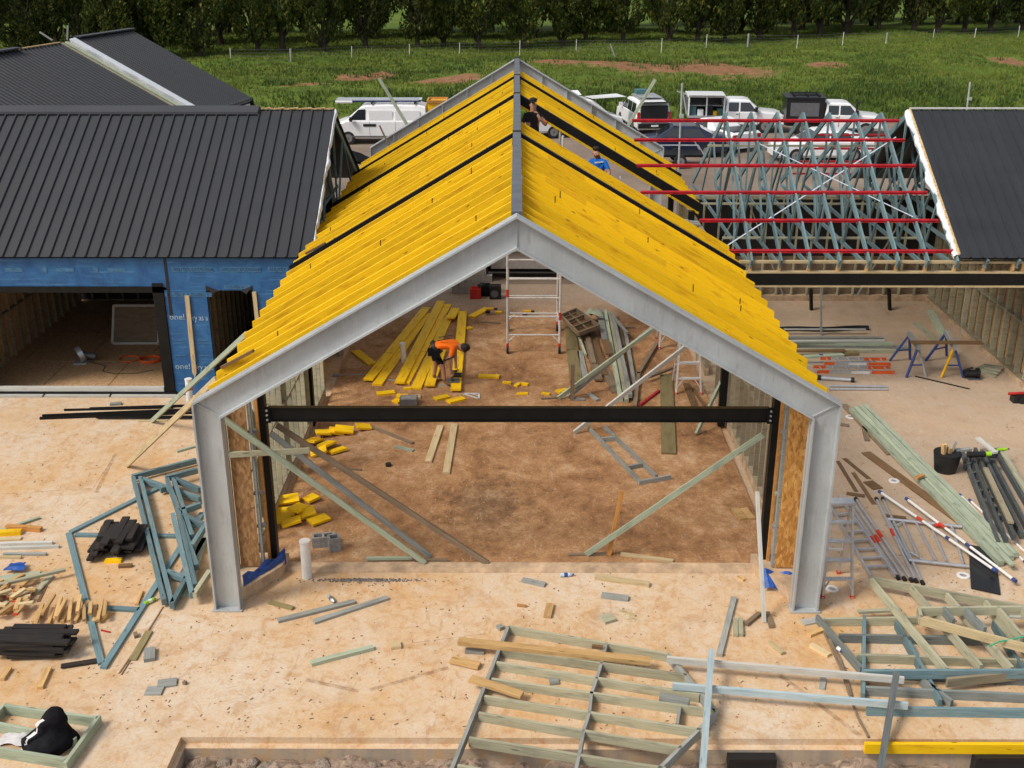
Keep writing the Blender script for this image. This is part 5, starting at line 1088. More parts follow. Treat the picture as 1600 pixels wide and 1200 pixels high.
# ---- mobile scaffold
bl, br = P(793,552,FZ), P(874,553,FZ); xs0, xs1, ya, yb_ = bl.x, br.x, bl.y, bl.y+1.75
sc = thing('mobile_scaffold', 'white aluminium scaffold tower on castors inside the hall', 'scaffold', ((xs0+xs1)/2,ya,FZ))
HT = 4.55
for x in (xs0,xs1):
    for y in (ya,yb_):
        MB().tube((x,y,.28),(x,y,HT+(1.0 if y == yb_ or x == xs1 else .0)),.03,8).build('upright','alu_white',sc); wheel(sc, V(x,y,.15), .10, .05, (1,0,0)); MB().tube((x,y,.18),(x,y,.33),.035,8).build('castor_stem','red_tape',sc)
for y in (ya,yb_):
    for k in range(9): MB().tube((xs0,y,.55+k*.49),(xs1,y,.55+k*.49),.022,8).build('rung','alu_white',sc)
    for s_, x in ((1,xs0),(-1,xs1)): MB().tube((x,y,.35),(x+s_*.2,y,.55),.018,6).build('corner_brace','alu_white',sc)
MB().tube((xs0,ya,.9),(xs0,yb_,2.6),.02,6).build('diagonal','alu_white',sc); MB().tube((xs1,ya,2.6),(xs1,yb_,.9),.02,6).build('diagonal','alu_white',sc)
for x in (xs0,xs1): MB().tube((x,ya,.62),(x,yb_,.62),.02,6).build('ledger','alu_white',sc); MB().tube((x,ya,5.0),(x,yb_,5.0),.02,6).build('guard_rail','alu_white',sc)
for x, z, nm in ((xs0,1.55,'orange_band'),(xs1,.95,'orange_band')): MB().tube((x,ya,z),(x,ya,z+.2),.034,8).build(nm,'red_tape',sc)
for k in range(3): MB().box((xs0+.03+k*(xs1-xs0-.06)/3,ya-.15,HT-.05),(xs0+.03+(k+.94)*(xs1-xs0-.06)/3,yb_+.15,HT)).build('platform_board','grey_wood',sc)
xa, xb_ = xs1-.3, 4.62
for k in range(2): MB().beam((xa,ya+.9+k*.28,3.47+.02),(xb_,ya+.9+k*.28,3.19),.24,.04).build('scaffold_plank','grey_wood',None,('front' if k == 0 else 'rear')+' plank from scaffold to right wall under the workers','plank')
for x, z0 in ((1.55,3.45),(2.6,3.36)):
    MB().tube((x,ya+1.15,z0),(x,ya+1.15,z0+1.0),.025,6).build('guard_post','alu_white',None,('left' if x < 2 else 'right')+' white guard post on the plank by the worker in blue','guard post')
# ---- ladders
def stepladder(label, feet, top, mat, z=0.0, n=4, back=.75, hgt=None):
    a, b = P(*feet[0],z), P(*feet[1],z); yc = (a.y+b.y)/2; a.y = b.y = yc
    h = hgt; t = thing('step_ladder', label, 'step ladder', tuple((a+b)/2)); w_ = b.x-a.x; k = .14*w_; ty = yc+back*.45
    A1, B1 = V(a.x+k,ty,z+h), V(b.x-k,ty,z+h)
    for p, q in ((a,A1),(b,B1)): MB().beam(p,q,.035,.07,up=(0,1,0)).build('stile',mat,t)
    ra, rb = V(a.x+.02,yc+back,z), V(b.x-.02,yc+back,z)
    for p, q in ((ra,A1),(rb,B1)): MB().beam(p,q+V(0,.06,-.05),.03,.04,up=(0,1,0)).build('rear_stile',mat,t)
    for i in range(1,n+1): MB().beam(a.lerp(A1,i/(n+1)),b.lerp(B1,i/(n+1)),.09,.03).build('tread',mat,t)
    MB().beam(ra.lerp(A1,.35),rb.lerp(B1,.35),.03,.03).build('rear_rail',mat,t); MB().box((A1.x-.03,ty-.06,z+h-.02),(B1.x+.03,ty+.14,z+h+.02)).build('top_cap',mat,t)
    for p in (a,b,ra,rb): MB().box((p.x-.03,p.y-.03,p.z-.0),(p.x+.03,p.y+.03,p.z+.05)).build('foot','red_tape',t)
    for s_, p in ((1,a),(-1,b)): MB().beam(p+V(0,.02,.12),p+V(s_*w_*.28,.05,.36),.02,.02).build('corner_brace',mat,t)
stepladder('white step ladder standing by the right wall in the hall',((1056,616),(1095,616)),0,'alu_white',FZ,3,.8,1.45)
stepladder('further white step ladder half hidden behind the rafter',((1030,545),(1062,545)),0,'alu_white',FZ,3,.8,1.5)
stepladder('paint-spattered step ladder standing beside the right column',((1285,934),(1331,934)),0,'alu',0,4,.75,1.55)
t = thing('alu_ladder', 'aluminium ladder lying between the step ladder and poles', 'ladder', tuple(P(1345,840,0)))
L0,L1,R0,R1 = (1290,776),(1361,898),(1311,773),(1399,897)
for p1,p2 in ((L0,L1),(R0,R1)): T(None,p1,p2,.03,.07,'alu',.02,'stile',None,parent=t)
for k in range(1,9):
    f = k/9; T(None,(L0[0]+(L1[0]-L0[0])*f,L0[1]+(L1[1]-L0[1])*f),(R0[0]+(R1[0]-R0[0])*f,R0[1]+(R1[1]-R0[1])*f),.045,.03,'alu',.045,'rung',None,parent=t)
# ---- poles on the right
def pole(label, p1, p2, r=.024, mat='alu', band=None, ends=None, z=.0, name='alu_pole'):
    a, b = P(*p1,z+r), P(*p2,z+r); t = thing(name, label, 'pole', tuple((a+b)/2)); MB().tube(a,b,r,10).build('tube',mat,t,smooth=50)
    if band:
        for f, mt, w_ in band: MB().tube(a.lerp(b,f-w_/2),a.lerp(b,f+w_/2),r*1.12,10).build('band',mt,t,smooth=50)
    if ends:
        for p, q in ((a,b),(b,a)): d = (q-p).normalized(); MB().tube(p-d*.01,p+d*.07,r*1.3,10).build('end_cap',ends,t,smooth=50)
    return t
pole('leftmost silver pole with orange band, of three together',(1325,786),(1404,904),.028,'alu',[(.53,'red_tape',.09)],'black_plastic'); pole('middle silver pole with orange band, of three together',(1331,782),(1414,906),.028,'alu',[(.52,'red_tape',.09)],'black_plastic'); pole('rightmost silver pole with orange band, of three together',(1337,779),(1425,908),.028,'alu',[(.47,'red_tape',.09)],'black_plastic')
pole('silver pole with orange band under the tower frame corner',(1369,779),(1432,909),.028,'alu',[(.45,'red_tape',.09)],'black_plastic'); pole('silver pole right of the banded pole, no band',(1379,779),(1442,912),.028,'alu',None,'black_plastic')
pole('long white pole with blue ends crossing the tower frame',(1374,768),(1556,892),.026,'white_pvc',[(.38,'red_tape',.05),(.62,'trestle_blue',.03)],'trestle_blue',.09); pole('second white pole with blue ends, right of first',(1416,779),(1587,908),.026,'white_pvc',[(.36,'red_tape',.06),(.6,'trestle_blue',.04)],'trestle_blue',.09)
pole('grey pole beside the green timber bundle',(1500,773),(1603,880),.02,'white_pvc',None,'trestle_blue'); pole('thin grey pole nearest the dark timber bundle',(1515,781),(1612,872),.02,'white_pvc',None,'trestle_blue')
t = thing('tower_frame', 'aluminium tower frame lying flat beside the green timbers', 'scaffold frame', tuple(P(1450,845,0)))
for p1,p2,r_ in (((1386,811),(1503,823),.03),((1420,875),(1513,885),.03)): MB().tube(P(*p1,.06),P(*p2,.06),r_,10).build('side_tube','alu',t,smooth=50)
for p1,p2 in (((1388,812),(1421,874)),((1410,813),(1435,872)),((1431,816),(1462,876)),((1453,819),(1479,878)),((1487,821),(1505,882))): MB().tube(P(*p1,.06),P(*p2,.06),.022,8).build('rung','alu',t,smooth=50)
for p1,p2 in (((1399,822),(1412,814)),((1422,862),(1445,876))): MB().tube(P(*p1,.06),P(*p2,.06),.016,6).build('corner_brace','alu',t)
MB().tube(P(1460,820,.062),P(1470,821,.062),.034,10).build('orange_band','red_tape',t)
c = [P(1513,852,.01),P(1554,860,.01),P(1563,930,.01),P(1517,920,.01)]; m = MB(); m.extr([(p.x,p.y) for p in c][::-1],'z',.012,.03); m.build('black_sheet','car_black',None,'black plywood sheet lying under the white pole ends','sheet')
for k,(x,y,lb) in enumerate(((1329,652,'white floor flange near the right knee of the front frame'),(1397,752,'white floor flange between the brown plank and scraps'),(1300,921,'white floor flange beside the step ladder foot'),(1505,900,'white floor flange left of the black sheet'))):
    q = P(x,y,0); m = MB(); N = 18
    for i in range(N):
        a0, a1 = 2*math.pi*i/N, 2*math.pi*(i+1)/N
        for r0,r1,z0,z1 in ((.11,.105,.004,.02),(.105,.06,.02,.022),(.06,.058,.022,.0)): m.poly([(q.x+r0*math.cos(a0),q.y+r0*math.sin(a0),z0),(q.x+r0*math.cos(a1),q.y+r0*math.sin(a1),z0),(q.x+r1*math.cos(a1),q.y+r1*math.sin(a1),z1),(q.x+r1*math.cos(a0),q.y+r1*math.sin(a0),z1)])
    o = thing('pipe_flange', lb, 'flange', (q.x,q.y,0)); m.build('ring','white_pvc',o); MB().tube((q.x,q.y,.002),(q.x,q.y,.006),.06,14).build('pipe_mouth','concrete_block',o)
# green bundle
for k,(p1,p2,z,lb) in enumerate((((1351,631),(1588,864),.0,'rightmost'),((1344,633),(1581,868),.0,'second from right'),((1337,635),(1573,873),.0,'third from right'),((1330,637),(1565,877),.0,'leftmost'),((1346,634),(1583,882),.09,'topmost'))): T(lb+' green board of the long bundle right of the hall',p1,p2,.10 if k < 4 else .09,.09 if k < 4 else .035,'treated_green',z+.02,'treated_board','green board','long green boards right of the hall')
T('brown offcut tied across the green bundle',(1431,746),(1443,741),.08,.03,'pine_orange',.155); T('dark plank with pale edge left of the green bundle',(1319,631),(1391,709),.14,.04,'old_wood',.0,'plank','plank'); T('wide brown plank left of the green bundle',(1353,706),(1508,819),.20,.03,'brown_board',.0,'plank','plank')
T('short dark offcut left of the green bundle',(1350,666),(1355,687),.10,.04,'old_wood'); block('dark offcut right beside the right knee',1318,664,.22,.09,.04,-.4,'old_wood')
for k,(p1,p2,w_,lb) in enumerate((((1309,720),(1338,768),.08,'left'),((1319,716),(1358,748),.10,'middle'),((1333,738),(1366,788),.09,'right'))): T(lb+' rotten brown strip lying behind the ladder',p1,p2,w_,.006,'brown_board',0,'wood_strip','wood strip')
block('crumbling brown board end behind the poles',1364,758,.22,.34,.02,.3,'brown_board'); block('flat brown scrap behind the ladder top',1337,773,.34,.12,.015,-.35,'brown_board'); T('brown stick by the tower frame corner',(1384,804),(1416,808),.06,.03,'brown_board',.02)
# bucket
q = P(1482,742,0); t = thing('black_bucket', 'black bucket full of offcuts beside the dark timbers', 'bucket', (q.x,q.y,0)); m = MB(); m.tube((q.x,q.y+.2,0),(q.x,q.y+.2,.40),.21,16,.27,caps=False); m.tube((q.x,q.y+.2,.40),(q.x,q.y+.2,.01),.26,16,.2); m.build('shell','black_plastic',t,smooth=40)
for k,(dx,dy,h,mt) in enumerate(((-.12,.1,.62,'pine'),(-.05,.2,.58,'pine_pale'),(.02,.15,.52,'pine'),(.12,.25,.6,'grey_wood'))): MB().beam((q.x+dx*.5,q.y+dy+.05,.1),(q.x+dx*1.3,q.y+dy,h),.07,.05).build('timber_offcut','pine' if mt == 'pine' else mt,None,['tall pale','slim pale','short pale','grey'][k]+' offcut standing in the black bucket','timber offcut')
# dark grey truss/timber bundle
DG = [((1505,705),(1560,845)),((1514,700),(1572,842)),((1524,699),(1585,835)),((1534,702),(1597,832)),((1545,706),(1608,826)),((1556,700),(1615,800))]
for k,(p1,p2) in enumerate(DG): T('dark grey beam, %s from the bucket in the leaning bundle' % ordinal(k+1),p1,p2,.06,.12,'slate_wood',.02+.05*(k % 3),'dark_beam','beam','dark grey beams right of the bucket')
for k,(p1,p2,mt) in enumerate((((1493,702),(1517,700),'grey_wood'),((1528,683),(1556,706),'white_wood'),((1563,698),(1606,770),'treated'),((1540,730),(1580,815),'stud'))): T(['grey offcut bridging bucket and dark bundle','pale stick at the head of the dark bundle','olive board at the right of the dark bundle','brownish board on top of the dark bundle'][k],p1,p2,.10,.045,mt,.26 if k else .38)
for k in range(7): f = k/6; block('dark spacer block, %s from the bucket in the leaning dark bundle' % ordinal(k+1),1512+f*52,728+f*80,.2,.05,.1,.5,'slate_wood',.05,'spacer_block','block','spacer blocks in the dark bundle')
tool('grinder','green and black power tool on the dark bundle',1531,714,[('body','black_plastic','t',(-.25,0,.05,.1,.02,.05,.06)),('head','lime','t',(.1,.02,.05,.22,.02,.06,.05)),('disc','black_plastic','t',(.24,.02,0,.24,.02,.02,.09))],.33); tool('green_level','lime green marker on the dark bundle',1566,704,[('body','lime','t',(-.1,0,.02,.1,.03,.02,.03)),('tip','black_plastic','t',(.1,.03,.02,.15,.035,.02,.015))],.31)
# ---- right wing floor
for (y0,lb,x0,x1,sp_) in ((570,'rear orange ladder lying on the right wing floor',1287,1391,.36),(583,'front orange and white ladder on the right wing floor',1276,1397,.34)):
    a, b = P(x0,y0,0), P(x1,y0+1,0); t = thing('extension_ladder', lb, 'ladder', tuple((a+b)/2))
    for dy in (0,sp_): MB().beam(a+V(0,dy,.04),b+V(0,dy,.04),.03,.08).build('stile','alu',t); MB().beam(b+V(-.55,dy-.018,.04),b+V(0,dy-.018,.04),.006,.085).build('stile_end','orange_plastic',t); MB().beam(a+V(0,dy-.018,.04),a+V(.3,dy-.018,.04),.006,.085).build('stile_end','orange_plastic',t)
    for k in range(6): x = a.x+.15+k*(b.x-a.x-.3)/5; MB().tube((x,a.y,.05),(x,a.y+sp_,.05),.018,6).build('rung','alu',t)
    MB().beam(b+V(-1.05,-.019,.04),b+V(-.6,-.019,.04),.006,.07).build('white_label','white_pvc',t)
for (p1,p2,r_,lb) in (((1278,590),(1334,594),.05,'short folded silver ladder stile on the right wing floor'),((1296,603),(1386,604),.03,'upper silver tube in front of the orange ladders'),((1296,608),(1387,608),.03,'lower silver tube in front of the orange ladders')): pole(lb,p1,p2,r_,'alu',None,'black_plastic' if r_ > .04 else None)
for lb,p1,p2,w_,t_,mt,z in (('white strip lying on the timbers in the right wing',(1226,532),(1383,531),.09,.04,'white_wood',.20),('longest dark timber on the right wing floor',(1230,538),(1418,541),.14,.09,'grey_wood',.0),('second dark timber on the right wing floor',(1228,545),(1400,546),.12,.09,'treated',.0),('dark green timber stacked in the right wing',(1234,533),(1396,535),.12,.09,'treated_green',.1),('green timber nearest the ladders',(1256,556),(1318,553),.14,.06,'treated_green',.0),('olive block at the end of the green timber',(1318,550),(1340,549),.2,.06,'olive_board',.02),('grey batten behind the ladders',(1262,565),(1368,564),.05,.04,'grey_wood',.0),('rear grey timber of the right wing stack',(1222,526),(1380,527),.12,.09,'grey_wood',.0),('brownish timber on the right wing stack',(1240,547),(1320,546),.10,.045,'brown_board',.1),('olive board at the back of the right wing',(1431,503),(1464,533),.2,.04,'treated',.0),('second olive board by the right wing studs',(1454,484),(1477,528),.2,.04,'treated_green',.0)): T(lb,p1,p2,w_,t_,mt,z,'timber','timber')
for k in range(4): T(['lowest','second','third','topmost'][k]+' grey board of the small pile by the right studs',(1522+k*5,575-k*2),(1556+k*4,588-k*5),.10,.04,'treated',.0+.03*k,'board','board','small board pile by the studs')
m = MB(); a, b = P(1212,518,.0), P(1357,516,0)
for k in range(8): f = k/8; m.tube(a.lerp(b,f)+V(0,.05*math.sin(f*9),.06),a.lerp(b,f+.125)+V(0,.05*math.sin(f*9+1.1),.06),.07,8)
m.build('membrane_roll','car_black',None,'black membrane roll lying at the back of the right wing','roll'); T('white lath on the black membrane roll',(1225,514),(1353,514),.08,.02,'white_wood',.14,'lath','lath')
T('thin black rod lying right of the trestles',(1430,587),(1515,607),.025,.025,'black_steel',0,'steel_rod','rod')
brace('thin pale rod leaning across the right trestle', P(1517,460,Y=P(1489,559,0).y+1.2), P(1489,559,0), .02, .02, 'grey_wood', 'rod', 'rod')
def trestle(label, legs, top, mats):
    t = thing('trestle', label, 'trestle', tuple(P(*legs[0][1],0)))
    A, Bq = top
    for i,(a,b) in enumerate(legs): MB().beam(A if i < 2 else Bq, P(*b,0), .05, .05).build('leg',mats[i],t)
    MB().beam(A+(A-Bq)*.12,Bq+(Bq-A)*.12,.09,.10).build('top_rail','grey_wood',t)
    for i in (0,2): p, q = P(*legs[i][1],0), P(*legs[i+1][1],0); c0 = A if i < 2 else Bq; MB().beam(p.lerp(c0,.4),q.lerp(c0,.4),.03,.03).build('stay','trestle_blue',t)
b1 = [P(*p,0) for p in ((1390,564),(1422,562),(1416,590),(1447,589))]; top1 = ((b1[0]+b1[1])/2+V(.1,-.15,.74),(b1[2]+b1[3])/2+V(.0,.15,.74))
trestle('left blue trestle on the right wing floor',[(0,(1390,564)),(0,(1422,562)),(0,(1416,590)),(0,(1447,589))],top1,['trestle_blue']*3+['grey_wood'])
b2 = [P(*p,0) for p in ((1446,564),(1479,556),(1471,590),(1505,590))]; top2 = ((b2[0]+b2[1])/2+V(.1,-.15,.74),(b2[2]+b2[3])/2+V(0,.15,.74))
trestle('right blue trestle with one yellow leg',[(0,(1446,564)),(0,(1479,556)),(0,(1471,590)),(0,(1505,590))],top2,['trestle_blue','trestle_blue','yellow_paint','trestle_blue'])
MB().beam(top1[1]+V(-.15,.1,.07),top2[1]+V(.7,.1,.07),.2,.03).build('board','brown_board',None,'brown board laid across the two blue trestles','board')
tool('circular_saw','black circular saw on the slab right of the trestles',1519,592,[('motor','black_plastic','t',(-.2,.05,.12,.1,.05,.12,.09)),('guard','black_plastic','t',(.1,.05,.13,.16,.05,.13,.13)),('base','car_grey','b',(-.12,-.1,0,.22,.16,.015)),('handle','black_plastic','t',(-.22,.05,.2,0,.05,.27,.025))],0); tool('red_tool','red and black tool at the right edge of the slab',1594,628,[('body','black_plastic','b',(-.2,-.1,0,.25,.12,.16)),('handle','red_tool','t',(-.3,.0,.2,.2,.02,.22,.035)),('blade','black_plastic','t',(.0,-.12,.08,.0,-.14,.08,.09))],0); tool('orange_drill','orange tool lodged between the right wing studs',1579,484,[('body','orange_plastic','t',(-.12,0,.1,.12,0,.1,.05)),('grip','black_plastic','b',(-.12,-.03,0,-.05,.03,.1))],0)
tool('pvc_offcut','small blue and white pipe piece among the green timbers',1283,558,[('body','trestle_blue','t',(-.05,0,.04,.05,0,.04,.04)),('lip','white_pvc','t',(.05,0,.04,.07,0,.04,.045))],0)
# ---- inside the left wing
t = thing('leaning_window', 'white framed dark window leaning inside the left wing', 'window', tuple(P(210,537,.02)))
b = P(176,538,.02); Yw = b.y; c = [P(176,536,Y=Yw),P(248,536,Y=Yw),P(248,477,Y=Yw+.35),P(178,477,Y=Yw+.35)]
m = MB(); m.poly(c); m.build('pane','old_wood',t)
for i in range(4): MB().beam(c[i],c[(i+1) % 4],.06,.06,up=(0,1,0)).build('frame','white_wood',t)
q = P(124,568,.02); t = thing('fan_heater', 'round wire-guard fan lying on the left wing floor', 'fan', tuple(q))
MB().tube(q+V(0,0,.22),q+V(.1,.06,.26),.20,16).build('guard','alu',t,smooth=40); MB().tube(q+V(.1,.06,.22),q+V(.4,.1,.16),.08,10).build('motor','car_grey',t); MB().box((q.x-.12,q.y-.1,.022),(q.x+.2,q.y+.2,.06)).build('stand','alu',t)
def coil(label, px, py, r, n, mat, seed, z=.02):
    q = P(px,py,z); rg = random.Random(seed); m = MB(); pts = []
    for k in range(n*12): a = k*math.pi/6; rr_ = r*(1+.25*mnoise.noise(Vector((k*.11,seed,0)))); pts.append(V(q.x+rr_*math.cos(a)*(1+.1*mnoise.noise(Vector((k*.05,seed+5,0)))),q.y+rr_*.9*math.sin(a),z+.01+k*.0012))
    m.path(pts,.011,5); m.build('power_cable',mat,None,label,'cord')
coil('orange cord coiled near the window in the left wing',236,564,.26,5,'orange_plastic',3); coil('loose orange cord beside the coiled one',202,562,.25,2,'orange_plastic',9)
q = [P(*p,.03) for p in ((140,565),(165,572),(160,580),(180,584),(215,583),(240,578))]; MB().path(q,.009,5).build('power_cable','rubber',None,'dark cord trailing across the left wing floor','cord')
for k,(p1,p2) in enumerate((((62,652),(305,643)),((66,648),(305,638)),((100,639),(270,635)),((140,637),(306,632)),((150,650),(306,650)))): T(['lowest','second','thin upper','topmost','short middle'][k]+' black steel length lying before the blue wall',p1,p2,.06 if k != 2 else .03,.05,'black_steel',.0 if k < 4 else .03,'steel_length','steel length','black steel lengths before the blue wall')
T('pale packer under the black steel lengths',(216,657),(262,656),.06,.03,'pine_pale'); block('small grey packer behind the black steel lengths',181,631,.25,.1,.05,.2,'grey_wood')
# ================================================================== FRONT SLAB: frames, stacks, offcuts
OFF = [('left grey timber of a parallel pair',(434,968),(554,938),.10,.045,'grey_wood'),('right grey timber of a parallel pair, pale cut end',(490,970),(605,932),.10,.045,'grey_wood'),('short olive offcut left of the grey pair',(421,939),(458,949),.08,.04,'olive_board'),('short green timber alone on the front slab',(486,1034),(583,1009),.09,.06,'treated_green'),('grey offcut near the threshold, left of bottle',(816,904),(852,912),.11,.045,'grey_wood'),('long yellow offcut near the threshold',(930,899),(1015,911),.11,.06,'pine_pale'),('blue-grey offcut below the long yellow one',(940,928),(982,933),.13,.05,'grey_wood'),('small orange chip left of the yellow block',(808,944),(822,946),.05,.03,'pine_orange'),('pale upright yellow block on front slab',(860,942),(855,962),.12,.05,'pine'),('thin pale stick with shavings',(968,953),(993,961),.04,.03,'pine_pale'),('grey-brown square block right of yellow block',(941,967),(958,962),.20,.05,'treated'),('tiny grey block at the frame corner',(778,979),(785,976),.10,.06,'grey_wood'),('left dark block of two side by side',(1149,965),(1150,990),.07,.06,'treated'),('right dark block of two side by side',(1157,965),(1158,990),.07,.06,'treated'),('dark offcut leaning toward the white prop foot',(1166,973),(1187,956),.07,.06,'old_wood'),('dark offcut right of the white prop foot',(1199,955),(1206,977),.07,.06,'old_wood'),('yellow offcut right of the dark blocks',(1203,1001),(1224,1019),.07,.05,'pine_pale'),('orange chip near the right plinth',(1153,899),(1163,905),.05,.04,'pine'),('pale plank end at the right column foot',(1254,972),(1280,967),.14,.03,'white_wood'),('yellow offcut below the right column',(1264,990),(1290,980),.09,.05,'pine'),('lower yellow offcut left of the right frames',(1267,1005),(1296,1022),.09,.05,'pine_pale'),('small grey chip between the front rails',(1284,1075),(1287,1058),.08,.03,'grey_wood'),('olive plank by the tip of the blue truss',(207,1030),(233,985),.11,.03,'olive_board'),('grey block with yellow end by blue truss tip',(234,1011),(233,1029),.16,.06,'grey_wood'),('pale square offcut on the bare front slab',(610,1007),(626,1005),.16,.05,'pine_pale'),('left grey tile offcut of a pair',(228,1078),(254,1078),.18,.03,'grey_wood'),('right grey tile offcut of a pair',(246,1068),(276,1064),.18,.03,'grey_wood'),('tiny stub right of the grey tile offcuts',(287,1066),(290,1063),.05,.05,'old_wood'),('small stub left of the olive plank',(211,987),(213,993),.06,.05,'old_wood'),('long green stick behind the yellow block at left',(0,828),(62,807),.06,.045,'treated_green'),('yellow block at the left edge',(-2,830),(33,828),.12,.08,'yellow_dirty'),('orange beam end behind the yellow block',(10,820),(64,824),.10,.08,'pine_orange'),('pale board under the yellow block',(-2,842),(33,840),.10,.03,'pine_pale'),('upper whitish rail at the left edge',(-2,848),(82,846),.06,.05,'white_wood'),('lower whitish rail at the left edge',(-2,855),(92,852),.06,.05,'white_wood'),('grey stick under the whitish rails',(5,864),(72,864),.06,.045,'grey_wood'),('pale stick at the left edge under grey stick',(-2,869),(33,869),.06,.045,'pine_pale'),('green plywood strip at the left edge',(-2,905),(62,897),.22,.02,'treated_green'),('olive plank on top of the left heap',(-2,912),(102,888),.07,.045,'treated'),('short dark plank behind the red-ended heap',(55,925),(80,898),.1,.04,'treated'),('brown printed strip at the left heap',(60,940),(72,915),.05,.01,'brown_board')]
for lb,p1,p2,w_,t_,mt in OFF: T(lb,p1,p2,w_,t_,mt,.12 if 'on top of' in lb else .0)
T('green timber stub behind the left column',(276,704),(304,696),.06,.045,'treated_green')
rag('blue_cloth','blue plastic scrap at the left edge heap',P(25,887,.05).x,P(25,887,.05).y,.06,.3,.25,'blue_plastic',.06,4,None,'plastic scrap')
# water bottle, pens
def bottle(label, px, py, ang, mats=('white_strap','blue_plastic')):
    q = P(px,py,.035); d = V(math.cos(ang),math.sin(ang),0); t = thing('water_bottle', label, 'bottle', (q.x,q.y,0))
    MB().tube(q-d*.11,q+d*.06,.035,12).build('body',mats[0],t,smooth=40); MB().tube(q+d*.06,q+d*.10,.035,12,.014).build('neck',mats[0],t,smooth=40); MB().tube(q+d*.10,q+d*.13,.016,10).build('cap',mats[1],t); MB().tube(q-d*.04,q+d*.02,.0362,12).build('wrapper',mats[1],t,smooth=40)
bottle('clear water bottle lying by the threshold',885,898,.1); bottle('white and blue bottle beside the right frames',1318,1018,-.9,('white_pvc','blue_plastic')); bottle('lime and white marker can by the blue trusses',235,939,.9,('lime','white_pvc')); bottle('small silver cartridge behind the grey pair',518,936,-1.0,('alu','car_grey'))
# long grey plank from the plinth side to blue rail
T('long weathered grey plank pointing to the blue post',(1147,932),(1124,1022),.09,.05,'grey_wood',0,'plank','plank')
# ---- big wall frame in the middle, hanging over the slab edge
FR = thing('wall_frame', 'large treated timber wall frame lying over the slab edge', 'timber frame', tuple(P(900,1090,0)))
def fm(p1, p2, z=0.0, w_=.045, h=.14, mat='treated', nm='stud', par=FR): return T(None,p1,p2,w_,h,mat,z,nm,None,parent=par)
fm((794,978),(700,1215),0,.05,.14,'grey_wood','end_plate'); 
FRr = [((795,978),(1045,1021)),((784,1014),(1073,1054)),((776,1034),(1093,1084)),((768,1060),(1117,1109)),((757,1087),(1100,1140)),((748,1113),(1065,1167)),((733,1152),(1040,1200)),((715,1195),(1000,1245))]
for p1,p2 in FRr: fm(p1,p2,.0)
Kx = [(948,1003),(940,1035),(932,1060),(924,1083),(921,1112),(912,1140),(905,1178),(895,1225)]
for a,b in zip(Kx[:-1],Kx[1:]): fm(a,b,0,.045,.14,'grey_wood','nogging')
fm((1045,1021),(1119,1112),0,.05,.14,'grey_wood','end_plate'); fm((1119,1112),(1015,1215),0,.05,.14,'grey_wood','end_plate'); fm((1062,1104),(1058,1130),0,.045,.14,'grey_wood','nogging')
T('long orange beam lying across the big wall frame',(716,999),(1016,1030),.13,.07,'pine',.14,'beam','beam'); T('grey stick under the orange beam end',(727,1015),(757,1017),.10,.04,'grey_wood',0); T('pale offcut left of the big wall frame',(705,1028),(749,1038),.14,.05,'pine',.02); T('orange board tilted on the big wall frame',(735,1058),(816,1084),.14,.045,'pine',.14,z1=.10); T('grey square offcut inside the big wall frame',(858,1063),(873,1062),.16,.03,'grey_wood',.0); T('dark grey block on the big wall frame',(1031,1085),(1077,1094),.11,.09,'grey_wood',.10); T('small brown chip on top of the orange beam',(925,1008),(942,1010),.06,.04,'brown_board',.14)
tool('black_knot_cap','black plastic cap inside the big wall frame',958,1048,[('cap','black_plastic','t',(0,0,0,0,0,.06,.05))],0,'cap')
# rails and posts crossing in front
T('whitish rail running from the blue post to the right frames',(1042,1026),(1413,1058),.05,.10,'white_wood',.16,'rail','rail'); T('pale blue rail below the whitish one',(1051,1067),(1419,1098),.05,.10,'pale_blue_wood',.16,'rail','rail')
a, b = P(1112,1016,.42), P(1098,1200,.12); d = (b-a); brace('blue timber post crossing the two front rails', a, b+d*.25, .09, .05, 'pale_blue_wood', 'timber_post', 'post')
a, b = P(1401,1051,.52), P(1376,1200,-.05); d = (b-a); brace('dark weathered post leaning over the slab edge', a, b+d*.2, .09, .06, 'slate_wood', 'timber_post', 'post')
# yellow beam at slab edge
A, Bq = P(1349,1163,-.02), P(1640,1168,-.02); MB().beam(V(A.x,SLAB_Y0-.13,-.035),V(Bq.x,SLAB_Y0-.13,-.035),.06,.15).build('yellow_beam','yellow',None,'long yellow beam lying along the slab edge','beam')
for (x0,x1,y0,lb) in ((1136,1211,1176,'black plastic drain box in the slab face, left'),(1520,1640,1174,'black plastic sheet under the yellow beam')):
    a, b = P(x0,y0,Y=SLAB_Y0-.1), P(x1,y0,Y=SLAB_Y0-.1); t = thing('drain_box', lb, 'drain', (a.x,SLAB_Y0-.2,-.5)); MB().box((a.x,SLAB_Y0-.24,-.55),(b.x,SLAB_Y0-.096,a.z)).build('box','black_plastic',t); MB().box((a.x+.05,SLAB_Y0-.26,a.z-.03),(b.x-.05,SLAB_Y0-.235,a.z+.02)).build('lip','car_black',t)
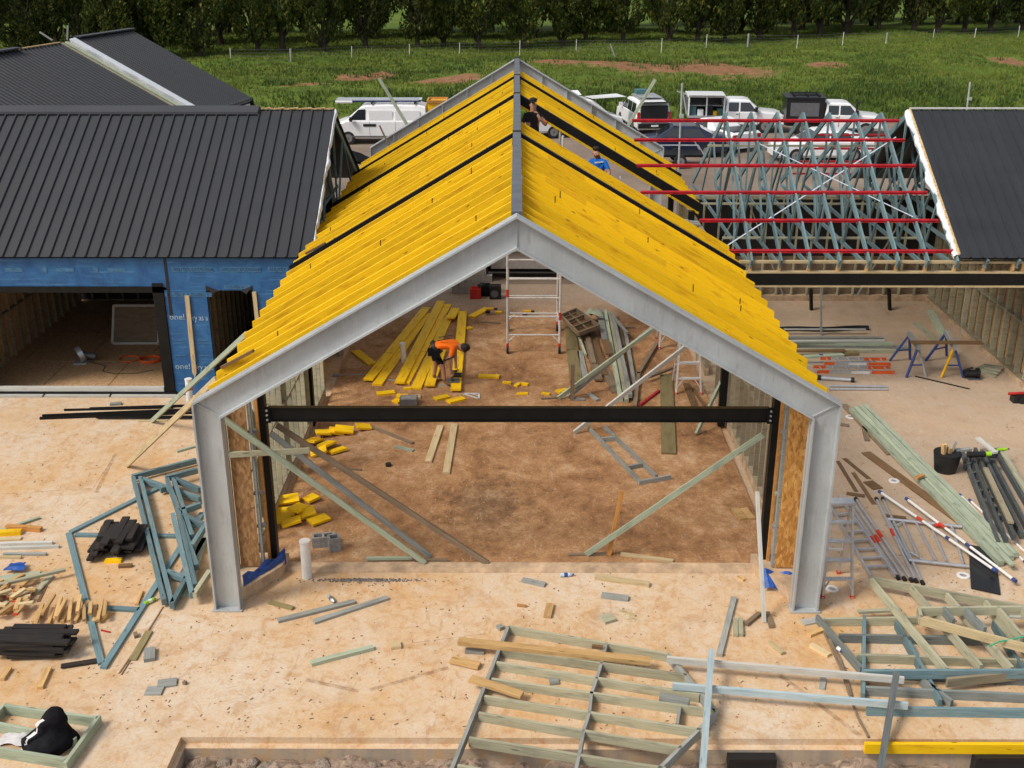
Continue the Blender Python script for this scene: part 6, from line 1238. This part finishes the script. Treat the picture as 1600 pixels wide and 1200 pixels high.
# ---- stacked wall frames at right
def frame(label, mems, z, h=.12, name='wall_frame', wd=.05):
    t = thing(name, label, 'timber frame', tuple(P(*mems[0][0],z)))
    for m_ in mems: p1, p2 = m_[0], m_[1]; dz = m_[3] if len(m_) > 3 else 0; T(None,p1,p2,wd,h,m_[2],z+dz,'member',None,parent=t)
B_, G_, W_ = 'blue_wood', 'treated', 'mid_wood'
frame('lowest wall frame of the right stack, widest',[((1277,960),(1347,1042),W_),((1288,966),(1436,964),G_),((1351,960),(1349,1083),B_),((1311,991),(1620,997),W_),((1339,1022),(1620,1031),G_),((1350,1046),(1620,1058),W_),((1353,1073),(1620,1085),W_),((1355,1104),(1625,1108),B_),((1401,970),(1440,1040),B_),((1420,1000),(1470,1093),B_),((1440,1058),(1488,1094),W_),((1553,970),(1610,1060),B_)],0,.14)
frame('middle wall frame of the right stack, with slanting studs',[((1362,903),(1480,1044),G_),((1424,914),(1534,1039),G_),((1480,926),(1582,1042),G_),((1363,901),(1625,951),G_),((1350,1047),(1625,1046),B_),((1540,938),(1620,1030),G_),((1480,1060),(1620,1046),'stud',-.05)],.145,.14)
frame('topmost small frame at the right edge',[((1437,949),(1625,947),G_),((1437,962),(1625,1012),'pine_pale'),((1436,948),(1440,964),G_),((1475,948),(1491,967),W_),((1509,949),(1540,980),W_),((1560,948),(1598,992),G_),((1598,948),(1625,985),G_)],.29,.14)
T('short pale timber across the right stack corner',(1341,954),(1408,951),.07,.045,'treated',.11); T('wide grey offcut on the right wall frames',(1575,960),(1620,962),.14,.03,'white_wood',.26)
q = [P(1545,1010,.42),P(1560,1003,.42),P(1585,998,.42),P(1612,992,.42)]; MB().path(q,.012,6).build('green_strap','rope_green',None,'green strap looped around the right stack frames','strap')
q = [P(*p,.02) for p in ((1286,985),(1300,1015),(1316,1050),(1325,1080),(1340,1120),(1357,1152))]; MB().path(q,.018,6).build('dark_cable','old_wood',None,'dark ragged cable lying beside the right frames','cable'); q = [P(*p,.02) for p in ((1296,1000),(1312,1030),(1322,1060),(1330,1088))]; MB().path(q,.03,6).build('root_bundle','old_wood',None,'thick brown root strand along the dark cable','root')
# ---- blue trusses at left
frame('largest blue truss lying flat, pointing to the viewer',[((107,832),(158,1035),B_),((161,1042),(316,800),B_),((110,830),(254,758),B_),((118,834),(276,836),B_),((141,947),(217,951),B_)],.0,.045,'roof_truss_frame',.10)
frame('second blue truss, with double chord, beside the dark stack',[((208,744),(256,936),B_),((219,744),(268,940),B_,.0),((206,742),(306,716),B_),((222,746),(312,776),B_),((261,890),(290,902),B_),((291,900),(268,942),B_),((250,762),(256,760),B_)],.05,.11,'roof_truss_frame',.075)
frame('third blue truss, partly behind the left column',[((261,746),(307,882),B_),((271,746),(300,835),B_),((258,744),(308,731),B_),((274,746),(312,762),B_),((280,796),(313,785),B_)],.14,.11,'roof_truss_frame',.075)
frame('nearest blue truss against the left column',[((270,801),(300,926),B_),((279,802),(305,912),B_),((286,802),(318,817),B_),((303,926),(327,890),G_),((300,850),(322,815),B_)],.15,.11,'roof_truss_frame',.075)
T('dark green plank among the blue trusses',(290,930),(322,830),.14,.03,'treated_green',.0,'plank','plank'); T('grey plank among the blue trusses',(280,905),(318,840),.12,.03,'grey_wood',.0,'plank','plank')
# ---- dark board stacks: every board lies loose
LAY = ['bottom','second','third','fourth','fifth','top']; rg = random.Random(21); yl = block('yellow packer under the dark stack',177,876,.28,.1,.05,.05,'yellow_dirty'); block('second packer under the dark stack',196,884,.22,.08,.05,.1,'brown_board')
base = P(182,868,0); dd = (P(205,812,0)-P(172,880,0)).normalized(); ac = V(dd.y,-dd.x,0)
for lay in range(6):
    nb = 7-lay//2
    for k in range(nb):
        c = base+dd*(.22+rg.uniform(-.16,.16)+.02*lay)+ac*((k-(nb-1)/2)*.128+rg.uniform(-.015,.015))+V(0,0,.05+lay*.048+.022); L_ = rg.uniform(.5,.85); d2 = (dd+ac*rg.uniform(-.10,.10)).normalized()
        MB().beam(c-d2*L_/2,c+d2*L_/2,rg.uniform(.11,.135),.04,up=(rg.uniform(-.06,.06),rg.uniform(-.06,.06),1)).build('dark_board','dark_board',None,'dark board, %s from left in the %s layer of the stack inside blue truss' % (ordinal(k+1),LAY[lay]),'board','dark boards stacked inside the blue truss')
for p1,p2,lb in (((76,1042),(62,1073),'right pale bearer under the flat dark stack'),((14,1042),(2,1060),'left pale bearer under the flat dark stack'),((-5,1018),(12,1008),'rear pale bearer under the flat dark stack')): T(lb,p1,p2,.08,.05,'pine',0,'bearer','bearer')
base = P(62,1025,0)
for lay in range(6):
    for k in range(4):
        c = base+V(rg.uniform(-.16,.16)-.1-(.1 if lay > 3 else 0),(k-1.5)*.125+rg.uniform(-.02,.02)+.12,.05+lay*.046+.022); L_ = rg.uniform(.75,1.25); a = rg.uniform(-.07,.07); d2 = V(math.cos(a),math.sin(a),0)
        MB().beam(c-d2*L_/2,c+d2*L_/2,.12,.04,up=(rg.uniform(-.07,.07),rg.uniform(-.07,.07),1)).build('dark_board','dark_board',None,'dark board, %s from front in the %s layer of the flat lower left stack' % (ordinal(k+1),LAY[lay]),'board','dark boards stacked at lower left')
T('thin dark strip sticking out of the flat dark stack',(95,1040),(152,1031),.10,.02,'dark_board',.02,'dark_board','board')
# pale battens
base = P(112,960,0)
for k in range(15):
    u = (k-7)*.095+rg.uniform(-.03,.03); dd2 = (P(128,925,0)-P(108,985,0)).normalized(); a = rg.uniform(-.18,.18); d2 = V(dd2.x*math.cos(a)-dd2.y*math.sin(a),dd2.x*math.sin(a)+dd2.y*math.cos(a),0); c = base+V(u*.8,rg.uniform(-.12,.12),.03+.045*(k % 3)); L_ = rg.uniform(.35,.75)
    MB().beam(c-d2*L_/2,c+d2*L_/2,.055,.045).build('pale_batten','pine',None,'pale short batten, %s from the left in the loose bundle' % ordinal(k+1),'batten','pale battens in the loose bundle')
T('pale batten alone right of the blue truss bar',(213,943),(221,922),.06,.04,'pine',0,'pale_batten','batten'); T('pale batten under the blue truss cross bar',(156,969),(175,955),.07,.04,'pine',0,'pale_batten','batten')
# red-ended heap at left edge
for k in range(34):
    x = rg.uniform(-10,48); y = rg.uniform(918,972)-x*.15; c = P(x,y,0)+V(0,0,.04+rg.uniform(0,.22)*max(0,1-abs(x-12)/45)); a = rg.uniform(-.4,1.9); L_ = rg.uniform(.18,.42); d2 = V(math.cos(a),math.sin(a),rg.uniform(-.15,.15)).normalized()
    m = MB(); m.beam(c-d2*L_/2,c+d2*L_/2,.07,.04); m.beam(c-d2*(L_/2+.002),c-d2*(L_/2-.012),.0715,.0415,mi=1); m.build('timber_chunk',['pine' if k % 3 else 'pine_pale','red_tape' if k % 2 else 'pine_orange'],None,'short timber chunk in the red-ended heap at the left edge','timber offcut','timber chunks in the left heap')
# box frame with bag
t = thing('box_frame', 'green timber box frame at the bottom left corner', 'timber frame', tuple(P(70,1140,0)))
for p1,p2 in (((7,1101),(152,1121)),((-30,1124),(118,1153)),((-40,1162),(102,1185)),((155,1117),(101,1192)),((8,1098),(-40,1150))): T(None,p1,p2,.05,.15,'treated_green',0,'member',None,parent=t)
def bag(label, px, py):
    q = P(px,py,.0); m = MB(); N = 14; H = 12; rows = []
    for j in range(H+1):
        v = j/H; r0 = .30*(1-v)**.55*(1+.15*math.sin(v*9))+.03*(1-v); row = []
        for i in range(N):
            a = 2*math.pi*i/N; r_ = r0*(1+.32*mnoise.noise(Vector((math.cos(a)*1.4,math.sin(a)*1.4,v*3+2)))); row.append(V(q.x+r_*math.cos(a)*1.0+.14*v, q.y+r_*math.sin(a)*.8, .01+.62*v))
        rows.append(row)
    for j in range(H):
        for i in range(N): m.poly([rows[j][i],rows[j][(i+1) % N],rows[j+1][(i+1) % N],rows[j+1][i]])
    t = thing('work_bag', label, 'bag', (q.x,q.y,0)); m.build('cloth','cloth_black',t,smooth=80)
    m = MB()
    for k in range(10):
        v0, v1 = k/10, (k+1)/10; w_ = .028+.012*math.sin(k*1.7)
        e0, e1 = V(q.x-.30+.36*v0+.03*math.sin(k*1.3),q.y-.16,.06+.5*v0), V(q.x-.30+.36*v1+.03*math.sin(k*1.3+1.3),q.y-.16,.06+.5*v1)
        m.poly([e0+V(-w_,0,0),e0+V(w_*.3,-.03,0),e1+V(w_*.3,-.03,0),e1+V(-w_,0,0)])
    m.build('white_lining','cloth_white',t,smooth=80)
bag('black cloth bag with white lining slumped in the box frame',79,1165)
rag('grey_cloth','grey-white cloth scrap in the box frame',P(24,1157,.02).x,P(24,1157,.02).y,.02,.42,.22,'cloth_white',.10,6,None,'cloth')
T('red pencil lying by the blue truss tip',(158,984),(172,987),.02,.02,'red_tool',0,'pencil','pencil')
for k,(a,b) in enumerate((((186,1052),(222,1000)),((190,1054),(255,948)))): T(['left','right'][k]+' thin brown lath lying beside the olive plank',a,b,.02,.008,'brown_board',0,'lath','lath')

# flakes of wood and sawdust
def flakes(name, label, mat, n_, seed, zone):
    rg = random.Random(seed); m = MB()
    for k in range(n_):
        x, y, z = zone(rg); q = P(x,y,z); L_ = rg.uniform(.008,.03); a = rg.uniform(0,3.14); e = V(math.cos(a),math.sin(a),rg.uniform(-.1,.25))*L_; g = V(-math.sin(a),math.cos(a),0)*rg.uniform(.003,.010); q.z += .006
        m.poly([q-e-g,q-e+g,q+e+g,q+e-g])
    m.build(name, mat, None, label, 'debris', None, 'stuff')
flakes('wood_chips','pale wood chips scattered on the hall floor','pine',420,4,lambda r: (r.gauss(800,150),min(875,max(560,r.gauss(700,90))),FZ)); flakes('bark_chips','dark bark and mud chips on the hall floor','old_wood',600,5,lambda r: (r.uniform(470,1150),r.uniform(600,878),FZ)); flakes('slab_chips','brown chips scattered over the front slab','brown_board',420,6,lambda r: (r.uniform(10,1590),r.uniform(890,1140),.0)); flakes('shavings','pale shavings beside the thin stick on the slab','pine_pale',90,7,lambda r: (r.gauss(985,12),r.gauss(964,6),.0)); flakes('side_chips','brown chips scattered on the side slabs','brown_board',260,8,lambda r: (r.choice((r.uniform(10,290),r.uniform(1320,1590))),r.uniform(660,940),.0))
# ================================================================== PEOPLE
def person(label, base, joints, bones, zones, rad, extras=None, cat='person'):
    """joints: name -> Vector (world, relative to base); one skinned surface, coloured by nearest bone"""
    t = thing('person', label, cat, tuple(base)); names = list(joints); me = bpy.data.meshes.new('body')
    me.from_pydata([tuple(joints[n_]) for n_ in names], [(names.index(a),names.index(b)) for a,b in bones], [])
    o = bpy.data.objects.new('body_tmp', me); COL.objects.link(o); md = o.modifiers.new('skin','SKIN'); md.use_smooth_shade = True
    sv = me.skin_vertices[0].data
    for i, n_ in enumerate(names):
        r_ = rad[n_]; sv[i].radius = r_ if hasattr(r_,'__len__') else (r_,r_); sv[i].use_root = (n_ == 'pelvis')
    o.modifiers.new('sub','SUBSURF').levels = 2
    bpy.context.view_layer.update(); dg = bpy.context.evaluated_depsgraph_get(); ev = o.evaluated_get(dg); bm_ = bpy.data.meshes.new_from_object(ev); bpy.data.objects.remove(o)
    bm_.name = 'body'; bm_.materials.clear(); mats = []
    for z_ in zones:
        if z_[2] not in mats: mats.append(z_[2])
    for k in mats: bm_.materials.append(M[k])
    for pl in bm_.polygons:
        c = pl.center; best = None
        for a,b,mt in zones:
            A,Bq = joints[a],joints[b]; ab = Bq-A; f = max(0,min(1,(c-A).dot(ab)/max(1e-6,ab.length_squared))); d = (c-(A+ab*f)).length-.5*(1-f)*0
            if best is None or d < best[0]: best = (d,mt)
        pl.material_index = mats.index(best[1]); pl.use_smooth = True
    bo = bpy.data.objects.new('body', bm_); COL.objects.link(bo); bo.parent = t; ORG[bo] = Vector(base); return t
def hand(par, base, w_, dirv, side):
    """palm is on the body; five short fingers curled"""
    d = dirv.normalized(); s_ = d.cross(V(0,0,1)); s_ = s_.normalized() if s_.length > .1 else V(1,0,0); m = MB(); u = s_.cross(d)
    for k,(o_,l) in enumerate(((-.03,.065),(-.01,.078),(.01,.075),(.03,.06))): a = base+w_+s_*o_+d*.03; b = a+d*l*.5+u*-.01; c = b+d*l*.35-u*.035; m.tube(a,b,.010,6); m.tube(b,c,.0095,6,.007)
    a = base+w_+s_*side*.035; m.tube(a,a+s_*side*.03+d*.035,.011,6,.009); m.tube(a+s_*side*.03+d*.035,a+s_*side*.03+d*.065-u*.02,.009,6,.007); m.build('fingers','skin',par,smooth=60)
def ball(par, name, mat, c, r, seed=0, bump=.0, sub=2):
    bm = bmesh.new(); bmesh.ops.create_icosphere(bm, subdivisions=sub, radius=1)
    for v in bm.verts: k = 1+bump*mnoise.noise(v.co*2.2+Vector((seed,0,0)))*1.0; v.co = Vector((v.co.x*r[0]*k,v.co.y*r[1]*k,v.co.z*r[2]*k))+Vector(c)-ORG[par]
    me = bpy.data.meshes.new(name); bm.to_mesh(me); bm.free(); me.polygons.foreach_set('use_smooth',[True]*len(me.polygons)); me.materials.append(M[mat]); o = bpy.data.objects.new(name,me); COL.objects.link(o); o.parent = par; ORG[o] = ORG[par].copy(); return o
def face(par, c, f, r=.1, mat='skin'):
    """nose, eyes, mouth, ears on a head centred at c, looking along f"""
    f = f.normalized(); s_ = f.cross(V(0,0,1)).normalized(); u = s_.cross(f)
    ball(par,'nose',mat,c+f*.105-u*.015,(.014,.014,.02),0,0,1)
    for sg in (1,-1): ball(par,'eye','hair',c+f*.088+s_*sg*.033+u*.012,(.010,.010,.008),0,0,1); ball(par,'ear',mat,c+s_*sg*.078-u*.005,(.014,.02,.03),0,0,1)
    ball(par,'mouth','red_tool',c+f*.092-u*.055,(.018,.012,.006),0,0,1)
SKZ = 'skin'
# --- bent carpenter in orange: faces right, feet on the floor
bp = P(694,602,FZ); base = V(bp.x,bp.y,FZ)
J = {k: V(*v) for k, v in {'pelvis':(-.22,.10,.88),'waist':(-.10,.10,.99),'chest':(.13,.10,1.04),'neck':(.34,.08,.98),'head':(.43,.07,.90),'headtop':(.54,.06,.86),
 'lhip':(-.22,.02,.84),'lknee':(-.02,-.03,.46),'lankle':(.02,-.05,.10),'ltoe':(.20,-.08,.05),'rhip':(-.24,.20,.84),'rknee':(-.20,.24,.46),'rankle':(-.26,.28,.10),'rtoe':(-.10,.25,.05),
 'lsh':(.24,-.10,.99),'lelb':(.16,-.16,.70),'lwr':(.16,-.10,.44),'lhand':(.17,-.08,.36),'rsh':(.24,.28,1.0),'relb':(.26,.30,.72),'rwr':(.28,.14,.46),'rhand':(.28,.10,.38)}.items()}
bones = [('pelvis','waist'),('waist','chest'),('chest','neck'),('neck','head'),('head','headtop'),('pelvis','lhip'),('lhip','lknee'),('lknee','lankle'),('lankle','ltoe'),('pelvis','rhip'),('rhip','rknee'),('rknee','rankle'),('rankle','rtoe'),('chest','lsh'),('lsh','lelb'),('lelb','lwr'),('lwr','lhand'),('chest','rsh'),('rsh','relb'),('relb','rwr'),('rwr','rhand')]
rad = {'pelvis':(.16,.13),'waist':(.15,.13),'chest':(.17,.15),'neck':.062,'head':.088,'headtop':.07,'lhip':.10,'lknee':.062,'lankle':.05,'ltoe':.045,'rhip':.10,'rknee':.062,'rankle':.05,'rtoe':.045,'lsh':.075,'lelb':.047,'lwr':.033,'lhand':.038,'rsh':.075,'relb':.047,'rwr':.033,'rhand':.038}
def mid(a,b,f,nm): J[nm] = J[a].lerp(J[b],f); return nm
for s_ in 'lr':
    mid(s_+'hip',s_+'knee',.75,s_+'hem'); mid(s_+'knee',s_+'ankle',.78,s_+'sock'); mid(s_+'sh',s_+'elb',.62,s_+'slv'); rad[s_+'hem'] = .085; rad[s_+'sock'] = .052; rad[s_+'slv'] = .062
    bones = [b for b in bones if b not in ((s_+'hip',s_+'knee'),(s_+'knee',s_+'ankle'),(s_+'sh',s_+'elb'))]+[(s_+'hip',s_+'hem'),(s_+'hem',s_+'knee'),(s_+'knee',s_+'sock'),(s_+'sock',s_+'ankle'),(s_+'sh',s_+'slv'),(s_+'slv',s_+'elb')]
def zones(shirt, shorts, boots, sleeve=None):
    z = [('pelvis','pelvis',shorts),('waist','chest',shirt),('chest','neck',shirt),('neck','headtop',SKZ)]
    for s_ in 'lr': z += [('pelvis',s_+'hip',shorts),(s_+'hip',s_+'hem',shorts),(s_+'hem',s_+'sock',SKZ),(s_+'sock',s_+'ankle',boots),(s_+'ankle',s_+'toe',boots),('chest',s_+'sh',shirt),(s_+'sh',s_+'slv',shirt),(s_+'slv',s_+'hand',SKZ)]
    return z
wk = person('person in orange shirt and black shorts bent over sawing boards', base, J, bones, zones('hivis','shorts_black','boots'), rad)
ball(wk,'hair','hair',base+V(.50,.06,.93),(.125,.12,.105),3,.35); face(wk, base+V(.46,.06,.88), V(.55,0,-.8))
hand(wk, base, J['lhand'], V(.1,0,-1), 1); hand(wk, base, J['rhand'], V(.1,-.2,-1), -1)
m = MB(); c = base+J['waist'].lerp(J['pelvis'],.55); ax = (J['waist']-J['pelvis']).normalized(); m.tube(c-ax*.035,c+ax*.035,.185,16); m.build('tool_belt','black_plastic',wk,smooth=50)
for (dx,dy,dz,nm) in ((-.02,-.18,-.10,'belt_pouch'),(-.16,-.13,-.08,'belt_pouch'),(-.1,.25,-.08,'belt_pouch')): MB().box(tuple(base+V(-.25+dx+.05,.1+dy-.05,.88+dz-.04)),tuple(base+V(-.25+dx+.19,.1+dy+.05,.88+dz+.14))).build(nm,'cloth_black',wk)
for dy in (-.02,.2): MB().beam(base+V(-.12,dy,1.13),base+V(.2,dy,1.19),.035,.01).build('brace_strap','black_plastic',wk)
MB().beam(base+V(.02,-.19,.69),base+V(.27,-.19,.80),.03,.03).build('sleeve_band','black_plastic',wk)
q = base+V(.20,-.02,0); t = thing('hand_saw_tool', 'grey circular saw held by the bent carpenter', 'saw', (q.x,q.y,.13)); MB().tube(q+V(-.03,.05,.24),q+V(.03,.05,.24),.12,16).build('blade_guard','car_grey',t,smooth=40); MB().tube(q+V(.03,.05,.25),q+V(.22,.05,.25),.06,12).build('motor','black_plastic',t,smooth=40); MB().tube(q+V(-.04,.06,.34),q+V(.12,.06,.36),.022,8).build('handle','black_plastic',t); MB().box(tuple(q+V(-.12,-.08,.105)),tuple(q+V(.16,.18,.12))).build('base','car_grey',t)
# --- upright people on the scaffold
def standing(label, base, yaw, shirt, shorts, arms, headtilt=(0,.03,0), height=1.0):
    global J, bones, rad
    def rot(v): x,y,z = v; return V(x*math.cos(yaw)-y*math.sin(yaw), x*math.sin(yaw)+y*math.cos(yaw), z*height)
    hx,hy,hz = headtilt
    K = {'pelvis':(0,0,.93),'waist':(0,.01,1.08),'chest':(0,-.01,1.30),'neck':(0,-.01,1.50),'head':(hx*.5,-.03+hy*.5,1.62),'headtop':(hx,-.02+hy,1.72+hz),'lhip':(.09,0,.88),'lknee':(.11,-.03,.48),'lankle':(.11,.02,.08),'ltoe':(.12,-.15,.04),'rhip':(-.09,0,.88),'rknee':(-.12,-.02,.48),'rankle':(-.13,.03,.08),'rtoe':(-.14,-.14,.04),'lsh':(.18,0,1.41),'rsh':(-.18,0,1.41)}
    K.update(arms); J = {k: rot(v) for k,v in K.items()}
    bones = [('pelvis','waist'),('waist','chest'),('chest','neck'),('neck','head'),('head','headtop')]
    for s_ in 'lr':
        mid(s_+'hip',s_+'knee',.8,s_+'hem'); mid(s_+'knee',s_+'ankle',.78,s_+'sock'); mid(s_+'sh',s_+'elb',.7,s_+'slv'); bones += [('pelvis',s_+'hip'),(s_+'hip',s_+'hem'),(s_+'hem',s_+'knee'),(s_+'knee',s_+'sock'),(s_+'sock',s_+'ankle'),(s_+'ankle',s_+'toe'),('chest',s_+'sh'),(s_+'sh',s_+'slv'),(s_+'slv',s_+'elb'),(s_+'elb',s_+'wr'),(s_+'wr',s_+'hand')]
    rad = {'pelvis':(.16,.12),'waist':(.145,.115),'chest':(.165,.13),'neck':.06,'head':.085,'headtop':.075}
    for s_ in 'lr': rad.update({s_+'hip':.095,s_+'hem':.085,s_+'knee':.062,s_+'sock':.05,s_+'ankle':.05,s_+'toe':.045,s_+'sh':.075,s_+'slv':.06,s_+'elb':.045,s_+'wr':.034,s_+'hand':.04})
    t = person(label, base, J, bones, zones(shirt,shorts,'boots'), rad); fw = rot((0,-1,-.15)); face(t, base+(J['head']+J['headtop'])/2+V(0,0,-.02), fw)
    for s_,sd in (('l',1),('r',-1)): hand(t, base, J[s_+'hand'], J[s_+'hand']-J[s_+'wr'], sd)
    return t
hb = P(833,160,Y=ya+.45); feet = V(hb.x,ya+.45,HT+.0)
k = (hb.z+.05-HT)/1.76
wk = standing('person in black shirt and cap, hand at chin, in the roof opening', feet, R(12), 'shirt_black','shorts_black', {'lelb':(.30,-.12,1.18),'lwr':(.12,-.24,1.34),'lhand':(.06,-.20,1.46),'relb':(-.30,-.02,1.14),'rwr':(-.22,-.22,1.12),'rhand':(-.16,-.26,1.12)}, height=k)
hc = feet+J['headtop']; ball(wk,'cap','shirt_black',hc+V(0,0.01,.045),(.10,.11,.065),1,.05); MB().beam(hc+V(0,-.06,.03),hc+V(.02,-.19,.02),.15,.015).build('cap_brim','shirt_black',wk); 
for s_ in 'lr':
    q = feet+J[s_+'slv']; q2 = feet+J[s_+'elb']; MB().tube(q.lerp(q2,-.1),q.lerp(q2,.35),.068,10).build('sleeve_band','hivis',wk,smooth=50)
hb = P(932,236,Y=ya+1.02); feet = V(hb.x+.05,ya+1.02,3.46); k = (hb.z+.06-3.46)/1.76
wk = standing('person in bright blue shirt leaning in the roof opening', feet, R(-28), 'shirt_blue','shorts_black', {'lelb':(.34,-.05,1.14),'lwr':(.30,-.22,.98),'lhand':(.28,-.27,.92),'relb':(-.32,-.08,1.16),'rwr':(-.24,-.30,1.06),'rhand':(-.20,-.36,1.02)}, (-.06,-.05,0), k)
hc = feet+J['headtop']; ball(wk,'hair','hair',hc+V(.02,.03,.04),(.092,.10,.06),2,.15); MB().beam(feet+J['chest']+V(-.10,-.14,.10),feet+J['chest']+V(.12,-.14,.12),.02,.03).build('shirt_print','cloth_white',wk)
